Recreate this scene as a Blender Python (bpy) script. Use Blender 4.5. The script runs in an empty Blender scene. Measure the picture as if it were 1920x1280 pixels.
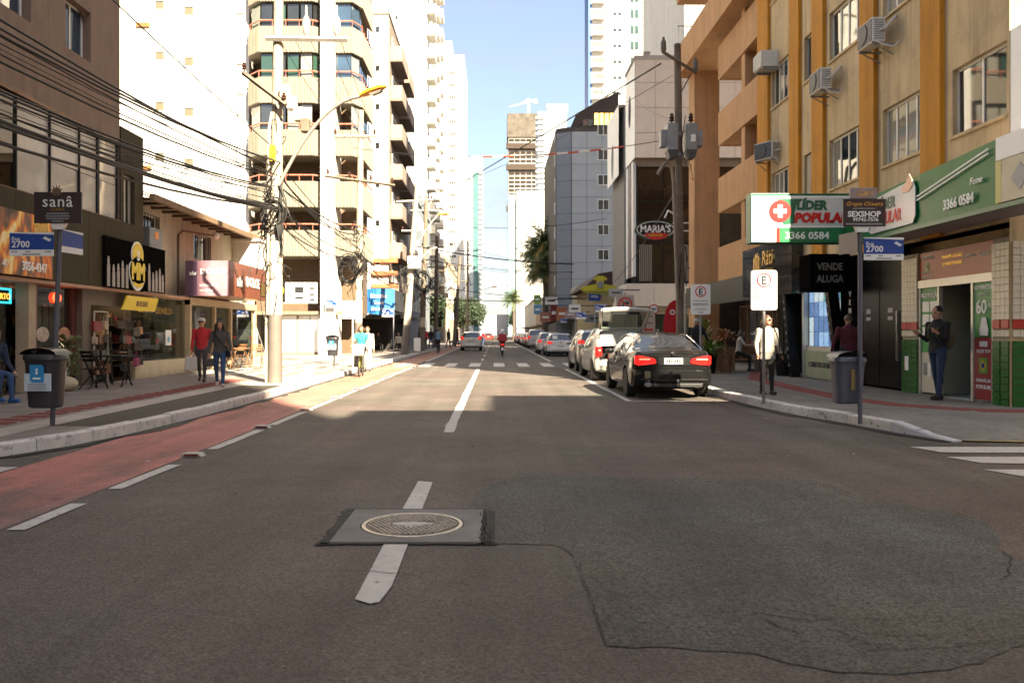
import bpy, bmesh, math, random
from mathutils import Vector, Matrix

R = math.radians
PI = math.pi
S = bpy.context.scene
COL = S.collection
random.seed(7)
RND = random.Random(11)

# ---------------------------------------------------------------- camera, world, sun, exposure
F, CX, CY, EYE = 1500.0, 928.0, 625.0, 1.4      # focal length in photo pixels, vanishing point, eye height
cam_d = bpy.data.cameras.new('camera')
cam_d.sensor_width = 36.0
cam_d.lens = 36.0 * F / 1920.0
cam_d.shift_x = (960.0 - CX) / 1920.0
cam_d.shift_y = -(640.0 - CY) / 1920.0
cam_d.clip_start, cam_d.clip_end = 0.1, 4000.0
cam_d.dof.use_dof = True
cam_d.dof.focus_distance = 9.0
cam_d.dof.aperture_fstop = 3.2
cam = bpy.data.objects.new('camera', cam_d)
COL.objects.link(cam)
cam.location = (0, 0, EYE)
cam.rotation_euler = (R(90), 0, 0)
S.camera = cam

SUN_EL = R(38.0)
SUN_DX, SUN_DY = -0.479, 0.878                   # the way the light travels over the ground
world = bpy.data.worlds.new('World')
S.world = world
world.use_nodes = True
wn, wl = world.node_tree.nodes, world.node_tree.links
wn.clear()
w_out = wn.new('ShaderNodeOutputWorld')
w_bg = wn.new('ShaderNodeBackground')
sky = wn.new('ShaderNodeTexSky')
sky.sky_type = 'NISHITA'
sky.sun_disc = False
sky.sun_elevation = SUN_EL
sky.sun_rotation = math.atan2(-SUN_DX, -SUN_DY)
sky.altitude = 5
sky.air_density = 1.0
sky.dust_density = 1.6
sky.ozone_density = 1.0
# thin high cloud drawn over the sky: soft streaks, whiter towards the horizon haze
w_tc = wn.new('ShaderNodeTexCoord')
w_map = wn.new('ShaderNodeMapping')
w_map.inputs['Scale'].default_value = (1.4, 1.4, 5.0)
w_map.inputs['Rotation'].default_value = (0.0, 0.35, 0.2)
w_no = wn.new('ShaderNodeTexNoise')
w_no.inputs['Scale'].default_value = 2.2
w_no.inputs['Detail'].default_value = 8
w_no.inputs['Roughness'].default_value = 0.6
w_rmp = wn.new('ShaderNodeValToRGB')
w_rmp.color_ramp.elements[0].position = 0.46
w_rmp.color_ramp.elements[0].color = (0.32, 0.32, 0.32, 1)
w_rmp.color_ramp.elements[1].position = 0.74
w_rmp.color_ramp.elements[1].color = (0.85, 0.85, 0.85, 1)
w_mix = wn.new('ShaderNodeMixRGB')
w_mix.inputs['Color2'].default_value = (2.35, 2.3, 2.25, 1)
w_bg.inputs['Strength'].default_value = 0.051
wl.new(w_tc.outputs['Generated'], w_map.inputs['Vector'])
wl.new(w_map.outputs['Vector'], w_no.inputs['Vector'])
wl.new(w_no.outputs['Fac'], w_rmp.inputs['Fac'])
wl.new(w_rmp.outputs['Color'], w_mix.inputs['Fac'])
wl.new(sky.outputs['Color'], w_mix.inputs['Color1'])
wl.new(w_mix.outputs['Color'], w_bg.inputs['Color'])
wl.new(w_bg.outputs['Background'], w_out.inputs['Surface'])

sun_d = bpy.data.lights.new('sun', 'SUN')
sun_d.energy = 5.0
sun_d.angle = R(0.5)
sun_d.color = (1.0, 0.86, 0.63)
sun = bpy.data.objects.new('sun', sun_d)
COL.objects.link(sun)
_d = Vector((SUN_DX * math.cos(SUN_EL), SUN_DY * math.cos(SUN_EL), -math.sin(SUN_EL)))
sun.rotation_euler = _d.to_track_quat('-Z', 'Y').to_euler()
sun.location = (20, -30, 60)

S.view_settings.view_transform = 'Standard'
S.view_settings.look = 'None'
S.view_settings.exposure = 2.6
S.view_settings.gamma = 1.0
S.view_settings.use_curve_mapping = False
S.cycles.max_bounces = 7
S.cycles.diffuse_bounces = 4
S.cycles.glossy_bounces = 3
S.cycles.transparent_max_bounces = 10
S.cycles.caustics_reflective = False
S.cycles.caustics_refractive = False
S.cycles.use_denoising = True

# ---------------------------------------------------------------- materials
MATS = {}


def mat(name, c, rough=0.6, metal=0.0, var=0.12, scale=3.0, bump=0.0, bscale=80.0, spec=0.5, coat=0.0, emit=0.0, streak=False, grime=0.0):
    if name in MATS:
        return MATS[name]
    m = bpy.data.materials.new(name)
    m.use_nodes = True
    n, l = m.node_tree.nodes, m.node_tree.links
    b = n['Principled BSDF']
    b.inputs['Roughness'].default_value = rough
    b.inputs['Metallic'].default_value = metal
    b.inputs['Specular IOR Level'].default_value = spec
    b.inputs['Coat Weight'].default_value = coat
    tc = n.new('ShaderNodeTexCoord')
    src = tc.outputs['Object']
    if streak:
        mp = n.new('ShaderNodeMapping')
        mp.inputs['Scale'].default_value = (1.0, 1.0, 0.12)
        l.new(src, mp.inputs['Vector'])
        src = mp.outputs['Vector']
    no = n.new('ShaderNodeTexNoise')
    no.inputs['Scale'].default_value = scale
    no.inputs['Detail'].default_value = 6
    no.inputs['Roughness'].default_value = 0.65
    l.new(src, no.inputs['Vector'])
    mr = n.new('ShaderNodeMapRange')
    mr.inputs['From Min'].default_value = 0.3
    mr.inputs['From Max'].default_value = 0.7
    mr.inputs['To Min'].default_value = 1 - var
    mr.inputs['To Max'].default_value = 1 + var * 0.6
    l.new(no.outputs['Fac'], mr.inputs['Value'])
    vm = n.new('ShaderNodeVectorMath')
    vm.operation = 'SCALE'
    vm.inputs[0].default_value = c[:3]
    fac = mr.outputs['Result']
    if grime:                                      # rain streaks and soot that run down the wall, plus blotches
        for sc, sz, a in (((5.0, 5.0, 0.22), 1.0, grime), ((0.9, 0.9, 0.7), 2.0, grime * 0.7)):
            mp = n.new('ShaderNodeMapping')
            mp.inputs['Scale'].default_value = sc
            l.new(tc.outputs['Object'], mp.inputs['Vector'])
            n3 = n.new('ShaderNodeTexNoise')
            n3.inputs['Scale'].default_value = sz
            n3.inputs['Detail'].default_value = 9
            n3.inputs['Roughness'].default_value = 0.72
            l.new(mp.outputs['Vector'], n3.inputs['Vector'])
            r3 = n.new('ShaderNodeMapRange')
            r3.inputs['From Min'].default_value = 0.48
            r3.inputs['From Max'].default_value = 0.74
            r3.inputs['To Min'].default_value = 1.0
            r3.inputs['To Max'].default_value = 1.0 - a
            l.new(n3.outputs['Fac'], r3.inputs['Value'])
            mm = n.new('ShaderNodeMath')
            mm.operation = 'MULTIPLY'
            l.new(fac, mm.inputs[0])
            l.new(r3.outputs['Result'], mm.inputs[1])
            fac = mm.outputs['Value']
    l.new(fac, vm.inputs['Scale'])
    l.new(vm.outputs['Vector'], b.inputs['Base Color'])
    if emit:
        l.new(vm.outputs['Vector'], b.inputs['Emission Color'])
        b.inputs['Emission Strength'].default_value = emit
    if bump:
        n2 = n.new('ShaderNodeTexNoise')
        n2.inputs['Scale'].default_value = bscale
        n2.inputs['Detail'].default_value = 3
        l.new(tc.outputs['Object'], n2.inputs['Vector'])
        bp = n.new('ShaderNodeBump')
        bp.inputs['Strength'].default_value = bump
        bp.inputs['Distance'].default_value = 0.01
        l.new(n2.outputs['Fac'], bp.inputs['Height'])
        l.new(bp.outputs['Normal'], b.inputs['Normal'])
    MATS[name] = m
    return m


def thin_glass(name, tint=(0.86, 0.9, 0.88), ior=1.5, boost=0.04):
    if name in MATS:
        return MATS[name]
    m = bpy.data.materials.new(name)
    m.use_nodes = True
    n, l = m.node_tree.nodes, m.node_tree.links
    n.clear()
    out = n.new('ShaderNodeOutputMaterial')
    mx = n.new('ShaderNodeMixShader')
    tr = n.new('ShaderNodeBsdfTransparent')
    tr.inputs['Color'].default_value = (*tint, 1)
    gl = n.new('ShaderNodeBsdfGlossy')
    gl.inputs['Roughness'].default_value = 0.015
    fr = n.new('ShaderNodeFresnel')
    fr.inputs['IOR'].default_value = ior
    ad = n.new('ShaderNodeMath')
    ad.operation = 'ADD'
    ad.use_clamp = True
    ad.inputs[1].default_value = boost
    l.new(fr.outputs['Fac'], ad.inputs[0])
    ge = n.new('ShaderNodeNewGeometry')            # the sheet reflects at its outer face only
    sb = n.new('ShaderNodeMath')
    sb.operation = 'SUBTRACT'
    sb.use_clamp = True
    l.new(ad.outputs['Value'], sb.inputs[0])
    l.new(ge.outputs['Backfacing'], sb.inputs[1])
    l.new(sb.outputs['Value'], mx.inputs['Fac'])
    l.new(tr.outputs['BSDF'], mx.inputs[1])
    l.new(gl.outputs['BSDF'], mx.inputs[2])
    l.new(mx.outputs['Shader'], out.inputs['Surface'])
    MATS[name] = m
    return m


def mirror_glass(name, c=(0.02, 0.025, 0.025), ior=2.0, wav=0.0):
    """Opaque-looking window: dark room behind, strong reflection, slightly uneven sheet."""
    if name in MATS:
        return MATS[name]
    m = mat(name, c, rough=0.03, var=0.3, scale=0.6)
    b = m.node_tree.nodes['Principled BSDF']
    b.inputs['IOR'].default_value = ior
    b.inputs['Specular IOR Level'].default_value = 0.5
    if wav:
        n, l = m.node_tree.nodes, m.node_tree.links
        n2 = n.new('ShaderNodeTexNoise')
        n2.inputs['Scale'].default_value = 0.9
        n2.inputs['Detail'].default_value = 1
        tc = n.new('ShaderNodeTexCoord')
        l.new(tc.outputs['Object'], n2.inputs['Vector'])
        bp = n.new('ShaderNodeBump')
        bp.inputs['Strength'].default_value = wav
        bp.inputs['Distance'].default_value = 0.1
        l.new(n2.outputs['Fac'], bp.inputs['Height'])
        l.new(bp.outputs['Normal'], b.inputs['Normal'])
    return m


def asphalt(name, c, grain=0.5, stain=0.25, tint=(1.0, 0.93, 0.88), wear=0.0, red=None):
    m = bpy.data.materials.new(name)
    m.use_nodes = True
    n, l = m.node_tree.nodes, m.node_tree.links
    b = n['Principled BSDF']
    b.inputs['Roughness'].default_value = 0.8
    b.inputs['Specular IOR Level'].default_value = 0.35
    tc = n.new('ShaderNodeTexCoord')

    def noise(scale, detail=4, sc=(1, 1, 1), rough=0.6):
        mp = n.new('ShaderNodeMapping')
        mp.inputs['Scale'].default_value = sc
        l.new(tc.outputs['Object'], mp.inputs['Vector'])
        x = n.new('ShaderNodeTexNoise')
        x.inputs['Scale'].default_value = scale
        x.inputs['Detail'].default_value = detail
        x.inputs['Roughness'].default_value = rough
        l.new(mp.outputs['Vector'], x.inputs['Vector'])
        return x.outputs['Fac']

    def rng(v, a, bb, t0, t1):
        r = n.new('ShaderNodeMapRange')
        r.inputs['From Min'].default_value = a
        r.inputs['From Max'].default_value = bb
        r.inputs['To Min'].default_value = t0
        r.inputs['To Max'].default_value = t1
        l.new(v, r.inputs['Value'])
        return r.outputs['Result']

    def mul(a, bb):
        r = n.new('ShaderNodeMath')
        r.operation = 'MULTIPLY'
        l.new(a, r.inputs[0])
        l.new(bb, r.inputs[1])
        return r.outputs['Value']
    vo = n.new('ShaderNodeTexVoronoi')
    vo.inputs['Scale'].default_value = 85
    l.new(tc.outputs['Object'], vo.inputs['Vector'])
    sep = n.new('ShaderNodeSeparateColor')
    l.new(vo.outputs['Color'], sep.inputs['Color'])
    g = rng(sep.outputs['Red'], 0.0, 1.0, 1 - grain, 1 + grain)
    s = rng(noise(0.55, 6), 0.3, 0.7, 1 - stain, 1 + stain)
    tr = rng(noise(1.1, 4, (1.6, 0.07, 1)), 0.35, 0.65, 0.80, 1.13)
    blot = rng(noise(4.5, 5, (1, 1, 1), 0.7), 0.3, 0.75, 1.06, 0.9)
    k = mul(mul(g, s), mul(tr, blot))
    v2 = n.new('ShaderNodeTexVoronoi')             # oil drips and chewing gum, each with its own size
    v2.inputs['Scale'].default_value = 1.15
    l.new(tc.outputs['Object'], v2.inputs['Vector'])
    s2 = n.new('ShaderNodeSeparateColor')
    l.new(v2.outputs['Color'], s2.inputs['Color'])
    dv = n.new('ShaderNodeMath')
    dv.operation = 'DIVIDE'
    l.new(v2.outputs['Distance'], dv.inputs[0])
    l.new(rng(s2.outputs['Green'], 0.35, 1.0, 0.001, 0.11), dv.inputs[1])
    k = mul(k, rng(dv.outputs['Value'], 0.5, 1.3, 0.72, 1.0))
    v3 = n.new('ShaderNodeTexVoronoi')             # pale stones that stand out of the binder
    v3.inputs['Scale'].default_value = 24
    l.new(tc.outputs['Object'], v3.inputs['Vector'])
    s3 = n.new('ShaderNodeSeparateColor')
    l.new(v3.outputs['Color'], s3.inputs['Color'])
    dv = n.new('ShaderNodeMath')
    dv.operation = 'DIVIDE'
    l.new(v3.outputs['Distance'], dv.inputs[0])
    l.new(rng(s3.outputs['Green'], 0.72, 1.0, 0.001, 0.2), dv.inputs[1])
    k = mul(k, rng(dv.outputs['Value'], 0.7, 1.2, 1.7, 1.0))
    mx = n.new('ShaderNodeMixRGB')
    mx.inputs['Color1'].default_value = (c * tint[0], c * tint[1], c * tint[2], 1)
    mx.inputs['Color2'].default_value = (c * 1.12, c * 1.0, c * 0.84, 1)
    l.new(rng(noise(0.3, 3), 0.4, 0.65, 0, 1), mx.inputs['Fac'])
    base = mx.outputs['Color']
    if red is not None:
        wmix = n.new('ShaderNodeMixRGB')
        wmix.inputs['Color1'].default_value = (*red, 1)
        l.new(base, wmix.inputs['Color2'])
        sp = n.new('ShaderNodeSeparateXYZ')
        l.new(tc.outputs['Object'], sp.inputs['Vector'])
        near = rng(sp.outputs['Y'], 5.6, 9.0, 0.30, 0.0)     # the paint is scrubbed off where turning cars cross it
        ad = n.new('ShaderNodeMath')
        ad.operation = 'ADD'
        l.new(noise(1.4, 7, (1.0, 0.5, 1), 0.7), ad.inputs[0])
        l.new(near, ad.inputs[1])
        l.new(rng(ad.outputs['Value'], 0.50, 0.78, 0.12, 0.85), wmix.inputs['Fac'])
        old = n.new('ShaderNodeMixRGB')                       # further on: faded paint, plus sunlit pallor put into the colour
        old.inputs['Color2'].default_value = (0.27, 0.16, 0.11, 1)
        l.new(wmix.outputs['Color'], old.inputs['Color1'])
        l.new(rng(sp.outputs['Y'], 12.0, 20.0, 0.0, 0.75), old.inputs['Fac'])
        base = old.outputs['Color']
    vm = n.new('ShaderNodeVectorMath')
    vm.operation = 'SCALE'
    l.new(base, vm.inputs[0])
    l.new(k, vm.inputs['Scale'])
    l.new(vm.outputs['Vector'], b.inputs['Base Color'])
    bp = n.new('ShaderNodeBump')
    bp.inputs['Strength'].default_value = 0.55
    bp.inputs['Distance'].default_value = 0.006
    l.new(vo.outputs['Distance'], bp.inputs['Height'])
    l.new(bp.outputs['Normal'], b.inputs['Normal'])
    MATS[name] = m
    return m


def paint(name, c, under=(0.07, 0.06, 0.055), lo=0.6, hi=0.78, scale=9.0):
    """Worn road or kerb paint: chips show the ground below."""
    m = mat(name, c, rough=0.7, var=0.16, scale=5, bump=0.3, bscale=120)
    n, l = m.node_tree.nodes, m.node_tree.links
    b = n['Principled BSDF']
    cur = b.inputs['Base Color'].links[0].from_socket
    tc = n.new('ShaderNodeTexCoord')
    x = n.new('ShaderNodeTexNoise')
    x.inputs['Scale'].default_value = scale
    x.inputs['Detail'].default_value = 9
    x.inputs['Roughness'].default_value = 0.75
    l.new(tc.outputs['Object'], x.inputs['Vector'])
    r = n.new('ShaderNodeMapRange')
    r.inputs['From Min'].default_value = lo
    r.inputs['From Max'].default_value = hi
    l.new(x.outputs['Fac'], r.inputs['Value'])
    mx = n.new('ShaderNodeMixRGB')
    mx.inputs['Color2'].default_value = (*under, 1)
    l.new(r.outputs['Result'], mx.inputs['Fac'])
    l.new(cur, mx.inputs['Color1'])
    l.new(mx.outputs['Color'], b.inputs['Base Color'])
    return m


# ---------------------------------------------------------------- mesh helpers
def at(x, y, Y):
    """The point at distance Y that the photo shows at pixel (x, y)."""
    return Vector(((x - CX) * Y / F, Y, EYE - (y - CY) * Y / F))


def gnd(x, y, h=0.0):
    Y = (EYE - h) * F / (y - CY)
    return ((x - CX) * Y / F, Y)


class MB:
    def __init__(s):
        s.v, s.f, s.mi, s.cur = [], [], [], 0

    def poly(s, pts):
        k = len(s.v)
        s.v += [tuple(p) for p in pts]
        s.f.append(tuple(range(k, k + len(pts))))
        s.mi.append(s.cur)
        return s

    def add(s, vs, fs):
        k = len(s.v)
        s.v += [tuple(p) for p in vs]
        for f in fs:
            s.f.append(tuple(i + k for i in f))
            s.mi.append(s.cur)
        return s

    def box(s, x0, x1, y0, y1, z0, z1):
        x0, x1 = min(x0, x1), max(x0, x1)
        y0, y1 = min(y0, y1), max(y0, y1)
        z0, z1 = min(z0, z1), max(z0, z1)
        return s.add([(x0, y0, z0), (x1, y0, z0), (x1, y1, z0), (x0, y1, z0), (x0, y0, z1), (x1, y0, z1), (x1, y1, z1), (x0, y1, z1)],
                     [(0, 3, 2, 1), (4, 5, 6, 7), (0, 1, 5, 4), (1, 2, 6, 5), (2, 3, 7, 6), (3, 0, 4, 7)])

    def prism(s, pts, a0, a1, axis='y'):
        """Extrude a 2D outline: axis y takes (x, z), z takes (x, y), x takes (y, z)."""
        n = len(pts)
        ar = sum(pts[i][0] * pts[(i + 1) % n][1] - pts[(i + 1) % n][0] * pts[i][1] for i in range(n))
        if ar < 0:
            pts = pts[::-1]

        def P(p, a):
            return (p[0], a, p[1]) if axis == 'y' else (p[0], p[1], a) if axis == 'z' else (a, p[0], p[1])
        vs = [P(p, a0) for p in pts] + [P(p, a1) for p in pts]
        fs = []
        flip = axis == 'y'
        A, B = tuple(range(n)), tuple(range(n, 2 * n))
        fs.append(A if flip else A[::-1])
        fs.append(B[::-1] if flip else B)
        for i in range(n):
            j = (i + 1) % n
            q = (i, j, n + j, n + i)
            fs.append(q[::-1] if flip else q)
        return s.add(vs, fs)

    def tube(s, pts, r, n=6, caps=True, closed=False):
        pts = [Vector(p) for p in pts]
        k = len(pts)
        rs = r if isinstance(r, (list, tuple)) else [r] * k
        vs, fs = [], []
        up = None
        for i in range(k):
            if closed:
                d = pts[(i + 1) % k] - pts[i - 1]
            else:
                d = pts[min(i + 1, k - 1)] - pts[max(i - 1, 0)]
            if d.length < 1e-9:
                d = Vector((0, 0, 1))
            d.normalize()
            if up is None:
                up = Vector((0, 0, 1)) if abs(d.z) < 0.9 else Vector((1, 0, 0))
            a = d.cross(up)
            if a.length < 1e-6:
                a = d.orthogonal()
            a.normalize()
            b = a.cross(d)
            up = b
            for j in range(n):
                t = 2 * PI * j / n
                vs.append(pts[i] + (a * math.cos(t) + b * math.sin(t)) * rs[i])
        m = k if closed else k - 1
        for i in range(m):
            for j in range(n):
                p, q = i * n, ((i + 1) % k) * n
                fs.append((p + j, p + (j + 1) % n, q + (j + 1) % n, q + j))
        if caps and not closed:
            fs.append(tuple(range(n))[::-1])
            fs.append(tuple(range((k - 1) * n, k * n)))
        return s.add(vs, fs)

    def cyl(s, p, q, r, r2=None, n=12):
        return s.tube([p, q], [r, r if r2 is None else r2], n)

    def lathe(s, prof, n=20, c=(0, 0, 0), axis='z', sx=1.0, sy=1.0, ring=False):
        vs, fs = [], []
        k = len(prof)
        for (r, h) in prof:
            for j in range(n):
                t = 2 * PI * j / n
                x, y = r * math.cos(t) * sx, r * math.sin(t) * sy
                p = (x, y, h) if axis == 'z' else (h, x, y) if axis == 'x' else (y, h, x)
                vs.append((p[0] + c[0], p[1] + c[1], p[2] + c[2]))
        for i in range(k - 1):
            for j in range(n):
                fs.append((i * n + j, i * n + (j + 1) % n, (i + 1) * n + (j + 1) % n, (i + 1) * n + j))
        if prof[0][0] > 1e-6 and not ring:
            fs.append(tuple(range(n))[::-1])
        if prof[-1][0] > 1e-6 and not ring:
            fs.append(tuple(range((k - 1) * n, k * n)))
        return s.add(vs, fs)

    def sph(s, c, rx, ry=None, rz=None, nu=14, nv=9):
        ry = rx if ry is None else ry
        rz = rx if rz is None else rz
        pr = [(math.sin(PI * i / nv), -math.cos(PI * i / nv)) for i in range(nv + 1)]
        vs, fs = [], []
        for (r, h) in pr:
            for j in range(nu):
                t = 2 * PI * j / nu
                vs.append((c[0] + rx * r * math.cos(t), c[1] + ry * r * math.sin(t), c[2] + rz * h))
        for i in range(nv):
            for j in range(nu):
                fs.append((i * nu + j, i * nu + (j + 1) % nu, (i + 1) * nu + (j + 1) % nu, (i + 1) * nu + j))
        return s.add(vs, fs)

    def facade(s, x0, x1, z0, z1, ops, d=0.15, y=0.0):
        """A wall skin in the local plane y with real openings (a, b, c, e) and their reveals."""
        xs = sorted({x0, x1, *[v for o in ops for v in (o[0], o[1]) if x0 <= v <= x1]})
        zs = sorted({z0, z1, *[v for o in ops for v in (o[2], o[3]) if z0 <= v <= z1]})
        for i in range(len(xs) - 1):
            for j in range(len(zs) - 1):
                cx, cz = (xs[i] + xs[i + 1]) / 2, (zs[j] + zs[j + 1]) / 2
                if any(o[0] < cx < o[1] and o[2] < cz < o[3] for o in ops):
                    continue
                s.poly([(xs[i], y, zs[j]), (xs[i + 1], y, zs[j]), (xs[i + 1], y, zs[j + 1]), (xs[i], y, zs[j + 1])])
        for (a, b, c, e) in ops:
            s.poly([(a, y, c), (a, y + d, c), (b, y + d, c), (b, y, c)])
            s.poly([(a, y, e), (b, y, e), (b, y + d, e), (a, y + d, e)])
            s.poly([(a, y, c), (a, y, e), (a, y + d, e), (a, y + d, c)])
            s.poly([(b, y, c), (b, y + d, c), (b, y + d, e), (b, y, e)])
        return s

    def mesh(s, name, mats, smooth=False, bevel=0.0, seg=2):
        me = bpy.data.meshes.new(name)
        me.from_pydata(s.v, [], s.f)
        mats = mats if isinstance(mats, (list, tuple)) else [mats]
        for m in mats:
            me.materials.append(m)
        if any(s.mi):
            me.polygons.foreach_set('material_index', s.mi)
        if bevel or smooth:
            bm = bmesh.new()
            bm.from_mesh(me)
            if bevel:
                bmesh.ops.remove_doubles(bm, verts=bm.verts, dist=1e-5)
                es = [e for e in bm.edges if len(e.link_faces) == 2 and e.calc_face_angle(0) > 0.5]
                bmesh.ops.bevel(bm, geom=es, offset=bevel, segments=seg, affect='EDGES', profile=0.6, clamp_overlap=True)
            if smooth:
                for f in bm.faces:
                    f.smooth = True
                lim = 0.9 if smooth is True else smooth
                for e in bm.edges:
                    if len(e.link_faces) == 2 and e.calc_face_angle(0) > lim:
                        e.smooth = False
            bm.to_mesh(me)
            bm.free()
        me.update()
        return me

    def build(s, name, mats, parent=None, smooth=False, bevel=0.0, loc=None, rz=0.0, kind=None, label=None, seg=2):
        return put(s.mesh(name, mats, smooth, bevel, seg), name, parent, loc, rz, kind, label)


def put(me, name, parent=None, loc=None, rz=0.0, kind=None, label=None, rot=None, scale=None):
    o = bpy.data.objects.new(name, me)
    COL.objects.link(o)
    if parent is not None:
        o.parent = parent
    if loc is not None:
        o.location = loc
    if rot is not None:
        o.rotation_euler = rot
    elif rz:
        o.rotation_euler = (0, 0, rz)
    if scale is not None:
        o.scale = scale
    if kind:
        o['kind'] = kind
    if label:
        o['label'] = label
    return o


def tag(o, label, cat, group=None):
    o['label'] = label
    o['category'] = cat
    if group:
        o['group'] = group
    return o


def thing(name, label, cat, loc=(0, 0, 0), rz=0.0, group=None):
    o = bpy.data.objects.new(name, None)
    COL.objects.link(o)
    o.location = loc
    o.rotation_euler = (0, 0, rz)
    return tag(o, label, cat, group)


def struct(name, mb, m, smooth=False):
    return mb.build(name, m, None, smooth=smooth, kind='structure')


KIDS = {}


def copy_tree(o, parent=None):
    c = o.copy()
    COL.objects.link(c)
    if parent is not None:
        c.parent = parent
    for ch in list(o.children):
        copy_tree(ch, c)
    return c


def text(parent, s, x, z, y, size, m, align='CENTER', ext=0.006, bold=0.0, shear=0.0, sx=1.0, rot=0.0, name='lettering', rz=None, space=1.0):
    """Raised lettering that reads in the local x-z plane, its face towards -y; z is the baseline."""
    cu = bpy.data.curves.new(name, 'FONT')
    cu.body = s
    cu.size = size
    cu.align_x = align
    cu.extrude = ext
    cu.offset = bold
    cu.shear = shear
    cu.resolution_u = 2
    cu.space_character = space
    tmp = bpy.data.objects.new('tmp_text', cu)
    me = bpy.data.meshes.new_from_object(tmp)
    bpy.data.objects.remove(tmp)
    bpy.data.curves.remove(cu)
    me.transform(Matrix.Translation((x, y, z)) @ Matrix.Rotation(rot, 4, 'Y') @ Matrix.Diagonal((sx, 1, 1, 1)) @ Matrix.Rotation(PI / 2, 4, 'X'))
    me.materials.clear()
    me.materials.append(m)
    me.name = name
    return put(me, name, parent)


# ---------------------------------------------------------------- shared materials
WHITE = mat('white_render', (0.70, 0.675, 0.62), 0.85, var=0.08, scale=0.5, streak=True, grime=.3)
WHITE2 = mat('white_painted_metal', (0.78, 0.78, 0.76), 0.4, var=0.05)
OFFW = mat('cream_render', (0.52, 0.46, 0.36), 0.85, var=0.14, scale=0.8, streak=True, grime=.4)
CONC = mat('concrete', (0.36, 0.34, 0.31), 0.9, var=0.25, scale=4, bump=0.4, bscale=50)
CONCL = mat('pale_concrete', (0.55, 0.51, 0.44), 0.9, var=0.2, scale=3, bump=0.3, bscale=60)
DGREY = mat('dark_grey_paint', (0.045, 0.045, 0.052), 0.5, var=0.15)
BLACK = mat('black_paint', (0.009, 0.009, 0.0095), 0.5, var=0.2, spec=.2)
RUBBER = mat('rubber', (0.018, 0.018, 0.018), 0.85, var=0.2)
STEEL = mat('steel', (0.42, 0.42, 0.42), 0.35, metal=0.9, var=0.1)
GALV = mat('galvanised_grey', (0.24, 0.25, 0.27), 0.5, metal=0.3, var=0.18)
CHROME = mat('chrome', (0.75, 0.75, 0.76), 0.12, metal=1.0, var=0.03)
ALU = mat('aluminium_frame', (0.6, 0.58, 0.53), 0.4, metal=0.5, var=0.06)
RED = mat('red_paint', (0.55, 0.03, 0.025), 0.4, var=0.08)
GREEN = mat('green_paint', (0.02, 0.17, 0.06), 0.35, var=0.12)
BLUE = mat('sign_blue', (0.012, 0.06, 0.30), 0.35, var=0.06)
YELLOW = mat('yellow_paint', (0.75, 0.55, 0.02), 0.4, var=0.08)
ORANGE = mat('orange_paint', (0.8, 0.28, 0.02), 0.35, var=0.06)
GOLD = mat('gold_metal', (0.75, 0.48, 0.14), 0.25, metal=0.9, var=0.1)
SIGNW = mat('sign_white', (0.8, 0.8, 0.78), 0.4, var=0.04)
TXTK = mat('print_black', (0.012, 0.012, 0.012), 0.5, var=0.05)
TXTW = mat('print_white', (0.82, 0.82, 0.8), 0.5, var=0.03)
WOODD = mat('dark_wood', (0.055, 0.03, 0.018), 0.55, var=0.4, scale=8)
WOODB = mat('brown_wood', (0.20, 0.10, 0.045), 0.55, var=0.35, scale=6)
GLASS_SHOP = thin_glass('shop_glass')
GLASS_SHOP2 = thin_glass('shop_glass_reflective', (0.6, 0.64, 0.62), 1.6, 0.12)
GLASS_DARK = mirror_glass('dark_window_glass', (0.018, 0.02, 0.02), 2.0)
GLASS_BLUE = mirror_glass('blue_window_glass', (0.03, 0.06, 0.10), 2.2, 0.15)
SIGNK = mat('sign_matt_black', (0.006, 0.006, 0.006), 0.9, var=0.1, spec=0.0)
GLASS_PALE = mirror_glass('curtained_glass', (0.26, 0.245, 0.20), 1.9, 0.05)
GLASS_GREEN = mirror_glass('green_window_glass', (0.025, 0.06, 0.042), 2.0, 0.1)
GLASS_BIG = mat('mirror_band_glass', (0.52, 0.52, 0.47), 0.02, metal=1.0, var=.08, scale=.5)
WIRE = mat('black_cable', (0.012, 0.011, 0.010), 0.6, var=0.1)
# ---------------------------------------------------------------- ground, road, markings
ASPH = asphalt('road_asphalt', 0.083, grain=0.40, stain=0.28, tint=(1.12, 0.87, 0.77))
ASPH2 = asphalt('patch_asphalt', 0.067, grain=0.62, stain=0.34, tint=(0.94, 0.98, 0.96))
ASPH3 = asphalt('strip_asphalt', 0.058, grain=0.3, stain=0.15, tint=(1.0, 0.84, 0.72))
BIKE = asphalt('bike_lane_red', 0.09, grain=0.2, stain=0.18, red=(0.45, 0.17, 0.145))
MARK = paint('road_marking_paint', (0.46, 0.44, 0.41), lo=0.56, hi=0.70, scale=14)
KERBP = paint('kerb_whitewash', (0.56, 0.54, 0.52), under=(0.12, 0.11, 0.10), lo=0.54, hi=0.66, scale=7)
PAVE = mat('pavement_concrete', (0.245, 0.21, 0.185), 0.85, var=0.22, scale=1.3, grime=.45, bump=0.25, bscale=40)
PAVER = mat('pavement_screed', (0.20, 0.185, 0.165), 0.75, var=0.34, scale=0.9, grime=.5, bump=0.25, bscale=30)
TACT = mat('red_tactile_tile', (0.22, 0.06, 0.05), 0.8, var=0.3, scale=2)
LIGHTSTRIP = mat('light_pavement_strip', (0.42, 0.38, 0.34), 0.85, var=0.2, scale=2)

g = MB()
g.poly([(-900, -200, 0), (900, -200, 0), (900, 1800, 0), (-900, 1800, 0)])
struct('road', g, ASPH)


def sheet(name, pts, z, m, kind='structure'):
    b = MB()
    b.poly([(x, y, z) for x, y in pts])
    return b.build(name, m, None, kind=kind)


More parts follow.
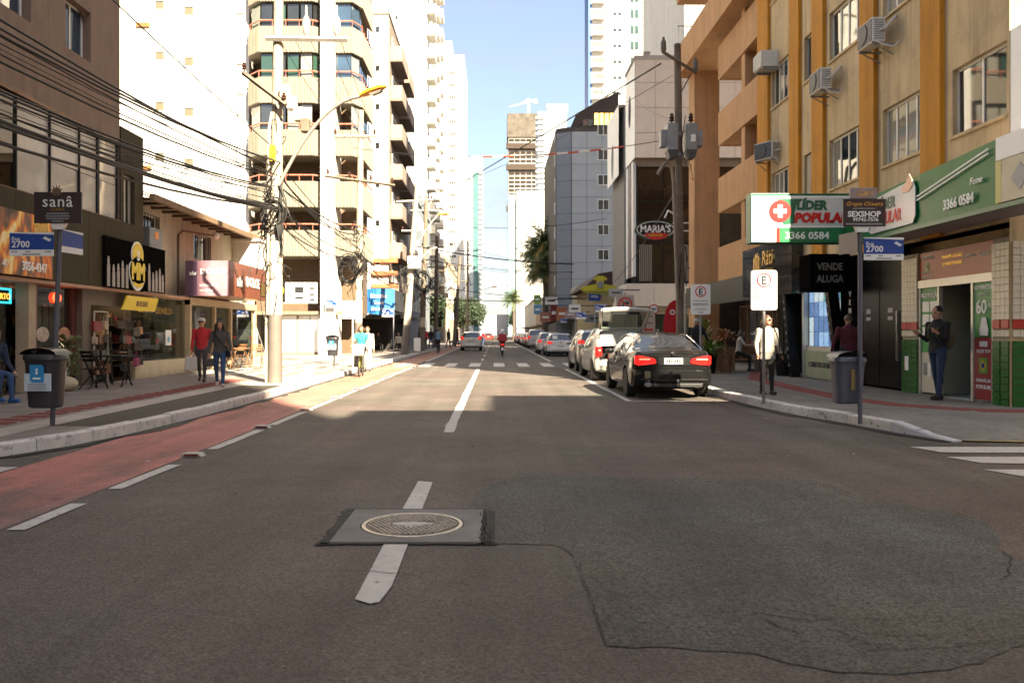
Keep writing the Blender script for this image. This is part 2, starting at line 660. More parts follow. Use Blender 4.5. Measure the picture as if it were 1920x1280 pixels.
def strip(mb, x0, x1, y0, y1, z):
    mb.poly([(x0, y0, z), (x1, y0, z), (x1, y1, z), (x0, y1, z)])


# red cycle lane on the left of the road
b = MB()
b.poly([(-4.9, 5.2, .004), (-3.52, 5.2, .004), (-3.52, 40, .004), (-4.86, 40, .004), (-4.8, 16, .004), (-5.0, 11, .004)])
strip(b, -4.86, -3.52, 40, 170, .004)
b.build('cycle_lane', BIKE, None, kind='structure')


def worn(mb, x0, x1, y0, y1, z, seed=0, amp=.012):
    """A painted bar with slightly ragged ends and sides."""
    r = random.Random(seed)
    n = max(2, int((y1 - y0) / .35))
    L = [(x0 + r.uniform(-amp, amp), y0 + (y1 - y0) * i / n) for i in range(n + 1)]
    Q = [(x1 + r.uniform(-amp, amp), y0 + (y1 - y0) * i / n) for i in range(n + 1)]
    for i in range(n):
        mb.poly([(*L[i], z), (*Q[i], z), (*Q[i + 1], z), (*L[i + 1], z)])


marks = []


def mark(x0, x1, y0, y1, seed=0, z=.008):
    b = MB()
    worn(b, x0, x1, y0, y1, z, seed)
    o = b.build('lane_marking', MARK, None, kind='structure')
    marks.append(o)
    return o


# centre line: a dash broken by the manhole, then a long line to the crossing
b = MB()
r_ = random.Random(4)
pl = [(-.70, 4.28), (-.705, 4.6), (-.70, 5.33)]
b.poly([(-.735, 4.20, .008), (-.645, 4.13, .008), (-.60, 4.16, .008), (-.57, 4.42, .008), (-.575, 5.335, .008), (-.735, 5.335, .008)])
b.poly([(-.735, 6.34, .008), (-.578, 6.34, .008), (-.585, 7.50, .008), (-.725, 7.56, .008)])
marks.append(b.build('lane_marking', MARK, None, kind='structure'))
mark(-.735, -.585, 11.3, 31.3, 2)
for k in range(14):
    mark(-.72, -.60, 41 + k * 8.0, 44.2 + k * 8.0, 5 + k)
# cycle lane edge: dashes through the junction, then a solid line
for k, (a, e) in enumerate([(5.68, 6.56), (7.18, 8.5), (9.65, 11.6), (12.2, 14.2)]):
    mark(-3.47, -3.34, a, e, 30 + k)
mark(-3.47, -3.35, 14.8, 33.0, 40)
mark(-3.47, -3.35, 39.0, 160, 41)
b = MB()
for a, e in [(7.55, 8.35)]:
    worn(b, -6.3, -4.98, a, e, .008, 50)
marks.append(b.build('lane_marking', MARK, None, kind='structure'))
# parking bay line along the right kerb
mark(2.71, 2.83, 16.55, 31.3, 60)
mark(2.71, 2.83, 40.0, 110.0, 62)
b = MB()
b.poly([(2.71, 16.43, .008), (4.86, 16.43, .008), (4.86, 16.53, .008), (2.71, 16.53, .008)])
marks.append(b.build('lane_marking', MARK, None, kind='structure'))
# zebra bars across the road before the next block, and over the side street on the right
for k in range(9):
    x = -4.3 + k * 1.06
    mark(x, x + .48, 33.6, 37.6, 70 + k)
for k, (x0, a, e) in enumerate([(5.08, 9.36, 9.84), (5.08, 8.58, 9.05), (4.99, 7.78, 8.2), (4.99, 6.98, 7.4), (4.99, 6.2, 6.62)]):
    b = MB()
    n = 8
    for i in range(n):
        xa, xb = x0 + i * .55, x0 + (i + 1) * .55
        if i == 0:
            b.poly([(xa + .02, e, .008), (xa + .16, a + .04, .008), (xb, a, .008), (xb, e, .008)])
        else:
            b.poly([(xa, a, .008), (xb, a, .008), (xb, e, .008), (xa, e, .008)])
    marks.append(b.build('lane_marking', MARK, None, kind='structure'))

# grey repair patch with its cracks
px_out = [(905, 962), (880, 938), (905, 912), (960, 895), (1100, 893), (1210, 897), (1300, 896), (1420, 898), (1520, 899), (1560, 910), (1610, 932), (1700, 948),
          (1790, 960), (1850, 980), (1875, 1005), (1868, 1030), (1925, 1058), (1990, 1085), (2050, 1130), (2010, 1175), (1930, 1208), (1860, 1235), (1780, 1256), (1680, 1262),
          (1560, 1258), (1470, 1246), (1410, 1226), (1280, 1216), (1140, 1213), (1120, 1165), (1102, 1110), (1085, 1062), (1068, 1035), (1045, 1022), (985, 1020), (925, 1019)]
pts = [gnd(x, y) for x, y in px_out]
rr = random.Random(3)
fine = []
for i in range(len(pts)):
    p, q = Vector(pts[i]), Vector(pts[(i + 1) % len(pts)])
    n = max(1, int((q - p).length / .09))
    for j in range(n):
        c = p.lerp(q, j / n)
        fine.append((c.x + rr.uniform(-.018, .018), c.y + rr.uniform(-.018, .018)))
pb = MB()
pb.poly([(x, y, .004) for x, y in fine])
patch = pb.build('asphalt_patch', ASPH2, None, kind='structure')
CRACK = mat('crack_dark_gap', (0.012, 0.011, 0.010), 0.95, var=0.2)  # dark colour of the cracks and slab joints


def crack(path_px, w, seed, z=.0085, wob=.02):
    r = random.Random(seed)
    P = [Vector(gnd(x, y)) for x, y in path_px]
    pts = []
    for i in range(len(P) - 1):
        n = max(2, int((P[i + 1] - P[i]).length / .04))
        for j in range(n):
            c = P[i].lerp(P[i + 1], j / n)
            pts.append(c + Vector((r.uniform(-wob, wob), r.uniform(-wob, wob))) * .6)
    pts.append(P[-1])
    mb = MB()
    gone = 0
    for i in range(len(pts) - 1):
        gone -= 1
        if r.random() < .07:
            gone = r.randrange(2, 7)                    # the crack closes up here and there
        if gone > 0:
            continue
        d = (pts[i + 1] - pts[i])
        if d.length < 1e-6:
            continue
        nrm = Vector((-d.y, d.x)).normalized()
        t0 = w * r.uniform(.25, 1.0) * (0.3 if i < 2 else 1)
        t1 = w * r.uniform(.25, 1.0)
        a, bq = pts[i] - nrm * t0 / 2, pts[i] + nrm * t0 / 2
        c, e = pts[i + 1] + nrm * t1 / 2, pts[i + 1] - nrm * t1 / 2
        mb.poly([(a.x, a.y, z), (e.x, e.y, z), (c.x, c.y, z), (bq.x, bq.y, z)])
    return mb


for i, (pp, w) in enumerate([
        ([(1415, 1150), (1480, 1160), (1560, 1172), (1640, 1190), (1760, 1196), (1850, 1188), (1905, 1178)], .011),
        ([(1415, 1155), (1460, 1175), (1520, 1195), (1565, 1212)], .010),
        ([(1440, 1140), (1500, 1150), (1545, 1160)], .007),
        ([(1500, 1163), (1620, 1160), (1720, 1168), (1750, 1180)], .007),
        ([(1130, 1212), (1280, 1213), (1440, 1216), (1600, 1222), (1760, 1216), (1860, 1206), (1935, 1208)], .006),
        ([(1045, 1022), (1068, 1035), (1085, 1062), (1102, 1110), (1120, 1165), (1136, 1212)], .007),
        ([(960, 896), (1100, 894), (1210, 898), (1300, 897), (1520, 899), (1610, 932), (1790, 960)], .005),
        ([(1868, 1030), (1895, 1045), (1890, 1080), (1875, 1090)], .012),
        ([(1560, 1180), (1620, 1205), (1680, 1216)], .006)]):
    crack(pp, w, 100 + i).build('crack', CRACK, patch, kind='stuff')
rd = bpy.data.objects['road']
for i, (pp, w) in enumerate([([(620, 1072), (700, 1074), (770, 1080), (830, 1092), (880, 1100)], .012),
                             ([(905, 962), (930, 968), (922, 990), (915, 1018)], .03), ([(900, 962), (905, 985), (900, 1016)], .02)]):
    crack(pp, w, 200 + i, z=.0125).build('crack', CRACK, rd, kind='stuff')

# manhole: concrete collar, iron cover with studs
mh = thing('manhole', 'round iron manhole cover set in a square concrete collar', 'manhole', (-.60, 5.83, 0))
mb = MB()
N = 48
ro = .378
sq = []
for i in range(N):
    t = 2 * PI * i / N
    k = .505 / max(abs(math.cos(t)), abs(math.sin(t)))
    sq.append((k * math.cos(t), k * math.sin(t) * .98))
for i in range(N):
    j = (i + 1) % N
    a = (ro * math.cos(2 * PI * i / N), ro * math.sin(2 * PI * i / N))
    c = (ro * math.cos(2 * PI * j / N), ro * math.sin(2 * PI * j / N))
    mb.poly([(*a, .012), (*sq[i], .012), (*sq[j], .012), (*c, .012)])
    mb.poly([(*sq[i], .012), (*sq[i], .0), (*sq[j], .0), (*sq[j], .012)])
    mb.poly([(*a, .012), (*c, .012), (*c, -.01), (*a, -.01)])
mb.build('collar', mat('collar_concrete', (0.165, 0.16, 0.15), 0.85, var=0.3, scale=3, bump=0.4, bscale=60), mh)
gap = MB()
for (x0, x1, y0, y1) in [(-.58, -.505, -.56, .52), (.505, .53, -.54, .5), (-.56, .62, -.545, -.497), (-.52, .56, .497, .525), (.53, .60, -.52, .45)]:
    n = 14
    for i in range(n):
        if x1 - x0 > y1 - y0:
            a, c = x0 + (x1 - x0) * i / n, x0 + (x1 - x0) * (i + 1) / n
            gap.poly([(a, y0 + rr.uniform(-.006, .012), .0095), (c, y0 + rr.uniform(-.006, .012), .0095), (c, y1, .0095), (a, y1, .0095)])
        else:
            a, c = y0 + (y1 - y0) * i / n, y0 + (y1 - y0) * (i + 1) / n
            gap.poly([(x0 + rr.uniform(-.02, .02), a, .0095), (x1, a, .0095), (x1, c, .0095), (x0 + rr.uniform(-.02, .02), c, .0095)])
gap.build('tar_joint', mat('tar_joint', (0.025, 0.025, 0.024), 0.9, var=0.5, scale=9, bump=0.6, bscale=60), mh)
IRON = mat('cast_iron', (0.15, 0.12, 0.095), 0.55, metal=0.4, var=0.35, scale=10)
cv = MB()
cv.lathe([(.0, .010), (.330, .010), (.335, .004)], 48)
cover = cv.build('cover', IRON, mh, smooth=True)
ring = MB()
ring.lathe([(.336, .0), (.340, .0145), (.366, .0145), (.370, .0)], 48, ring=True)
ring.build('rim', mat('worn_iron_rim', (0.40, 0.36, 0.31), 0.45, metal=0.5, var=0.3, scale=12), mh, smooth=0.5)
st = MB()
for i in range(-9, 10):
    for j in range(-10, 11):
        x, y = i * .037 + (j % 2) * .0185, j * .032
        d = math.hypot(x, y)
        if d < .32 and not (abs(x) < .16 and abs(y) < .075):
            st.lathe([(.0115, .009), (.0095, .021), (.0, .0215)], 6, (x, y, 0))
st.build('studs', mat('worn_iron_studs', (0.34, 0.31, 0.27), 0.45, metal=0.4, var=0.4, scale=14), mh, kind='stuff')
em = MB()
em.prism([(.15 * math.cos(t * PI / 8), .055 * math.sin(t * PI / 8)) for t in range(16)], .009, .017, 'z')
em.prism([(-.04, -.045), (.0, -.045), (.03, -.10), (-.05, -.11)], .009, .014, 'z')
em.build('handle_plate', MARK, mh)
b = MB()
b.poly([(-.07, .31, .0112), (.07, .31, .0112), (.02, .06, .0112), (-.13, .06, .0112)])
b.poly([(-.15, -.07, .0112), (-.02, -.07, .0112), (-.05, -.3, .0112), (-.19, -.27, .0112)])
b.build('paint_smear', paint('worn_paint_smear', (.4, .37, .32), under=(.15, .12, .095), lo=.42, hi=.6, scale=22), mh)
# lane reflectors along the cycle lane
tach_w = mat('reflector_body_white', (0.42, 0.40, 0.37), 0.6, var=0.3)
tach_r = mat('reflector_red', (0.10, 0.012, 0.012), 0.3, var=0.1)
mbw = MB()
mbw.prism([(-.125, 0), (-.09, .04), (.09, .04), (.125, 0)], -.07, .07, 'y')
me_body = mbw.mesh('body', tach_w, bevel=.006)
mbr = MB()
mbr.prism([(-.085, .008), (-.075, .033), (.075, .033), (.085, .008)], -.073, -.069, 'y')
me_lens = mbr.mesh('lens', tach_r)
for k in range(12):
    y = 9.12 + k * 2.72
    t = thing('lane_reflector', ('raised white lane reflector nearest the junction beside the red cycle lane' if k == 0 else
                                 'raised white lane reflector %s along the red cycle lane edge' % ['', 'second', 'third', 'fourth', 'fifth', 'sixth', 'seventh', 'eighth', 'ninth', 'tenth', 'eleventh', 'twelfth'][k]),
              'reflector', (-3.44, y, .004), group='reflectors along the cycle lane')
    put(me_body, 'body', t)
    put(me_lens, 'lens', t)

# ---------------------------------------------------------------- pavements and kerbs
H = .15
KL = [(-4.95, 900), (-4.95, 60), (-4.93, 26), (-4.86, 17), (-4.92, 13.2), (-5.07, 10.9), (-5.25, 9.9), (-5.57, 9.0), (-6.1, 8.3), (-6.9, 7.85), (-8.2, 7.65), (-60, 7.6)]
KR = [(4.88, 900), (4.88, 60), (4.86, 19), (4.87, 17.5), (5.02, 14.8), (5.2, 13.4), (5.45, 12.35), (5.66, 11.1), (5.9, 10.3)]


def poly_slab(name, pts, z1, m, z0=-.05):
    b = MB()
    b.prism(pts, z0, z1, 'z')
    return b.build(name, m, None, kind='structure')


pave_l = poly_slab('pavement', [(x - .13, y) for x, y in KL] + [(-60, 900)], H, PAVE)
rt = MB()
rt.prism([(x + .12, y) for x, y in KR[:7]] + [(14, 12.35), (60, 12.35), (60, 900)], -.05, H, 'z')
rt.poly([(5.57, 12.35, H), (5.78, 11.1, .11), (6.02, 10.35, .02), (7.4, 10.15, .01), (14, 10.1, .01), (60, 10.1, .01), (60, 12.35, H)])
pave_r = rt.build('pavement', PAVER, None, kind='structure')
# paving bands on the left: worn asphalt infill, pale strip, tactile strip
b = MB()
b.poly([(-5.98, 10.8, H + .004), (-5.22, 10.75, H + .004), (-5.1, 11.6, H + .004), (-5.12, 19.2, H + .004), (-6.08, 19.2, H + .004)])
b.build('asphalt_strip', ASPH3, None, kind='structure')
b = MB()
b.poly([(-6.5, 9.2, H + .004), (-6.0, 9.6, H + .004), (-6.1, 20.5, H + .004), (-6.55, 20.5, H + .004)])
b.poly([(-5.2, 19.25, H + .004), (-5.2, 24, H + .004), (-6.1, 24, H + .004), (-6.1, 20.5, H + .004), (-6.09, 19.25, H + .004)])
b.build('pale_strip', LIGHTSTRIP, None, kind='structure')


def wavy():
    """Black and white mosaic paving in soft bands on the sunny stretch of the left pavement."""
    m = mat('mosaic_paving', (0.50, 0.46, 0.40), 0.8, var=0.2, scale=20)
    n, l = m.node_tree.nodes, m.node_tree.links
    bs = n['Principled BSDF']
    tc = n.new('ShaderNodeTexCoord')
    wv = n.new('ShaderNodeTexWave')
    wv.inputs['Scale'].default_value = 0.42
    wv.inputs['Distortion'].default_value = 5.5
    wv.inputs['Detail'].default_value = 2
    wv.inputs['Detail Scale'].default_value = 0.7
    l.new(tc.outputs['Object'], wv.inputs['Vector'])
    r = n.new('ShaderNodeMapRange')
    r.inputs['From Min'].default_value = 0.56
    r.inputs['From Max'].default_value = 0.66
    l.new(wv.outputs['Fac'], r.inputs['Value'])
    mx = n.new('ShaderNodeMixRGB')
    mx.inputs['Color2'].default_value = (0.20, 0.17, 0.14, 1)
    l.new(r.outputs['Result'], mx.inputs['Fac'])
    l.new(bs.inputs['Base Color'].links[0].from_socket, mx.inputs['Color1'])
    l.new(mx.outputs['Color'], bs.inputs['Base Color'])
    return m


b = MB()
strip(b, -9.6, -5.55, 24.1, 43, H + .004)
b.build('mosaic_paving', wavy(), None, kind='structure')
# tactile tiles, one object each
tm = MB()
tm.box(-.119, .119, -.119, .119, 0, .012)
for i in range(4):
    for j in range(4):
        tm.lathe([(.018, .012), (.012, .018), (0, .018)], 6, (-.085 + i * .0567, -.085 + j * .0567, 0))
tile = tm.mesh('tactile_tile', TACT)
for k in range(52):
    put(tile, 'tactile_tile', pave_l, (-6.82 - (0 if k % 2 else .25), 10.2 + (k // 2) * .45, H))
path = [(8.6, 26), (7.2, 22), (6.85, 18.5), (6.75, 15.6), (7.0, 14.0), (7.9, 12.95), (9.2, 12.7), (12, 12.65)]
path_pts = []
for i in range(len(path) - 1):
    p, q = Vector(path[i]), Vector(path[i + 1])
    n = int((q - p).length / .25)
    a = math.atan2(q.y - p.y, q.x - p.x)
    for j in range(n):
        path_pts.append((p.lerp(q, j / n), a))
for p, a in path_pts:
    nx, ny = -math.sin(a), math.cos(a)
    for s_ in (-.125, .125):
        put(tile, 'tactile_tile', pave_r, (p.x + nx * s_, p.y + ny * s_, H - .004), rz=a)
# shallow slab joints on the right pavement
jt = MB()
for y in (13.2, 15.2, 17.2, 19.2, 21.2, 23.2, 26, 29, 32):
    jt.poly([(5.2, y, H + .003), (8.6, y, H + .003), (8.6, y + .018, H + .003), (5.2, y + .018, H + .003)])
for x in (6.2, 7.6):
    jt.poly([(x, 13, H + .0032), (x + .016, 13, H + .0032), (x + .016, 36, H + .0032), (x, 36, H + .0032)])
jt.build('joint_lines', CRACK, pave_r, kind='stuff')
b = MB()
b.poly([(6.05, 10.32, .0215), (7.4, 10.13, .014), (14, 10.08, .014), (14, 10.15, .016), (7.4, 10.21, .017), (6.1, 10.40, .023)])
b.build('yellow_edge_line', mat('faded_yellow', (0.5, 0.36, 0.08), 0.8, var=0.4, scale=6), None, kind='structure')
b = MB()
b.prism([(6.6 + .4 * math.cos(t * PI / 6), 11.3 + .3 * math.sin(t * PI / 6)) for t in range(12)], .0, .071, 'z')
b.build('cement_patch', CONC, None, kind='structure')


def kerb(path, side, y_far, taper=False, gapn=.014):
    """Whitewashed kerb: one stone after another along the edge, the far rest as one run."""
    base = MB()
    pts = [Vector(p) for p in path]
    far = [p for p in pts if p.y >= y_far]
    W = .15
    x0 = far[-1].x
    base.box(x0 - (W if side < 0 else 0), x0 + (0 if side < 0 else W), y_far, 900, -.05, H + .012)
    ke = base.build('kerb', KERBP, None, kind='structure')
    seq = [Vector((x0, y_far))] + [p for p in pts if p.y < y_far]
    total = sum((seq[i + 1] - seq[i]).length for i in range(len(seq) - 1))
    r = random.Random(9)

    def where(d):
        for i in range(len(seq) - 1):
            L = (seq[i + 1] - seq[i]).length
            if d <= L or i == len(seq) - 2:
                return seq[i].lerp(seq[i + 1], min(1, d / L)), (seq[i + 1] - seq[i]).normalized()
            d -= L
    d = 0.0
    while d < total - .05:
        L = min(r.uniform(.85, 1.05), total - d)
        if total - d - L < .3:
            L = total - d
        n = 3
        A = []
        for k in range(n + 1):
            p, t = where(d + gapn / 2 + (L - gapn) * k / n)
            nv = Vector((-t.y, t.x)) * side * -1
            if nv.x * side < 0 and abs(nv.x) > .2:
                nv = -nv
            A.append((p, nv, d + L * k / n))
        j = r.uniform(-.006, .008)
        mb = MB()
        rows = []
        for p, nv, dd in A:
            h = H + .012 + j
            if taper:
                h *= min(1, max(.12, (total - dd) / 1.1))
            rows.append([(p.x, p.y, -.05), (p.x + nv.x * .012, p.y + nv.y * .012, h - .02), (p.x + nv.x * .03, p.y + nv.y * .03, h), (p.x + nv.x * W, p.y + nv.y * W, h), (p.x + nv.x * W, p.y + nv.y * W, -.05)])
        vs = [v for row in rows for v in row]
        fs = []
        for a in range(n):
            for c in range(4):
                q = (a * 5 + c, a * 5 + c + 1, a * 5 + 5 + c + 1, a * 5 + 5 + c)
                fs.append(q)
        fs.append((0, 1, 2, 3, 4))
        fs.append(tuple(n * 5 + i for i in (4, 3, 2, 1, 0)))
        mb.add(vs, fs)
        me = mb.mesh('kerb_stone', KERBP)
        bm = bmesh.new()
        bm.from_mesh(me)
        bmesh.ops.recalc_face_normals(bm, faces=bm.faces)
        bm.to_mesh(me)
        bm.free()
        put(me, 'kerb_stone', ke)
        d += L
    return ke


# gutter dirt and small litter along the kerbs
gd = MB()
r = random.Random(12)
for side, base in ((-1, KL[1:9]), (1, KR[1:])):
    for i in range(len(base) - 1):
        p, q = Vector(base[i]), Vector(base[i + 1])
        n = max(1, int((q - p).length / .5))
        for k in range(n):
            a, c = p.lerp(q, k / n), p.lerp(q, (k + 1) / n)
            if k == 0:
                w0 = r.uniform(.05, .2)
            w1 = r.uniform(.04, .24)
            gd.poly([(a.x, a.y, .0125), (a.x - side * w0, a.y, .0125), (c.x - side * w1, c.y, .0125), (c.x, c.y, .0125)][::side])
            w0 = w1
gd.build('gutter_dirt', asphalt('gutter_dirt', 0.038, grain=.5, stain=.5), None, kind='structure')
lt = MB()
lm = [mat('litter_leaf', (.16, .10, .03), .9, var=.5), mat('litter_paper', (.45, .43, .4), .9, var=.3)]
for k in range(130):
    lt.cur = 0 if r.random() < .7 else 1
    s_ = r.choice((-1, 1))
    y = r.uniform(6, 24)
    x = (-4.85 + r.expovariate(3.5)) if s_ < 0 else (4.8 - r.expovariate(2.5))
    if r.random() < .25:
        x = r.uniform(-4.5, 4.5)
    sz, a = r.uniform(.01, .035), r.uniform(0, 6.3)
    c, s2 = math.cos(a) * sz, math.sin(a) * sz
    lt.poly([(x - c, y - s2, .016), (x + s2 * .5, y - c * .5, .022), (x + c, y + s2, .018), (x - s2 * .5, y + c * .5, .026)])
lt.build('litter', lm, None, kind='stuff')
kerb(KL[:11], -1, 45)
kerb(KR, 1, 45, taper=True)
# far hills that close the street
hb = MB()
r = random.Random(5)
prev = None
n = 60
for i in range(n + 1):
    x = -700 + 1400 * i / n
    hgt = 34 + 16 * math.sin(i * .35) + 9 * math.sin(i * .9 + 1)
    row = [(x, 1300, -1), (x, 1340, hgt * .6), (x, 1420, hgt), (x, 1600, -1)]
    if prev:
        for k in range(3):
            hb.poly([prev[k], row[k], row[k + 1], prev[k + 1]])
    prev = row
struct('hills', hb, mat('hill_forest', (0.06, 0.085, 0.06), 0.95, var=0.4, scale=0.03), smooth=True)
# ---------------------------------------------------------------- building helpers
PANE_CACHE = {}


def pane_mesh(w, h, m, name='pane'):
    k = (round(w, 3), round(h, 3), m.name, name)
    if k not in PANE_CACHE:
        b = MB()
        b.box(-w / 2, w / 2, 0, .012, -h / 2, h / 2)
        PANE_CACHE[k] = b.mesh(name, m)
    return PANE_CACHE[k]


def window(par, x0, x1, z0, z1, y, n=2, nz=1, mf=None, mg=None, fw=.045, depth=.05, name='window', jig=.006, vents=()):
    """Frame as a part, every pane a sub-part; panes sit a hair out of true like real sashes."""
    mf, mg = mf or ALU, mg or GLASS_DARK
    b = MB()
    b.box(x0, x0 + fw, y, y + depth, z0, z1)
    b.box(x1 - fw, x1, y, y + depth, z0, z1)
    b.box(x0 + fw, x1 - fw, y, y + depth, z0, z0 + fw)
    b.box(x0 + fw, x1 - fw, y, y + depth, z1 - fw, z1)
    pw = (x1 - x0 - fw * (n + 1)) / n
    ph = (z1 - z0 - fw * (nz + 1)) / nz
    for i in range(1, n):
        xx = x0 + i * (pw + fw)
        b.box(xx, xx + fw, y + .002, y + depth - .004, z0 + fw, z1 - fw)
    for j in range(1, nz):
        zz = z0 + j * (ph + fw)
        b.box(x0 + fw, x1 - fw, y + .004, y + depth - .006, zz, zz + fw)
    w = b.build(name, mf, par)
    for i in range(n):
        for j in range(nz):
            m = mg if (i, j) not in vents else vents[(i, j)]
            put(pane_mesh(pw + .01, ph + .01, m), 'pane', w,
                (x0 + fw + pw / 2 + i * (pw + fw), y + .022, z0 + fw + ph / 2 + j * (ph + fw)),
                rot=(RND.uniform(-jig, jig), 0, RND.uniform(-jig, jig)))
    return w


WIN_CACHE = {}


def small_window(w, h, n=2, mf=None, mg=None, d=.06):
    """One mesh for the windows of far buildings: sill and frame stand proud of a dark pane."""
    mf, mg = mf or ALU, mg or GLASS_DARK
    k = (w, h, n, mf.name, mg.name)
    if k not in WIN_CACHE:
        b = MB()
        f = min(.08, w * .08)
        b.box(-w / 2, w / 2, -d, .01, 0, f)
        b.box(-w / 2, w / 2, -d, .01, h - f, h)
        b.box(-w / 2, -w / 2 + f, -d, .01, f, h - f)
        b.box(w / 2 - f, w / 2, -d, .01, f, h - f)
        for i in range(1, n):
            xx = -w / 2 + w * i / n
            b.box(xx - f / 2, xx + f / 2, -d * .8, .01, f, h - f)
        b.cur = 1
        b.poly([(-w / 2 + f, -.012, f), (w / 2 - f, -.012, f), (w / 2 - f, -.012, h - f), (-w / 2 + f, -.012, h - f)])
        WIN_CACHE[k] = b.mesh('window', [mf, mg])
    return WIN_CACHE[k]


def tower(name, label, X0, X1, Y0, Y1, H_, m, cat='building', group=None, cap=.9, roof=None, body='wall'):
    t = thing(name, label, cat, (X0, Y0, 0), group=group)
    W, D = X1 - X0, Y1 - Y0
    b = MB()
    b.box(0, W, 0, D, 0, H_)
    b.build(body, m, t)
    if cap:
        b = MB()
        e = .12
        for (x0, x1, y0, y1) in [(-e, W + e, -e, .2), (-e, W + e, D - .2, D + e), (-e, .2, .2, D - .2), (W - .2, W + e, .2, D - .2)]:
            b.box(x0, x1, y0, y1, H_ - .15, H_ + cap)
        b.build('parapet', roof or m, t)
    t['W'], t['D'] = W, D
    return t


def on_face(t, me, face, u, z, name='window'):
    W, D = t['W'], t['D']
    if face == 'S':
        return put(me, name, t, (u, 0, z))
    if face == 'E':
        return put(me, name, t, (W, u, z), rz=PI / 2)
    return put(me, name, t, (0, u, z), rz=-PI / 2)


def balcony_mesh(w, d, h, ms, mr=None, slab=.18, name='balcony', gap=0):
    b = MB()
    b.box(-w / 2, w / 2, -d, 0, -slab, 0)
    b.cur = 1
    t = .1
    b.box(-w / 2, w / 2, -d, -d + t, gap, h)
    b.box(-w / 2, -w / 2 + t, -d + t, 0, gap, h)
    b.box(w / 2 - t, w / 2, -d + t, 0, gap, h)
    return b.mesh(name, [ms, mr or ms])


# ---------------------------------------------------------------- right side: ochre apartment house over the pharmacy
BEIGE = mat('beige_render', (0.55, 0.415, 0.235), 0.9, grime=.42, var=0.2, scale=0.9, streak=True, bump=0.15, bscale=70)
OCHRE = mat('ochre_paint', (0.50, 0.21, 0.006), 0.8, grime=.35, var=0.16, scale=1.2, streak=True, bump=0.12, bscale=70)
TAN = mat('tan_render', (0.48, 0.275, 0.135), 0.9, grime=.3, var=0.1, scale=0.8, streak=True, bump=0.12, bscale=70)
SOFFIT = mat('grey_soffit', (0.33, 0.29, 0.28), 0.8, var=0.1)
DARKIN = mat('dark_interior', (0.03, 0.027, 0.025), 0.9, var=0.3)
oc = thing('apartment_building', 'beige apartment building with ochre vertical bands above the green pharmacy sign', 'building', (8.75, 26.4, 0), -PI / 2)


def uR(x, X=8.75):
    return 26.4 - X * F / (x - CX)


U1 = 12.8
rows = [(5.15, 6.42), (8.47, 9.74), (11.79, 13.06), (15.1, 16.4), (18.4, 19.7), (21.7, 23.0)]
bays = [('A', 1.12, 2.72, 4), ('C', 5.47, 7.36, 4), ('D', 8.36, 10.08, 4), ('E', 11.1, 12.72, 2)]
nar = (3.76, 4.46)
ops = []
for z0, z1 in rows:
    for k, a, c, n in bays:
        ops.append((a, c, z0, z1))
    ops.append((nar[0], nar[1], z0, z1))
b = MB()
b.facade(0, U1, 3.3, 25, ops, d=.14)
b.poly([(U1, 0, .15), (U1, 12, .15), (U1, 12, 25), (U1, 0, 25)])
b.poly([(0, 0, 3.3), (0, 0, 25), (0, 12, 25), (0, 12, 3.3)])
b.poly([(0, 12, .1), (0, 12, 25), (U1, 12, 25), (U1, 12, .1)])
b.poly([(0, 0, 25), (U1, 0, 25), (U1, 12, 25), (0, 12, 25)])
b.box(0, U1, .5, 12, 3.05, 3.3)
b.build('wall', BEIGE, oc)
for (a, c) in [(0.0, 1.0), (2.84, 3.57), (4.52, 5.27), (7.40, 8.12), (10.12, 10.84)]:
    b = MB()
    b.box(a, c, -.10, .03, 3.3, 24.6)
    b.build('ochre_band', OCHRE, oc)
WFRAME = mat('white_window_frame', (0.66, 0.64, 0.57), 0.4, var=.08)
SHUT = mat('shutter_slats', (0.62, 0.59, 0.52), 0.5, var=0.1)
me_slat = {}
for ri, (z0, z1) in enumerate(rows):
    for k, a, c, n in bays:
        w = window(oc, a, c, z0, z1, .09, n, mf=WFRAME, mg=GLASS_DARK, fw=.055, vents={(i, 0): GLASS_PALE for i in range(n) if RND.random() < .6})
        b = MB()
        b.box(a - .04, c + .02, -.05, .09, z0 - .06, z0)
        b.build('sill', BEIGE, w)
        if k == 'A':
            b = MB()
            for i in range(22):
                zz = z0 + .06 + i * (z1 - z0 - .12) / 22
                b.add([(c - .42, .085, zz), (c - .06, .085, zz), (c - .06, .055, zz + .045), (c - .42, .055, zz + .045)], [(0, 1, 2, 3)])
            b.build('shutter', SHUT, w, kind='stuff')
    # narrow louvred window: half shut
    a, c = nar
    w = window(oc, a, c, z0, z1, .09, 2, mf=ALU)
    b = MB()
    h0, h1 = (a + .36, c - .04) if ri % 2 else (a + .05, a + .34)
    for i in range(20):
        zz = z0 + .05 + i * (z1 - z0 - .1) / 20
        b.add([(h0, .088, zz), (h1, .088, zz), (h1, .05, zz + .05), (h0, .05, zz + .05)], [(0, 1, 2, 3)])
    b.build('shutter', SHUT, w, kind='stuff')
    b = MB()
    b.box(a - .03, c + .03, -.05, .09, z0 - .06, z0)
    b.build('sill', BEIGE, w)
# rooms behind the facade
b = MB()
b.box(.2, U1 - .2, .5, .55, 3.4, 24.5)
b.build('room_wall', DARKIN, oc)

# air conditioners on brackets
ACW = mat('air_conditioner_white', (0.58, 0.57, 0.53), 0.5, var=0.1, scale=6)


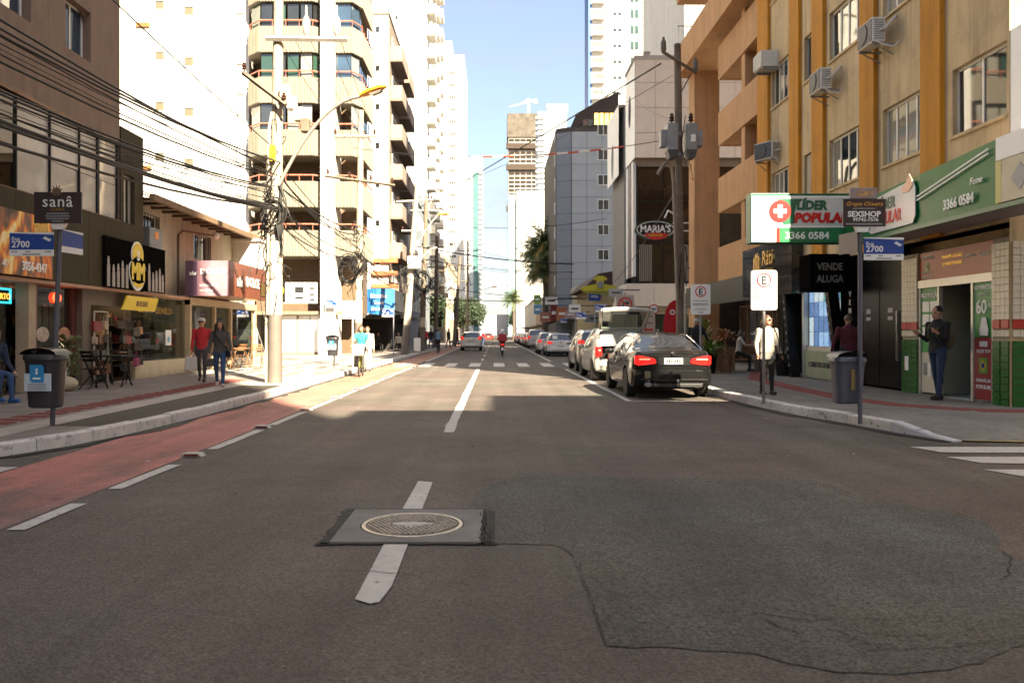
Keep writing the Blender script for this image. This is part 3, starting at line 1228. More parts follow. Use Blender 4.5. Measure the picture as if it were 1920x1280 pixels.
def ac_split(label, u, z, tilt=0.0, pipe=True):
    t = thing('air_conditioner', label, 'air conditioner', (8.75, 26.4 - u, z), -PI / 2 + tilt, 'air conditioners on the ochre facade')
    b = MB()
    b.box(-.36, .36, -.50, -.21, .06, .60)
    b.build('case', ACW, t, bevel=.025)
    b = MB()
    b.box(-.33, .33, -.512, -.501, .09, .57)
    b.lathe([(.22, 0), (.22, .012), (0, .014)], 20, (-.08, -.528, .34), 'y')
    b.build('fan_guard', DGREY, t, smooth=0.6)
    b = MB()
    for i in range(9):
        b.box(.361, .367, -.46, -.25, .12 + i * .05, .14 + i * .05)
    b.build('side_grille', GALV, t, kind='stuff')
    for sx in (-.3, .3):
        b = MB()
        b.box(sx - .02, sx + .02, -.50, 0, .02, .055)
        b.tube([(sx, -.45, .03), (sx, -.01, -.2)], .014, 5)
        b.build('bracket', GALV, t)
    if pipe:
        b = MB()
        b.tube([(.34, -.35, .3), (.43, -.25, .33), (.46, -.1, .5), (.42, .0, .6)], .03, 7)
        b.tube([(.3, -.45, .12), (.42, -.3, -.02), (.5, -.1, -.1), (.6, -.02, .0)], .018, 6)
        b.build('pipe', ACW, t, smooth=True)


ac_split('white split air conditioner under the fourth bay window by the broad ochre band', 8.55, 7.72)
ac_split('white air conditioner under the upper window between the two middle ochre bands', 5.75, 7.55)
ac_split('tilted old air conditioner box nearest the tan balconies on the ochre facade', 1.35, 6.72, tilt=.5)
t = thing('air_conditioner', 'cream slatted window air conditioner high beside the farthest ochre band', 'air conditioner', (8.75, 26.4 - 1.3, 9.66), -PI / 2, 'air conditioners on the ochre facade')
b = MB()
b.box(-.36, .36, -.5, .2, 0, .5)
b.build('case', ACW, t, bevel=.02)
for i in range(5):
    b = MB()
    b.box(-.375, .375, -.53, -.49, .04 + i * .095, .10 + i * .095)
    b.build('slat', ACW, t)
b = MB()
b.box(-.3, -.26, -.45, 0, -.08, -.002)
b.box(.26, .3, -.45, 0, -.08, -.002)
b.build('bracket', GALV, t)

# ground floor: tiled piers
CTILE = mat('cream_tile', (0.64, 0.58, 0.46), 0.35, var=0.12, scale=1.5)
GTILE = mat('green_tile', (0.014, 0.11, 0.018), 0.3, var=0.18, scale=1.5)
RTILE = mat('red_tile', (0.42, 0.03, 0.025), 0.35, var=0.1)
GROUT = mat('grout', (0.36, 0.32, 0.25), 0.9, var=0.15)
b = MB()
b.box(12.3, 12.77, .03, 6, .12, 3.06)
b.build('pier', GROUT, oc)
b = MB()
b.box(9.18, 9.80, .03, .5, .12, 3.06)
pier = b.build('pier', GROUT, oc)


def tile_mesh(w, h, m):
    b = MB()
    b.box(-w / 2, w / 2, 0, .03, -h / 2, h / 2)
    return b.mesh('tile', m)


tc_ = tile_mesh(.113, .113, CTILE)
tg_ = tile_mesh(.2, .115, GTILE)
tr_ = tile_mesh(.2, .15, RTILE)


def tile_wall(par, origin, rz, W):
    e = thing_helper = None
    c, s_ = math.cos(rz), math.sin(rz)

    def P(u, z, me):
        put(me, 'tile', par, (origin[0] + c * u, origin[1] + s_ * u, z), rot=(RND.uniform(-.006, .006), 0, rz + RND.uniform(-.006, .006)))
    n = max(1, int(round(W / .206)))
    w2 = W / n
    for i in range(n):
        for j in range(9):
            P(w2 * (i + .5), .15 + .0625 + j * .125, tg_)
        P(w2 * (i + .5), 1.56, tr_)
    n = max(1, int(round(W / .121)))
    w1 = W / n
    for i in range(n):
        P(w1 * (i + .5), 1.40, tc_)
        for j in range(11):
            P(w1 * (i + .5), 1.70 + j * .121, tc_)


tile_wall(oc, (9.18, .0), 0, .62)
tile_wall(oc, (12.3, .0), 0, .48)
tile_wall(oc, (12.845, .03), PI / 2, 1.45)
b = MB()
b.box(9.35, 9.5, -.02, -.004, .62, .92)
b.build('notice', SIGNW, oc)

# pharmacy front
PANEL = mat('orange_red_panel', (0.42, 0.085, 0.03), 0.35, var=0.1)
POSTG = mat('poster_green', (0.04, 0.26, 0.06), 0.4, var=0.06)
POSTR = mat('poster_red', (0.30, 0.03, 0.035), 0.4, var=0.06)
sh = thing('pharmacy_facade', 'pharmacy shop front with red fascia and green posters beside its open doorway', 'shop front', (8.75, 26.4, 0), -PI / 2)
b = MB()
b.box(9.80, 12.3, .06, .12, 2.48, 3.05)
b.build('fascia', PANEL, sh)
b = MB()
b.box(9.80, 12.3, .02, .14, 2.33, 2.48)
for x in (9.80, 10.50, 11.62, 12.24):
    b.box(x, x + .06, .04, .12, .15, 2.33)
b.build('door_frame', ALU, sh)
text(sh, 'AQUI TEM', 10.1, 2.90, .055, .10, TXTW)
text(sh, 'FARMÁCIA', 10.1, 2.60, .055, .09, TXTW)
text(sh, 'POPULAR', 10.1, 2.51, .055, .09, TXTW)


def emblem(par, x, z, y, s):
    b = MB()
    b.box(x - s, x + s, y - .004, y, z - s * 1.15, z + s * 1.15)
    b.build('emblem_plate', mat('emblem_green', (0.16, 0.36, 0.05), 0.4), par)
    b = MB()
    b.prism([(x, z - s * .9), (x + s * .8, z), (x, z + s * .9), (x - s * .8, z)], y - .009, y - .005)
    b.build('emblem_diamond', YELLOW, par)
    b = MB()
    b.prism([(x + s * .42 * math.cos(t * PI / 8), z + s * .42 * math.sin(t * PI / 8)) for t in range(16)], y - .014, y - .010)
    b.build('emblem_disc', BLUE, par)


emblem(sh, 10.1, 2.76, .058, .075)
text(sh, 'MANIPULAÇÃO', 11.0, 2.86, .055, .10, GOLD)
text(sh, 'E PERFUMARIA', 11.0, 2.72, .055, .10, GOLD)
text(sh, 'cosméticos', 11.55, 2.82, .055, .09, TXTW)
text(sh, 'Saúde', 12.0, 2.80, .055, .14, TXTW, shear=.3)
b = MB()
b.box(9.86, 10.50, .07, .09, 1.02, 2.33)
pl = b.build('poster', POSTG, sh, label='green promotion poster with white price cards')
text(pl, 'PROMOÇÃO', 10.18, 2.13, .066, .13, TXTW, bold=.003)
for i in range(2):
    for j in range(3):
        b = MB()
        b.box(9.91 + i * .29, 10.17 + i * .29, .06, .068, 1.32 + j * .26, 1.53 + j * .26)
        b.build('price_card', SIGNW, pl)
b = MB()
b.box(9.86, 10.50, .07, .09, .2, 1.015)
pl2 = b.build('poster', mat('poster_paper', (0.55, 0.52, 0.42), 0.6, var=0.1), sh, label='cream paper notice poster below the promotion')
for i in range(3):
    b = MB()
    b.box(9.95 + i * .17, 10.05 + i * .17, .062, .068, .55 - i * .03, .8)
    b.build('price_card', [GALV, SIGNW, POSTG][i], pl2)
b = MB()
b.box(11.68, 12.24, .07, .09, 1.33, 2.33)
pg = b.build('poster', POSTG, sh, label='green poster reading genericos 60')
text(pg, 'GENÉRICOS', 11.96, 2.2, .066, .10, TXTW, bold=.002)
text(pg, 'COM ATÉ', 11.96, 2.09, .066, .07, TXTW)
text(pg, '60', 11.90, 1.76, .066, .36, TXTW, bold=.008, sx=.9)
text(pg, '%', 12.15, 1.86, .066, .12, TXTW)
b = MB()
b.lathe([(.12, 0), (.14, .1), (.07, .3), (.06, .33)], 12, (12.0, .05, 1.36), sy=.15)
b.build('poster_figure', SIGNW, pg)
b = MB()
b.box(11.68, 12.24, .07, .09, .2, 1.325)
pr = b.build('poster', POSTR, sh, label='red poster with a green and yellow emblem')
text(pr, 'AQUI TEM', 11.96, 1.05, .066, .09, TXTW)
emblem(pr, 11.96, .82, .068, .12)
text(pr, 'FARMÁCIA', 11.96, .52, .066, .09, TXTW)
text(pr, 'POPULAR', 11.96, .40, .066, .10, TXTW, bold=.002)
b = MB()
b.box(11.85, 12.08, .062, .068, 1.16, 1.26)
b.build('price_card', SIGNW, pr)
b = MB()
b.box(9.80, 12.3, 5.0, 5.1, .15, 3.05)
b.box(9.75, 9.80, .12, 5, .15, 3.05)
b.box(12.3, 12.35, .12, 5, .15, 3.05)
b.box(9.8, 12.3, .1, 5, .12, .155)
b.build('shop_interior', mat('shop_interior_pale', (0.48, 0.54, 0.49), 0.8, var=0.1), sh)
shf = thing('shelf_unit', 'stocked dark shelf unit seen inside the pharmacy doorway', 'shelf', (8.75, 26.4, 0), -PI / 2)
b = MB()
b.box(11.1, 12.1, 2.4, 2.45, .15, 2.6)
for j in range(7):
    b.box(11.1, 12.1, 2.0, 2.4, .2 + j * .36, .225 + j * .36)
b.build('rack', WOODD, shf)
stock = [mat('stock_%s' % n, c, .5, var=.2) for n, c in [('red', (.35, .05, .04)), ('white', (.5, .5, .48)), ('green', (.08, .22, .1)), ('yellow', (.5, .35, .06)), ('blue', (.06, .12, .3))]]


def goods(par, x0, x1, y0, y1, zs, seed, hmax=.26, name='goods', mats=None):
    r = random.Random(seed)
    b = MB()
    mats = mats or stock
    for z in zs:
        x = x0
        while x < x1 - .06:
            w = r.uniform(.05, .12)
            h = r.uniform(.45, 1) * hmax
            b.cur = r.randrange(len(mats))
            if r.random() < .5:
                b.box(x, x + w * .9, y0, y0 + (y1 - y0) * r.uniform(.5, 1), z, z + h)
            else:
                b.lathe([(w * .4, 0), (w * .4, h * .65), (w * .15, h * .8), (w * .15, h)], 7, (x + w / 2, y0 + w, z))
            x += w
    return b.build(name, mats, par, kind='stuff')


goods(shf, 11.12, 12.08, 2.02, 2.3, [.226 + j * .36 for j in range(6)], 1)

# green sign band over the pharmacy
GSIGN = mat('sign_vinyl_green', (0.010, 0.16, 0.042), 0.3, var=0.25, scale=1.2, spec=.2)
LGREY = mat('sign_panel_grey', (0.58, 0.60, 0.60), 0.25, var=0.05)
LRED = mat('sign_red', (0.55, 0.012, 0.012), 0.35, var=0.05)
LGRN = mat('sign_dark_green', (0.01, 0.11, 0.05), 0.35, var=0.05)
gs = thing('shop_sign', 'long green pharmacy sign band with phone number 3366 0584 over the shop', 'sign', (7.7, 17.62, 0), -PI / 2)
NS = 24
b = MB()
for i in range(NS):
    u0, u1 = 5.36 * i / NS, 5.36 * (i + 1) / NS
    y0, y1 = .012 * math.sin(i * 1.9), .012 * math.sin((i + 1) * 1.9)      # vinyl pulled over a frame ripples
    zt0, zt1 = 4.14 + .24 * i / NS, 4.14 + .24 * (i + 1) / NS
    b.poly([(u0, y0, 3.36), (u1, y1, 3.36), (u1, y1 * -.7, 3.85), (u0, y0 * -.7, 3.85)])
    b.poly([(u0, y0 * -.7, 3.85), (u1, y1 * -.7, 3.85), (u1, 0, zt1), (u0, 0, zt0)])
b.build('banner', GSIGN, gs, smooth=True)
b = MB()
b.prism([(0, 3.36), (6.3, 3.36), (6.3, 4.38), (5.36, 4.38), (0, 4.14)], .05, 1.04, 'y')
b.build('sign_box', SOFFIT, gs)
b = MB()
b.box(-.03, 6.32, -.05, .05, 3.29, 3.36)
b.build('bottom_trim', LGRN, gs)
b = MB()
b.prism([(1.35, 3.42), (2.95, 3.42), (3.05, 3.55), (3.05, 4.05), (2.95, 4.22), (1.5, 4.10), (1.1, 3.98), (.95, 3.8), (1.1, 3.55)], -.05, -.032)
pn = b.build('logo_panel', LGREY, gs)
b = MB()
b.prism([(1.05, 3.98), (1.75, 4.05), (1.5, 3.92), (1.35, 3.7), (1.3, 3.5), (1.1, 3.6)], -.056, -.051)
b.build('logo_leaf', LGRN, pn)
text(pn, 'LÍDER', 1.62, 3.83, -.055, .30, LGRN, 'LEFT', bold=.009, shear=.12, sx=.9)
text(pn, 'POPULAR', 1.48, 3.55, -.055, .31, LRED, 'LEFT', bold=.012, shear=.12, sx=.80)
b = MB()
b.prism([(2.62, 4.02), (2.86, 4.02), (2.98, 4.12), (2.96, 4.22), (2.86, 4.34), (2.72, 4.18), (2.6, 4.13)], -.062, -.051)
b.build('logo_ornament', mat('logo_peach', (0.75, 0.42, 0.28), 0.4), pn)
b = MB()
for k in (0, .07):
    b.prism([(3.1, 3.80 + k), (5.2, 4.18 + k), (5.2, 4.205 + k), (3.1, 3.825 + k)], -.05, -.035)
b.build('stripe', SIGNW, gs)
text(gs, 'Fone', 4.72, 3.78, -.05, .17, SIGNW, 'LEFT', shear=.2)
text(gs, '3366 0584', 4.4, 3.50, -.05, .24, SIGNW, 'CENTER', bold=.004, sx=.85)
b = MB()
b.box(5.38, 6.3, -.04, .045, 3.38, 4.02)
en = b.build('end_panel', mat('sign_cream', (0.52, 0.46, 0.33), 0.5, var=0.15), gs)
b = MB()
b.box(5.38, 5.52, -.043, -.0405, 3.38, 4.02)
b.build('end_stripe', mat('sign_pale_yellow', (0.55, 0.48, 0.15), 0.5), gs)
b = MB()
b.box(5.38, 6.3, -.04, .045, 4.03, 4.38)
b.build('end_panel', SIGNW, gs)
b = MB()
b.prism([(5.95, 3.50), (6.15, 3.70), (5.95, 3.90), (5.75, 3.70)], -.048, -.041)
b.build('end_diamond', GALV, en)
# white board on the side-street wall, square to the road
t = thing('wall_board', 'white board high on the corner of the beige building above the sign band', 'sign', (8.72, 13.6, 0))
b = MB()
b.box(.04, 5, -.30, -.004, 4.35, 6.55)
b.build('board', SIGNW, t)
b = MB()
b.box(.12, .45, -.315, -.302, 5.9, 6.1)
b.build('board_plate', GALV, t)

# sign that stands out over the pavement
ps = thing('projecting_sign', 'pharmacy sign standing out over the pavement with red cross and phone number', 'sign', (0, 17.72, 0))
b = MB()
b.box(5.66, 8.15, 0, .34, 3.40, 4.50)
b.build('box', LGRN, ps, bevel=.012)
b = MB()
b.box(5.68, 8.12, -.022, -.002, 3.74, 4.44)
b.build('face_panel', SIGNW, ps)
b = MB()
b.prism([(5.96, 4.08), (6.02, 4.28), (6.19, 4.40), (8.0, 4.40), (8.08, 4.3), (8.08, 3.88), (8.0, 3.79), (6.19, 3.79), (6.02, 3.88)], -.034, -.024)
b.build('logo_panel', LGREY, ps)
b = MB()
b.prism([(6.26, 4.37), (6.82, 4.37), (6.66, 4.22), (6.62, 4.05), (6.68, 3.84), (6.39, 3.80), (6.24, 4.0)], -.040, -.035)
b.build('logo_leaf', LGRN, ps)
b = MB()
b.lathe([(.24, -.05), (.24, -.041)], 28, (6.30, 0, 4.1), 'y')
b.build('logo_disc', LRED, ps)
b = MB()
b.box(6.30 - .14, 6.30 + .14, -.058, -.051, 4.05, 4.15)
b.box(6.25, 6.35, -.059, -.0515, 3.96, 4.24)
b.build('cross', SIGNW, ps)
text(ps, 'LÍDER', 6.66, 4.14, -.045, .27, LGRN, 'LEFT', bold=.014, shear=.12, sx=.95)
text(ps, 'POPULAR', 6.62, 3.86, -.045, .28, LRED, 'LEFT', bold=.018, shear=.12, sx=.98)
b = MB()
b.box(6.30, 8.12, -.022, -.002, 3.42, 3.73)
b.build('phone_panel', GREEN, ps)
text(ps, '3366 0584', 6.90, 3.49, -.03, .22, SIGNW, 'CENTER', bold=.004, sx=1.05)
for x0, x1, m in [(5.68, 5.90, mat('sign_pale_blue', (.35, .55, .62), .4)), (5.90, 6.22, SIGNW), (6.22, 6.295, LRED)]:
    b = MB()
    b.box(x0, x1, -.022, -.002, 3.42, 3.73)
    b.build('corner_stripe', m, ps)

# black estate agent front next to the tiled pier
BGLOSS = mat('black_gloss', (0.008, 0.0075, 0.007), 0.22, var=0.2, spec=.15)
ea = thing('agency_facade', 'black estate agency front with dark doors, glass of listings and slanted posts', 'shop front', (8.75, 26.4, 0), -PI / 2)
b = MB()
b.box(7.0, 9.18, .10, .2, .15, 3.3)
b.box(6.2, 7.0, -.02, .2, .15, 3.3)
b.build('black_wall', SIGNK, ea)
for i, (a, c) in enumerate([(7.08, 8.08), (8.12, 9.1)]):
    b = MB()
    b.box(a, c, .05, .098, .2, 3.1)
    d = b.build('door', BGLOSS, ea, bevel=.008)
    b = MB()
    b.box((c - .16) if i else (a + .12), (c - .13) if i else (a + .15), 0.0, .05, .8, 1.9)
    b.build('handle', STEEL, d)
    for zz, h in ((1.86, .11), (1.70, .08)):
        b = MB()
        b.box((a + c) / 2 - .12, (a + c) / 2 + .1, .044, .0495, zz, zz + h)
        b.build('sticker', GALV, d)
# glass of listings
b = MB()
b.box(3.55, 6.2, .12, .16, .92, 1.05)
b.box(3.55, 3.66, .02, .16, .15, 2.85)
b.box(6.1, 6.2, .02, .16, .15, 2.85)
b.box(3.66, 6.1, .1, .16, 2.72, 2.85)
b.build('window_frame', ALU, ea)
b = MB()
b.box(3.66, 6.1, .06, .1, .17, .92)
pp = b.build('plinth_panel', mat('sage_panel', (0.28, 0.32, 0.22), 0.5, var=0.1), ea)
text(pp, 'CORRETOR DE IMÓVEIS', 4.85, .48, .055, .2, DGREY, sx=.85, bold=.004)
put(pane_mesh(2.44, 1.68, GLASS_SHOP, 'shop_pane'), 'shop_pane', ea, (4.88, .10, 1.88))
b = MB()
b.box(3.6, 6.15, .9, .95, .2, 2.9)
b.build('back_board', mat('agency_board', (0.25, 0.30, 0.42), .7, var=.3), ea)
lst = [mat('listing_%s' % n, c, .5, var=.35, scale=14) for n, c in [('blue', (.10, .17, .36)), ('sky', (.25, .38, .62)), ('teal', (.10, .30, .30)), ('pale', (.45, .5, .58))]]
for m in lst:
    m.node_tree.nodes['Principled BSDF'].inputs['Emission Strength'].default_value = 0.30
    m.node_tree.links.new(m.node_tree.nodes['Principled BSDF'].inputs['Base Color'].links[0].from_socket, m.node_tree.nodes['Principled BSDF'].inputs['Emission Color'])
me_l = []
for m in lst:
    b = MB()
    b.box(-.145, .145, 0, .008, -.2, .2)
    me_l.append(b.mesh('listing', m))
for i in range(7):
    for j in range(4):
        put(me_l[RND.choice([0, 0, 0, 1, 1, 2, 3])], 'listing', ea, (3.86 + i * .335, .17, 1.24 + j * .41))
for i in range(8):
    b = MB()
    b.box(3.69 + i * .335, 3.70 + i * .335, .165, .175, 1.03, 2.72)
    b.build('hanging_wire', STEEL, ea)
# slanted posts with letters
for k, (u0, u1) in enumerate([(2.75, 3.35), (5.75, 6.5)]):
    b = MB()
    b.prism([(u0, 2.75), (u0 + .22, 2.75), (u1 + .22, .15), (u1, .15)], -.28, -.02)
    q = b.build('slanted_post', BGLOSS, ea)
    for i, ch in enumerate('VENDEALUGA'):
        tt = .06 + i * .088
        text(q, ch, u0 + .11 + (u1 - u0) * tt, 2.75 - 2.6 * tt - .08, -.29, .15, GALV)
text(ea, 'V', 6.75, 2.30, -.03, .20, TXTW)
for i, ch in enumerate('ENDE'):
    text(ea, ch, 6.75, 2.10 - i * .21, -.03, .19, TXTW)
b = MB()
b.box(.0, 3.5, .9, .95, .15, 3.3)
b.box(0, 3.55, -.05, .9, 3.28, 3.34)
b.build('recess_wall', SIGNK, ea)
vs = thing('projecting_sign', 'black square sign reading VENDE ALUGA over the agency door', 'sign', (0, 19.7, 0))
b = MB()
b.box(7.76, 8.74, 0, .7, 2.44, 3.36)
b.build('box', SIGNK, vs, bevel=.01)
text(vs, 'VENDE', 8.25, 2.96, -.006, .25, GALV, bold=.006, sx=.8)
text(vs, 'ALUGA', 8.25, 2.66, -.006, .25, GALV, bold=.006, sx=.8)
# black marble fascia with gold lettering
ms = thing('shop_sign', 'polished black stone fascia with gold crest and lettering', 'sign', (8.42, 27.2, 0), -PI / 2)
MARB = mat('polished_black_stone', (0.03, 0.028, 0.024), 0.06, var=0.5, scale=2.5, coat=.5)
for k in range(3):
    b = MB()
    b.prism([(k * 1.5 + .006, 2.62 - .03 * k), (k * 1.5 + 1.494, 2.59 - .03 * k), (k * 1.5 + 1.494, 4.18), (k * 1.5 + .006, 4.18)], 0, .32)
    b.build('stone_panel', MARB, ms)
text(ms, 'Ráti', 2.55, 3.52, -.02, .66, GOLD, 'CENTER', ext=.02, shear=.05, sx=.95)
text(ms, 'PLANEJADOS', 2.5, 3.28, -.02, .17, GOLD, 'CENTER', ext=.01)
text(ms, 'MÓVEIS', 2.5, 3.06, -.02, .13, GOLD, 'CENTER', ext=.01)
text(ms, 'ATELIER', 2.6, 2.80, -.02, .16, GOLD, 'CENTER', ext=.01)
b = MB()
for i in range(4):
    x = 1.2 + i * .16
    b.box(x, x + .10, -.03, 0, 3.42, 3.62 + .1 * (2 - abs(i - 1.5)))
    b.lathe([(.05, 0), (.06, .06), (0, .2)], 8, (x + .05, -.015, 3.64 + .1 * (2 - abs(i - 1.5))), sy=.3)
b.box(1.15, 1.85, -.03, -.002, 3.36, 3.41)
b.build('gold_crest', GOLD, ms)

# ---------------------------------------------------------------- tan building with open balconies
tb = thing('apartment_building', 'tan building with open concrete balconies beside the ochre banded block', 'building', (8.75, 36.1, 0), -PI / 2)
U = 9.65
b = MB()
b.box(0, 1.0, 0, 1.1, 0, 12.9)
b.build('column', TAN, tb)
b = MB()
b.box(7.5, 7.9, .06, .9, 3.3, 12.9)
b.build('column', TAN, tb)
for (z0, z1) in [(3.45, 4.75), (6.1, 7.45), (8.72, 10.0), (11.3, 12.6)]:
    b = MB()
    b.box(4.75, U, 0, .16, z0, z1)
    b.box(4.75, 4.92, .16, 1.0, z0, z1)
    b.build('balcony_parapet', TAN, tb)
    b = MB()
    b.box(4.77, U, .16, 3.4, z0 + .02, z0 + .2)
    b.build('balcony_slab', TAN, tb)
b = MB()
b.box(5.8, U, 3.2, 3.4, 3.3, 12.9)
b.box(U - .02, U + .04, .2, 3.4, 3.3, 12.9)
b.build('inner_wall', TAN, tb)
b = MB()
b.prism([(0, 12.9), (U, 12.9), (U, 14.2), (0, 14.2)], -.55, .2)
b.box(0, U, .2, 9, 12.9, 13.1)
b.build('overhang_beam', TAN, tb)
for k in range(4):
    z0 = 16.2 + k * 2.9
    b = MB()
    b.box(0, U, -.55, .0, z0, z0 + 1.2)
    b.box(0, U, .0, 9, z0, z0 + .18)
    b.build('balcony_parapet', TAN, tb)
b = MB()
b.box(.3, 5.6, 2.4, 18, 13.1, 51)
b.box(5.6, U, 2.4, 9, 13.1, 27)
b.build('upper_wall', TAN, tb)
b = MB()
for i in range(12):
    b.box(.05, .09, -.5 + i * .2, -.47 + i * .2, 14.2, 15.2)
b.box(.04, .10, -.55, 2, 15.2, 15.25)
b.build('handrail', WHITE2, tb)
b = MB()
b.box(-.02, 9.2, -.12, .0, 2.55, 3.42)
b.box(9.2, 9.62, -.10, .0, 2.6, 3.3)
b.build('fascia', mat('dark_fascia', (0.012, 0.012, 0.013), 0.4, var=0.2, spec=.2), tb)
for k in range(4):
    b = MB()
    b.box(2.75 + k * .22, 2.92 + k * .22, -.135, -.12, 2.74, 2.92)
    b.build('fascia_letter', SIGNW, tb)
b = MB()
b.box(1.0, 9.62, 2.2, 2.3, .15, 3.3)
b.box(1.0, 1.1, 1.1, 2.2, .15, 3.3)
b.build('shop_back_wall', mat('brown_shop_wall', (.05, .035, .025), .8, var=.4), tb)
window(tb, 3.6, 6.6, .35, 2.5, 1.2, 3, mf=WOODB, mg=GLASS_SHOP, name='shop_window')
window(tb, 6.9, 9.0, .15, 2.5, 1.0, 2, mf=WOODD, mg=GLASS_SHOP, name='shop_window')
b = MB()
for i in range(9):
    b.box(6.95 + i * .22, 7.0 + i * .22, .9, .94, .2, 2.5)
b.build('slat_screen', WOODB, tb)

# ---------------------------------------------------------------- white block with oval windows and dark glass bay
STONE = mat('grey_stone_panel', (0.60, 0.555, 0.50), 0.6, var=0.1, scale=1.5)
STONEJ = mat('panel_joint', (0.08, 0.07, 0.065), 0.9)
ow = thing('office_building', 'white building with oval side windows above a dark glass bay', 'building', (8.75, 50, 0))
b = MB()
OV = [(math.cos(t * PI / 12), math.sin(t * PI / 12)) for t in range(24)]
b.box(0.02, 9, .03, 3.6, 12.4, 18.5)
b.build('joint_backing', STONEJ, ow)
me_p = {}
for i in range(5):
    for j in range(4):
        b = MB()
        b.box(-.62 if i == 0 else -.82, .62 if i == 0 else .82, 0, .06, -.77, .77)
        put(b.mesh('stone_panel', STONE), 'stone_panel', ow, (.64 if i == 0 else 2.10 + (i - 1) * 1.66, -.02, 13.15 + j * 1.565))


def oval_wall(y0, y1, z0, z1, yc, zc, ry, rz_, name):
    """Side wall towards the road with a real oval opening."""
    bb = MB()
    n = 32
    P = []
    for i in range(n):
        t = 2 * PI * i / n
        c, s_ = math.cos(t), math.sin(t)
        k = min((y1 - yc) / abs(c) if c > 0 else (yc - y0) / max(1e-6, -c) if c < 0 else 99, (z1 - zc) / s_ if s_ > 1e-6 else (zc - z0) / -s_ if s_ < -1e-6 else 99)
        P.append(((yc + ry * c, zc + rz_ * s_), (yc + k * c, zc + k * s_)))
    for i in range(n):
        (a, c_), (d, e) = P[i], P[(i + 1) % n]
        bb.poly([(0, a[0], a[1]), (0, d[0], d[1]), (0, e[0], e[1]), (0, c_[0], c_[1])])
        bb.poly([(0, a[0], a[1]), (.35, a[0], a[1]), (.35, d[0], d[1]), (0, d[0], d[1])])
    for (yy, zz) in [(y0, z0), (y1, z0), (y1, z1), (y0, z1)]:
        a = math.atan2((zz - zc), (yy - yc))
        i = int((a % (2 * PI)) / (2 * PI) * n)
        p, q = P[i][1], P[(i + 1) % n][1]
        bb.poly([(0, p[0], p[1]), (0, yy, zz), (0, q[0], q[1])])
    bb.build(name, WHITE2, ow)
    bb = MB()
    bb.prism([(yc + (ry + .1) * c, zc + (rz_ + .1) * s_) for c, s_ in OV], .3, .34, 'x')
    bb.build('oval_window', GLASS_DARK, ow)


oval_wall(.04, 3.6, 12.4, 18.5, 2.0, 15.75, .5, 1.05, 'side_wall')
oval_wall(6.6, 12.2, 12.6, 17.6, 9.6, 14.1, .62, 1.3, 'side_wall')
b = MB()
b.box(.6, 9, 3.6, 6.6, 4, 17.9)
b.box(.001, 9, 6.62, 12.2, 17.4, 17.6)
b.box(-.05, 9.05, -.06, 3.65, 18.5, 18.75)
b.box(.4, 9, 6.7, 12.2, 4, 17.4)
b.build('upper_wall', mat('grey_recess', (.35, .34, .32), .8), ow)
DGLASS = mirror_glass('bronze_glass', (0.014, 0.011, 0.009), 1.45, .05)
b = MB()
b.box(.25, 9, .7, 3.6, 4.5, 12.35)
b.box(0, .25, .7, 3.6, 4.5, 5)
b.build('bay_core', DARKIN, ow)
for i in range(4):
    for j in range(3):
        put(pane_mesh(1.6, 2.5, DGLASS), 'pane', ow, (1.1 + i * 1.66, .6, 5.9 + j * 2.58), rot=(RND.uniform(-.01, .01), 0, RND.uniform(-.01, .01)))
b = MB()
for i in range(5):
    b = MB()
    b.box(.27 + i * 1.66 - .03, .27 + i * 1.66 + .03, .52, .66, 4.55, 12.35)
    b.build('mullion', BLACK, ow)
for j in range(4):
    b = MB()
    b.box(.25, 7, .54, .66, 4.55 + j * 2.58, 4.63 + j * 2.58)
    b.build('transom', BLACK, ow)
b = MB()
for k in range(2):
    for i in range(7):
        x0 = .35 + k * 2.4
        b.box(x0 + i * .12, x0 + i * .12 + .09, .5, .53, 4.7, 7.0)
b.build('curtain', mat('grey_curtain', (.15, .13, .11), .9), ow, kind='stuff')
for k, (y0, m) in enumerate([(.75, WHITE2), (1.55, mat('purple_banner', (.10, .05, .085), .5, var=.5, scale=2)), (2.8, WHITE2)]):
    b = MB()
    b.box(.0, .2, y0, y0 + (.55 if k != 1 else 1.1), 4.5, 12.3)
    b.build('side_panel', m, ow)
b = MB()
b.prism([(0, 12.4), (9, 12.4), (9, 11.9), (.3, 11.9)], .3, .69, 'y')
b.build('bay_soffit', mat('bay_brown', (.16, .13, .10), .7), ow)
CREAMP = mat('cream_panel', (.52, .47, .40), .6, var=.06)
for i in range(4):
    b = MB()
    b.prism([(-.55 + i * 1.7 if i else -1.0, 3.1), (1.13 + i * 1.7, 3.1), (1.13 + i * 1.7, 4.5), (-.55 + i * 1.7, 4.5)], -.3, 3)
    b.build('canopy_panel', CREAMP, ow)
b = MB()
b.box(0, 9, 1.2, 12, .15, 3.1)
b.build('ground_wall', OFFW, ow)
window(ow, .3, 2.6, .5, 2.7, 1.12, 2, mf=WHITE2, mg=GLASS_SHOP2, name='shop_window')
window(ow, 3, 5, .2, 2.7, 1.12, 2, mf=WHITE2, mg=GLASS_SHOP2, name='shop_window')
t = thing('roof_plant', 'green bushy potted plant on the roof edge of the oval windowed block', 'plant', (9.6, 50.6, 18.75))
b = MB()
b.lathe([(.18, 0), (.25, .4)], 10)
b.build('pot', CONC, t)
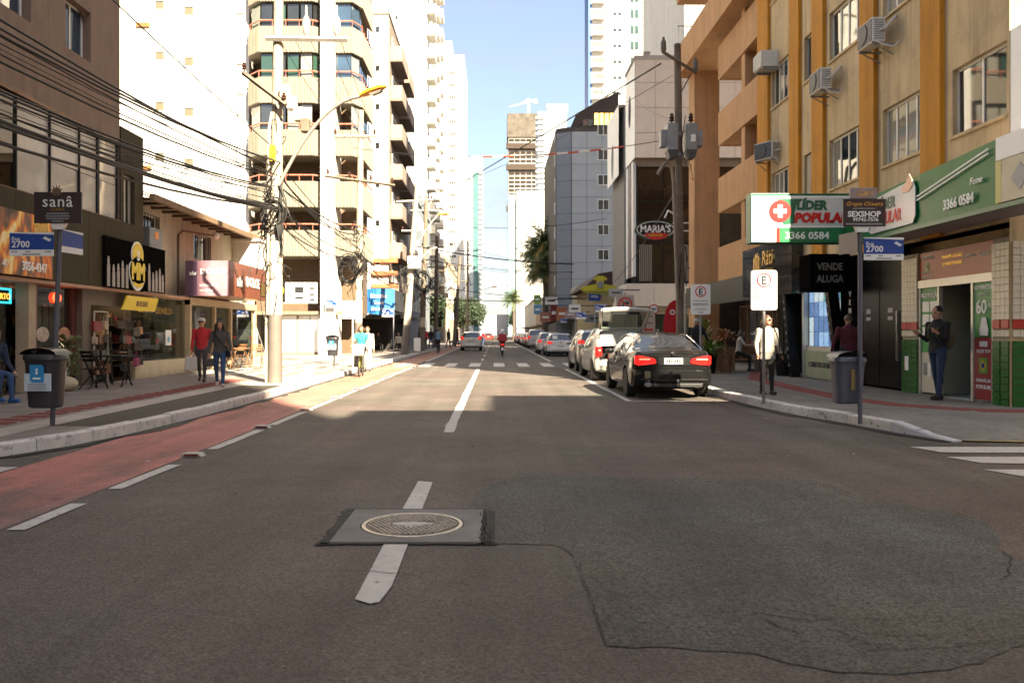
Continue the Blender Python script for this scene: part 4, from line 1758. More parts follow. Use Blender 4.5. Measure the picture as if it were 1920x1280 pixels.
# ---------------------------------------------------------------- left side: mauve and olive shop building (faces +x, local u runs away from the camera)
MAUVE = mat('mauve_render', (0.205, 0.145, 0.112), 0.9, grime=.3, var=0.12, scale=0.7, streak=True, bump=0.12, bscale=60)
OLIVE = mat('olive_panel', (0.058, 0.050, 0.030), 0.8, spec=.15, grime=.2, var=0.1, scale=0.8)
SALMON = mat('salmon_soffit', (0.42, 0.25, 0.17), 0.8, var=0.1)
DISPW = mat('display_cream', (0.45, 0.38, 0.26), 0.7, var=0.15)
lb = thing('shop_building', 'mauve shop building with a mirrored window band over an olive fascia', 'building', (-9.8, 8.0, 0), PI / 2)
b = MB()
ops = [(10.25, 11.4, 7.95, 9.15), (7.5, 8.9, 7.95, 9.4), (4.5, 5.9, 7.95, 9.4), (10.25, 11.4, 11.2, 12.5), (7.5, 8.9, 11.2, 12.5)]
b.facade(0, 12.9, 6.36, 15.5, ops, d=.3)
b.poly([(0, 0, .15), (0, 0, 15.5), (0, 12, 15.5), (0, 12, .15)])
b.poly([(12.9, 0, 4), (12.9, 14, 4), (12.9, 14, 15.5), (12.9, 0, 15.5)])
b.poly([(0, 0, 15.5), (12.9, 0, 15.5), (12.9, 14, 15.5), (0, 14, 15.5)])
b.poly([(0, 14, 0), (0, 14, 15.5), (12.9, 14, 15.5), (12.9, 14, 0)])
b.build('wall', MAUVE, lb)
b = MB()
b.box(0, 12.9, -.05, .0, 6.30, 6.37)
b.box(0, 12.9, -.03, .0, 4.30, 4.35)
b.build('band_trim', WOODB, lb)
for a, c, z0, z1 in ops:
    w = window(lb, a, c, z0, z1, .2, 2, mf=WHITE2, mg=GLASS_BLUE, nz=1)
    b = MB()
    b.prism([(a, z1 - .25), (a + .06, z1 - .12), (a + .2, z1 - .03), (a + .3, z1 + .001), (a, z1 + .001)], .12, .2)
    b.build('arch_corner', MAUVE, w)
    b = MB()
    b.prism([(c, z1 - .25), (c, z1 + .001), (c - .3, z1 + .001), (c - .2, z1 - .03), (c - .06, z1 - .12)], .12, .2)
    b.build('arch_corner', MAUVE, w)
PALE_REFL = mirror_glass('pale_reflection_glass', (0.55, 0.52, 0.45), 1.8, .1)  # pale base colour stands in for bright reflections in the band
# mirrored band: sheet after sheet in dark mullions
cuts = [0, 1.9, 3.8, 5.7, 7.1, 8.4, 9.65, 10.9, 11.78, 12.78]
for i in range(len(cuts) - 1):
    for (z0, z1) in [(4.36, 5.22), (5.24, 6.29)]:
        put(pane_mesh(cuts[i + 1] - cuts[i] - .02, z1 - z0, PALE_REFL if i in (5, 6, 7, 8) or (i == 3 and z0 < 5) else GLASS_BIG), 'pane', lb, ((cuts[i] + cuts[i + 1]) / 2, .05, (z0 + z1) / 2), rot=(RND.uniform(-.012, .012), 0, RND.uniform(-.016, .016)))
for i, c in enumerate(cuts):
    w = .05 if i in (4, 8, 2) else .015
    b = MB()
    b.box(c - w, c + w, .0, .06, 4.35, 6.3)
    b.build('mullion', BLACK, lb)
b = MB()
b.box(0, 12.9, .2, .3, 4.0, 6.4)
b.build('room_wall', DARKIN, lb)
b = MB()
b.facade(12.9, 14.25, 2.55, 6.82, [(13.08, 13.72, 3.85, 5.62)], d=.2, y=-.02)
b.poly([(14.25, -.02, 2.55), (14.25, 6, 2.55), (14.25, 6, 6.82), (14.25, -.02, 6.82)])
b.poly([(12.9, -.02, 6.82), (14.25, -.02, 6.82), (14.25, 6, 6.82), (12.9, 6, 6.82)])
b.box(12.9, 14.2, .25, .3, 3.5, 6)
b.build('olive_pier', OLIVE, lb)
window(lb, 13.08, 13.72, 3.85, 5.62, .1, 2, mf=ALU, mg=GLASS_BIG, fw=.06)
for k in range(6):
    a, c = -.5 + k * 2.9, -.5 + (k + 1) * 2.9 - .012
    if c > 14.2:
        c = 17.4
    z1 = 4.31 if k < 4 else 3.78
    if k == 4:
        b = MB()
        b.box(a, 13.6, -.10, .12, 2.56, 4.31)
        b.build('fascia_panel', OLIVE, lb)
        a = 13.61
    if k == 5:
        break
    b = MB()
    b.box(a, c, -.10, .12, 2.56, z1)
    b.build('fascia_panel', OLIVE, lb)
b = MB()
b.box(-.5, 17.4, -.10, 6, 2.47, 2.545)
b.build('soffit', SALMON, lb)

# burning wood print with phone number
fire = mat('fire_print', (0.25, 0.09, 0.03), 0.35, var=0.2)
fn, fl = fire.node_tree.nodes, fire.node_tree.links
fb = fn['Principled BSDF']
tcn = fn.new('ShaderNodeTexCoord')
mpn = fn.new('ShaderNodeMapping')
mpn.inputs['Scale'].default_value = (1.6, 1.6, .8)
mpn.inputs['Rotation'].default_value = (0, .5, 0)
non = fn.new('ShaderNodeTexNoise')
non.inputs['Scale'].default_value = 1.7
non.inputs['Detail'].default_value = 5
non.inputs['Distortion'].default_value = 1.2
rmp = fn.new('ShaderNodeValToRGB')
for p, c in [(.36, (.05, .03, .02, 1)), (.47, (.25, .10, .05, 1)), (.54, (.7, .16, .02, 1)), (.62, (.85, .5, .08, 1)), (.7, (.9, .75, .4, 1))]:
    e = rmp.color_ramp.elements.new(p)
    e.color = c
fl.new(tcn.outputs['Object'], mpn.inputs['Vector'])
fl.new(mpn.outputs['Vector'], non.inputs['Vector'])
fl.new(non.outputs['Fac'], rmp.inputs['Fac'])
fl.new(rmp.outputs['Color'], fb.inputs['Base Color'])
t = thing('shop_sign', 'printed sign of burning wood with phone number at the near end of the olive fascia', 'sign', (-9.7, 8.0, 0), PI / 2)
b = MB()
b.box(5.5, 9.45, -.06, -.002, 2.58, 3.88)
b.build('print_panel', fire, t)
text(t, '3056-4347', 8.75, 2.70, -.066, .26, SIGNW, bold=.006, sx=.8)
text(t, '47', 7.75, 2.70, -.066, .22, SIGNW)
b = MB()
b.prism([(8.7, 3.55), (8.8, 3.85), (9.0, 3.7), (9.2, 3.85), (9.25, 3.55), (9.0, 3.4)], -.07, -.062)
b.build('handle_print', GOLD, t)
# black sign with yellow emblem and cutlery
t = thing('shop_sign', 'black sign with a yellow MM emblem between rows of grey bottles', 'sign', (-9.7, 8.0, 0), PI / 2)
b = MB()
b.box(11.75, 15.35, -.08, -.002, 2.56, 3.82)
b.build('panel', SIGNK, t, bevel=.01)
b = MB()
b.prism([(13.5 + .50 * math.cos(a * PI / 12), 3.14 + .60 * math.sin(a * PI / 12) * (1 if math.sin(a * PI / 12) < 0 else .4)) for a in range(24)], -.10, -.082)
b.lathe([(.36, -.10), (.36, -.082)], 24, (13.5, 0, 3.50), 'y')
b.build('emblem_back', SIGNW, t)
b = MB()
b.lathe([(.32, -.115), (.32, -.101)], 24, (13.5, 0, 3.50), 'y')
b.build('emblem_disc', YELLOW, t)
b = MB()
b.prism([(13.5 + .46 * math.cos(a * PI / 12), 3.06 + .40 * math.sin(a * PI / 12)) for a in range(24)], -.1165, -.101)
b.build('emblem_dark', SIGNK, t)
text(t, 'S', 13.5, 3.36, -.12, .34, SIGNW, bold=.01)
text(t, 'MM', 13.5, 2.86, -.118, .60, YELLOW, bold=.03, sx=.85)
b = MB()
b.prism([(13.2, 2.70), (13.5, 2.62), (13.8, 2.70), (13.8, 2.78), (13.5, 2.72), (13.2, 2.78)], -.122, -.113)
b.build('emblem_ribbon', YELLOW, t)
cut = mat('cutlery_grey', (.30, .27, .25), .5, var=.1)
for i, x in enumerate([11.9, 12.17, 12.42, 12.66, 12.9, 14.25, 14.5, 14.72, 14.95, 15.15]):
    h = [.68, .45, .5, .62, .52, .7, .42, .5, .6, .4][i]
    b = MB()
    b.box(x - .07, x + .07, -.094, -.082, 2.58, 2.58 + h * .8)
    b.lathe([(.05, 0), (.065, .08), (.03, .2)], 8, (x, -.088, 2.58 + h * .8), sy=.1)
    b.build('cutlery_print', cut, t)

# ground floor shops
WARM = mat('warm_lamp', (1.0, .72, .35), .5, emit=3.0)
fs = thing('shopfront', 'dark bottle shop front with beige pillar and glass beside the seated person', 'shop front', (-9.8, 8.0, 0), PI / 2)
b = MB()
for bx in [(8.85, 9.12, .02, .3), (9.45, 9.62, .35, .45), (-.5, -.2, .02, .3), (4.0, 4.2, .02, .3)]:
    b = MB()
    b.box(*bx, .15, 2.47)
    b.build('pillar', mat('beige_pillar', (.40, .31, .22), .7, var=.15), fs)
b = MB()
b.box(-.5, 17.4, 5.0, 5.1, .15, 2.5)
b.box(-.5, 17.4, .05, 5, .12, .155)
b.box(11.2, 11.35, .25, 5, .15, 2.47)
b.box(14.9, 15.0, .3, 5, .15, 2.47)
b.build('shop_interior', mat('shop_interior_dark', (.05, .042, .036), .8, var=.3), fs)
b = MB()
b.box(9.6, 9.66, .3, .36, .15, 2.47)
b.box(11.05, 11.2, .26, .4, .15, 2.47)
b.box(9.66, 11.05, .3, .36, .92, 1.06)
b.build('window_frame', mat('dark_red_frame', (.16, .05, .04), .5, var=.2), fs)
put(pane_mesh(1.4, 1.4, GLASS_SHOP2, 'shop_pane'), 'shop_pane', fs, (10.35, .32, 1.77))
b = MB()
b.box(9.66, 11.05, .31, .35, .16, .92)
b.build('low_panel', mat('pale_grey_panel', (.33, .36, .30), .6, var=.15), fs)
put(pane_mesh(4.6, 2.2, GLASS_SHOP2, 'shop_pane'), 'shop_pane', fs, (6.53, .4, 1.3))
for k, (x, m) in enumerate([(9.85, SIGNW), (10.75, ORANGE)]):
    b = MB()
    b.lathe([(.17, .29), (.17, .296)], 18, (x, 0, 0), 'y', sx=1, sy=1.5)
    o = b.build('window_sticker', mat('sticker_%d' % k, (.45, .2, .12) if k else (.5, .4, .34), .5, var=.5, scale=12), fs)
    o.location.z = 1.38
b = MB()
b.lathe([(.16, .26), (.16, .29)], 18, (10.4, 0, 2.22), 'y', sy=1, sx=.8)
b.build('round_sign', mat('red_neon', (.9, .06, .02), .4, emit=1.2), fs)
b = MB()
for i in range(5):
    b.box(9.7 + i * .27, 9.9 + i * .27, .5, .52, 1.15 + (i * 37 % 5) * .08, 1.9 + (i * 53 % 4) * .1)
b.build('hanging_print', mat('grey_print', (.30, .30, .24), .6, var=.6, scale=7), fs)
t = thing('open_sign', 'teal framed neon sign reading ABERTO hanging in the bottle shop window', 'sign', (-10.15, 8.0, 0), PI / 2)
b = MB()
NEON = mat('teal_neon', (.02, .32, .42), .4, emit=.55)
for (x0, x1, z0, z1) in [(8.05, 8.75, 2.02, 2.06), (8.05, 8.75, 2.30, 2.34), (8.05, 8.09, 2.06, 2.30), (8.71, 8.75, 2.06, 2.30)]:
    b.box(x0, x1, -.03, .0, z0, z1)
b.build('neon_frame', NEON, t)
text(t, 'ABERTO', 8.4, 2.11, -.02, .17, mat('amber_neon', (.7, .32, .04), .4, emit=.5), bold=.002)
b = MB()
b.box(8.09, 8.71, .0, .02, 2.06, 2.30)
b.build('back', BLACK, t)
for k in range(3):
    t = thing('shelf_unit', ['dark shelf unit of bottles behind the seated person', 'dark shelf unit of bottles deeper in the bottle shop', 'dark shelf unit just behind the pillar of the bottle shop'][k], 'shelf', (-10.9 - (k == 1) * 1.3, 8.0, 0), PI / 2, 'bottle shop shelves')
    x0 = [6.2, 4.0, 9.7][k]
    x1 = x0 + [2.6, 4.5, 1.3][k]
    b = MB()
    b.box(x0, x1, .4, .45, .15, 2.2)
    for j in range(6):
        b.box(x0, x1, 0, .4, .2 + j * .34, .23 + j * .34)
    for x in (x0, x1 - .04):
        b.box(x, x + .04, 0, .4, .15, 2.2)
    b.build('rack', WOODD, t)
    goods(t, x0 + .05, x1 - .05, .03, .3, [.231 + j * .34 for j in range(5)], 20 + k, .27, mats=[mat('bottle_%d' % i, c, .2, var=.2) for i, c in enumerate([(.02, .06, .02), (.08, .02, .01), (.25, .16, .05), (.35, .34, .3), (.01, .01, .01)])])
for x, y, z in [(12.0, 1.2, 2.2), (13.0, .8, 2.3), (13.3, 1.6, 2.1), (14.4, 1.0, 2.3), (15.3, 1.4, 2.3), (16.3, 1.0, 2.3), (5.5, 1.6, 2.2), (7.5, 2.2, 2.2), (10.3, 1.8, 2.3)]:
    b = MB()
    b.sph((x, y, z), .06, .06, .06, 8, 6)
    b.build('ceiling_lamp', mat('lamp_bulb', (1.0, .72, .38), .5, emit=14.0), fs)
# bag shop opening
bs = thing('shopfront', 'bag shop front with open dark doorway and white display rack', 'shop front', (-9.8, 8.0, 0), PI / 2)
b = MB()
b.box(11.2, 11.6, .1, .25, .15, 2.47)
b.box(13.62, 13.72, .1, .25, .15, 2.47)
b.box(11.6, 13.7, .1, .25, 2.1, 2.47)
b.build('door_frame', mat('taupe_frame', (.14, .11, .085), .7, var=.15), bs)
b = MB()
for x in (11.62, 12.30):
    b.box(x, x + .025, .02, .05, .15, 1.95)
b.box(11.62, 12.32, .02, .05, 1.93, 1.955)
for j in range(4):
    b.box(11.645, 12.3, .025, .04, .5 + j * .36, .515 + j * .36)
b.build('rack', mat('rack_white', (.5, .42, .4), .5), bs)
bagm = [mat('leather_%d' % i, c, .45, var=.25, scale=6) for i, c in enumerate([(.02, .018, .016), (.16, .06, .025), (.30, .13, .05), (.25, .03, .04), (.05, .03, .02), (.4, .3, .2), (.32, .05, .12)])]


def bag_mesh(m):
    b = MB()
    b.prism([(-.13, 0), (.13, 0), (.15, .04), (.12, .22), (-.12, .22), (-.15, .04)], -.05, .05)
    b.tube([(-.08, 0, .21), (-.06, 0, .36), (0, 0, .41), (.06, 0, .36), (.08, 0, .21)], .009, 5)
    return b.mesh('bag', m, bevel=.006, seg=1)


bag_me = [bag_mesh(m) for m in bagm]
bk = 0
bag_col = ['black', 'brown', 'tan', 'red', 'dark brown', 'cream', 'pink']
for col_, (x0, nx, y0, zs) in enumerate([(11.72, 3, .0, (1.5, 1.12, .74, .36)), (12.5, 2, .35, (1.55, 1.1, .7, .3)), (13.2, 2, .05, (1.5, 1.1, .75, .4)), (13.72, 2, -.1, (1.35, .95, .55))]):
    for i in range(nx):
        for zi, z in enumerate(zs):
            k = RND.choice([0, 0, 1, 1, 2, 3, 4, 4, 5, 6])
            o = put(bag_me[k], 'handbag', None, (-9.8 - y0 - RND.uniform(0, .08), 8 + x0 + i * .24 + RND.uniform(-.03, .03), z + RND.uniform(-.04, .04)), rot=(0, 0, PI / 2 + RND.uniform(-.5, .5)))
            o.scale = (1, 1, RND.uniform(.8, 1.15))
            tag(o, '%s handbag on the bag shop %s, %s row, %s hook' % (bag_col[k], ['white rack', 'back wall', 'door side', 'yellow sign end'][col_], ['top', 'second', 'third', 'bottom'][zi], ['near', 'far', 'farthest'][i]), 'handbag', '%s bags hung at the bag shop' % bag_col[k])
t = thing('hanging_sign', 'yellow tilted sign hanging over the bag shop doorway', 'sign', (-9.72, 8.0, 0), PI / 2)
b = MB()
b.prism([(12.75, 2.02), (14.75, 2.02), (15.0, 2.40), (13.05, 2.40)], -.05, -.01)
b.build('panel', YELLOW, t)
text(t, 'BOLSAS', 13.9, 2.14, -.055, .20, WOODB, bold=.004, shear=.3)
b = MB()
for x in (13.2, 14.8):
    b.box(x, x + .015, -.04, -.02, 2.39, 2.47)
b.build('hanger', STEEL, t)
t = thing('backpack_rack', 'black backpacks and cases stacked in the bag shop doorway', 'luggage', (-10.3, 8, 0), PI / 2)
r = random.Random(4)
for k in range(6):
    b = MB()
    x, z = 12.4 + (k % 3) * .4, .15 + (k // 3) * .6
    b.box(x, x + .36, 0, .25, z, z + .56)
    b.build('case', bagm[[0, 0, 4, 0, 4, 0][k]], t, bevel=.05)
# glass front with gold lettering
dz = thing('shopfront', 'bright glass shop front with gold lettering and cream plinth beside the bag shop', 'shop front', (-9.8, 8.0, 0), PI / 2)
b = MB()
b.box(13.85, 17.4, .02, .3, .15, .62)
b.build('plinth', mat('cream_plinth', (.55, .47, .33), .4, var=.2, scale=3), dz)
for i in range(3):
    put(pane_mesh(1.15, 1.8, GLASS_SHOP2, 'shop_pane'), 'shop_pane', dz, (14.45 + i * 1.17, .12, 1.54))
b = MB()
b.box(13.86, 17.4, 3.2, 3.25, .6, 2.47)
b.box(13.86, 17.4, .1, 3.2, 2.44, 2.47)
b.build('back_wall', mat('cream_interior', (.34, .28, .18), .8, var=.25), dz)
text(dz, 'DONELLA', 15.9, 1.98, .09, .26, GOLD, bold=.006)
b = MB()
for i in range(3):
    b.prism([(14.25 + i * .12, 2.0), (14.35 + i * .12, 2.0), (14.33 + i * .12, 2.3 - abs(i - 1) * .08), (14.27 + i * .12, 2.3 - abs(i - 1) * .08)], .08, .1)
b.build('gold_crest', GOLD, dz)
for i in range(3):
    t = thing('display_stand', ['display shelf of shoes behind the gold lettered glass', 'middle display shelf behind the gold lettered glass', 'display shelf at the far end of the gold lettered glass'][i], 'shelf', (-10.7, 8, 0), PI / 2, 'displays behind the gold lettered glass')
    b = MB()
    x = 14.1 + i * 1.1
    for j in range(3):
        b.box(x, x + .9, 0, .4, .62 + j * .5, .65 + j * .5)
    b.box(x, x + .03, 0, .4, .15, 1.7)
    b.box(x + .87, x + .9, 0, .4, .15, 1.7)
    b.build('rack', DISPW, t)
    goods(t, x + .05, x + .85, .03, .3, [.651, 1.151, 1.651], 50 + i, .3, mats=bagm + [DISPW])
t = thing('wall_poster', 'white poster with blue drop sticking on the shop glass', 'poster', (-9.7, 8, 0), PI / 2)
b = MB()
b.box(15.55, 15.95, -.01, .0, 1.05, 1.5)
b.build('sheet', SIGNW, t)
b = MB()
b.prism([(15.75 + .09 * math.cos(a * PI / 6), 1.22 + .09 * math.sin(a * PI / 6)) for a in range(12)], -.016, -.011)
b.build('drop', mat('sky_blue_print', (.1, .4, .65), .4), t)

# glossy sign box that wraps the corner
PINK = mat('sign_dusky_pink', (.30, .17, .20), .15, var=.35, scale=.8, coat=.5)
BRN = mat('sign_brown', (.20, .065, .035), .2, var=.2, coat=.4)
t = thing('shop_sign', 'glossy pink and brown wrap-around sign with white crown logos', 'sign', (-9.86, 25.5, 0))
b = MB()
b.box(0, 1.41, .0, 4.1, 2.60, 3.72)
b.build('box', BRN, t)
b = MB()
b.box(0, 1.41, -.02, -.001, 2.60, 3.72)
pk = b.build('front_panel', PINK, t)
b = MB()
b.box(0, .38, -.026, -.021, 2.62, 3.70)
b.build('violet_strip', mat('sign_violet', (.12, .07, .12), .2), pk)


def crown(par, x, z, y, s):
    b = MB()
    b.prism([(x - s, z), (x + s, z), (x + 1.15 * s, z + 1.1 * s), (x + .5 * s, z + .6 * s), (x, z + 1.35 * s), (x - .5 * s, z + .6 * s), (x - 1.15 * s, z + 1.1 * s)], y - .006, y)
    b.build('crown_logo', SIGNW, par)


crown(pk, .24, 3.26, -.027, .10)
text(pk, 'DOLCE', .47, 3.30, -.026, .24, SIGNW, 'LEFT', bold=.004)
text(pk, 'acessórios', .45, 2.90, -.026, .15, SIGNW, 'LEFT')
text(pk, 'semijoias', .45, 2.74, -.026, .12, SIGNW, 'LEFT')
side = bpy.data.objects.new('side_panel', None)
COL.objects.link(side)
side.parent = t
side.location = (1.43, 0, 0)
side.rotation_euler = (0, 0, PI / 2)
crown(side, .95, 2.95, 0, .24)
text(side, 'DOLCE', 2.4, 3.0, 0, .46, SIGNW, bold=.008)
b = MB()
b.box(3.3, 3.9, -.004, 0, 2.75, 3.2)
b.build('yellow_figure', GOLD, side)

# low house with tiled eave behind the signs
lh = thing('house', 'low cream house with brown eave and barred windows above the corner sign', 'house', (-10.3, 22.25, 0), PI / 2)
b = MB()
ops = [(.5, 2.3, 3.9, 4.95), (5.1, 6.7, 3.95, 4.85)]
b.facade(0, 11, 2.5, 5.4, ops, d=.18)
b.poly([(11, 0, .1), (11, 6, .1), (11, 6, 6), (11, 0, 5.4)])
b.box(3.4, 11, .9, 1, .1, 5)
b.build('wall', OFFW, lh)
for a, c, z0, z1 in ops:
    w = window(lh, a, c, z0, z1, .12, 2, mf=WHITE2, mg=GLASS_DARK)
    b = MB()
    for i in range(9):
        xx = a + (c - a) * (i + .5) / 9
        b.box(xx - .012, xx + .012, -.05, -.03, z0, z1)
    b.build('bars', DGREY, w, kind='stuff')
b = MB()
b.poly([(-.05, -.75, 5.22), (11.2, -.75, 5.22), (11.2, 5, 7.6), (-.05, 5, 7.6)])
b.poly([(-.05, -.75, 5.16), (-.05, 5, 7.5), (11.2, 5, 7.5), (11.2, -.75, 5.16)])
b.box(-.05, 11.2, -.85, -.72, 5.10, 5.28)
b.build('roof', mat('brown_eave', (.19, .125, .075), .8, var=.25), lh)
b = MB()
for i in range(14):
    b.box(.1 + i * .8, .2 + i * .8, -.7, .0, 5.12, 5.2)
b.build('rafters', mat('dark_rafters', (.10, .07, .045), .8), lh, kind='stuff')
b = MB()
b.tube([(3.7, -.02, 2.6), (3.7, -.04, 4.6), (3.9, -.1, 4.75), (5.6, -.5, 4.8)], .035, 6)
b.build('drain_pipe', mat('pipe_brown', (.16, .12, .09), .6), lh)
b = MB()
b.sph((5.7, -.55, 4.8), .13, .13, .13)
b.build('wall_lamp', SIGNW, lh, smooth=True)
b = MB()
b.box(9.1, 10.6, -1.1, .0, 3.74, 5.0)
b.box(9.0, 10.7, -1.15, .05, 5.0, 5.1)
b.build('terrace_wall', WHITE, lh)
t = thing('air_conditioner', 'grey split air conditioner with orange warning plate on the low cream house', 'air conditioner', (-10.25, 23.4, 3.85), PI / 2)
b = MB()
b.box(-.45, .45, -.35, 0, 0, .62)
b.build('case', GALV, t, bevel=.03)
b = MB()
b.box(-.1, .12, -.36, -.351, .3, .52)
b.build('warning_plate', ORANGE, t)
# glass shop below the corner sign
cs = thing('shopfront', 'glass cafe front under the wrap-around sign with sunlit panes', 'shop front', (-9.75, 25.5, 0), PI / 2)
b = MB()
b.box(-.05, .1, -.05, .12, .15, 2.5)
b.box(2.2, 2.35, -.05, .12, .15, 2.5)
b.box(3.9, 4.05, -.05, .12, .15, 2.5)
b.box(6.9, 7.05, -.05, .12, .15, 2.5)
b.box(-.05, 7.05, -.06, .13, 2.32, 2.55)
b.build('frame', mat('pale_wood_frame', (.45, .34, .22), .6, var=.15), cs)
for i, (a, c) in enumerate([(.12, 1.15), (1.18, 2.18), (2.37, 3.88), (4.07, 5.45), (5.48, 6.88)]):
    put(pane_mesh(c - a, 2.1, GLASS_SHOP2, 'shop_pane'), 'shop_pane', cs, ((a + c) / 2, .03, 1.24))
b = MB()
b.box(-.05, 7, 2.6, 2.7, .15, 2.6)
b.box(-.05, 7, .1, 2.6, 2.5, 2.6)
b.box(7.0, 7.1, .1, 2.7, .15, 2.6)
b.build('interior_wall', mat('white_interior', (.42, .40, .34), .8, var=.15), cs)
b = MB()
b.box(.5, 1.0, -.01, .02, 1.55, 2.25)
b.build('door_poster', DGREY, cs)

# ---------------------------------------------------------------- furniture on the left pavement
def folding_chair(label, x, y, rz, m, grp):
    t = thing('folding_chair', label, 'chair', (x, y, H), rz, grp)
    for s_ in (-.2, .2):
        b = MB()
        b.tube([(s_, -.22, 0), (s_, .2, .86)], .017, 5)
        b.build('leg', m, t)
        b = MB()
        b.tube([(s_ * .85, .25, 0), (s_ * .85, -.2, .46)], .016, 5)
        b.build('leg', m, t)
    for k in range(4):
        b = MB()
        b.box(-.2, .2, -.2 + k * .1, -.12 + k * .1, .44, .46)
        b.build('seat_slat', m, t)
    for k in range(3):
        b = MB()
        b.box(-.2, .2, .12 + k * .035, .14 + k * .035, .62 + k * .09, .68 + k * .09)
        b.build('back_slat', m, t)
    return t


def table(label, x, y, m, w=.7, grp=None, rz=0):
    t = thing('table', label, 'table', (x, y, H), rz, grp)
    for k in range(6):
        b = MB()
        b.box(-w / 2, w / 2, -w / 2 + k * w / 6, -w / 2 + (k + 1) * w / 6 - .012, .71, .735)
        b.build('top_slat', m, t)
    for s_ in (-1, 1):
        for q in (-1, 1):
            b = MB()
            b.tube([(s_ * w * .4, q * w * .38, 0), (s_ * w * .36, -q * w * .38, .71)], .018, 5)
            b.build('leg', m, t)
    return t


table('black folding table outside the bag shop doorway', -9.0, 18.9, BLACK, .75)
folding_chair('black folding chair left of the black table', -9.05, 18.05, 2.6, BLACK, None)
folding_chair('black folding chair tucked at the far side of the black table', -9.25, 19.75, .6, BLACK, None)
table('wooden cafe table by the pale pillar of the glass cafe', -9.05, 28.4, WOODB, .7)
for i, (x, y, rz, lab) in enumerate([(-9.1, 27.5, 2.9, 'wooden folding chair nearest the walking pair outside the cafe'), (-8.7, 29.2, .4, 'wooden folding chair behind the cafe table nearest the road'), (-9.4, 29.4, -.3, 'wooden folding chair against the cafe glass'), (-8.6, 31.2, .2, 'wooden folding chair farthest along the cafe front')]):
    folding_chair(lab, x, y, rz, WOODB, 'cafe chairs')
t = thing('seat_cushion_basket', 'cream sack with a bottle lying by the low shop panel', 'sack', (-9.35, 17.35, H))
b = MB()
b.sph((0, 0, .16), .3, .22, .17)
b.build('sack', DISPW, t, smooth=True)
b = MB()
b.lathe([(.05, .28), (.05, .42), (.02, .48), (.02, .54)], 10)
b.build('bottle', SIGNW, t, smooth=True)
t = thing('planter_plant', 'tall thin potted plant before the pale low shop panel', 'plant', (-9.55, 17.9, H))
b = MB()
b.lathe([(.13, 0), (.16, .3), (.17, .3), (.15, .27)], 12)
b.build('pot', BLACK, t)
b = MB()
r = random.Random(8)
for k in range(70):
    a, h = r.uniform(0, 6.28), r.uniform(.2, 1.1)
    L = r.uniform(.15, .3)
    x, y = math.cos(a) * .1 * r.random(), math.sin(a) * .1 * r.random()
    b.add([(x, y, h), (x + math.cos(a + .3) * L * .5, y + math.sin(a + .3) * L * .5, h + L * .7), (x + math.cos(a) * L, y + math.sin(a) * L, h + L * .5), (x + math.cos(a - .3) * L * .5, y + math.sin(a - .3) * L * .5, h + L * .4)], [(0, 1, 2, 3)])
b.build('foliage', mat('olive_leaf', (.10, .12, .03), .6, var=.4, scale=9), t, kind='stuff')
# ---------------------------------------------------------------- left, farther: balcony building, white towers
BAYB = mat('ribbed_beige', (0.20, 0.178, 0.135), 0.7, var=0.08)
RAIL = mat('coral_rail', (0.46, 0.15, 0.10), 0.5, var=0.08)
cb = thing('apartment_building', 'rounded apartment building with ribbed beige balcony bands, coral rails and a white column', 'building', (-14.6, 47, 0))
BAYP = [[(0, .6), (.0, .35), (.85, -.5), (4.0, -.5), (4.48, -.15)], [(5.3, -.35), (6.3, -.35), (6.75, .6), (6.75, 4.5)]]
levels = [5.9, 8.75, 11.75, 14.8, 17.75, 20.7, 23.7]
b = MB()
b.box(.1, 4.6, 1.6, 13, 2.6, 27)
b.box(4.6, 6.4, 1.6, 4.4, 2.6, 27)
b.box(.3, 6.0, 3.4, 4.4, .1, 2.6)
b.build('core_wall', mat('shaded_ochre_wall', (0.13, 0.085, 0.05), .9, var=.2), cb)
b = MB()
b.box(4.5, 5.28, -.72, 1.6, .1, 28)
b.box(4.38, 5.4, -.75, .2, .1, 2.2)
b.build('column', WHITE, cb)


def ribbon(mb, path, z0, z1, t=.0):
    for i in range(len(path) - 1):
        (x0, y0), (x1, y1) = path[i], path[i + 1]
        mb.poly([(x0, y0, z0), (x1, y1, z0), (x1, y1, z1), (x0, y0, z1)])


def offs(path, d):
    out = []
    for i, p in enumerate(path):
        a = Vector(path[max(0, i - 1)])
        c = Vector(path[min(len(path) - 1, i + 1)])
        t = (c - a).normalized()
        out.append((p[0] - t.y * d, p[1] + t.x * d))
    return out


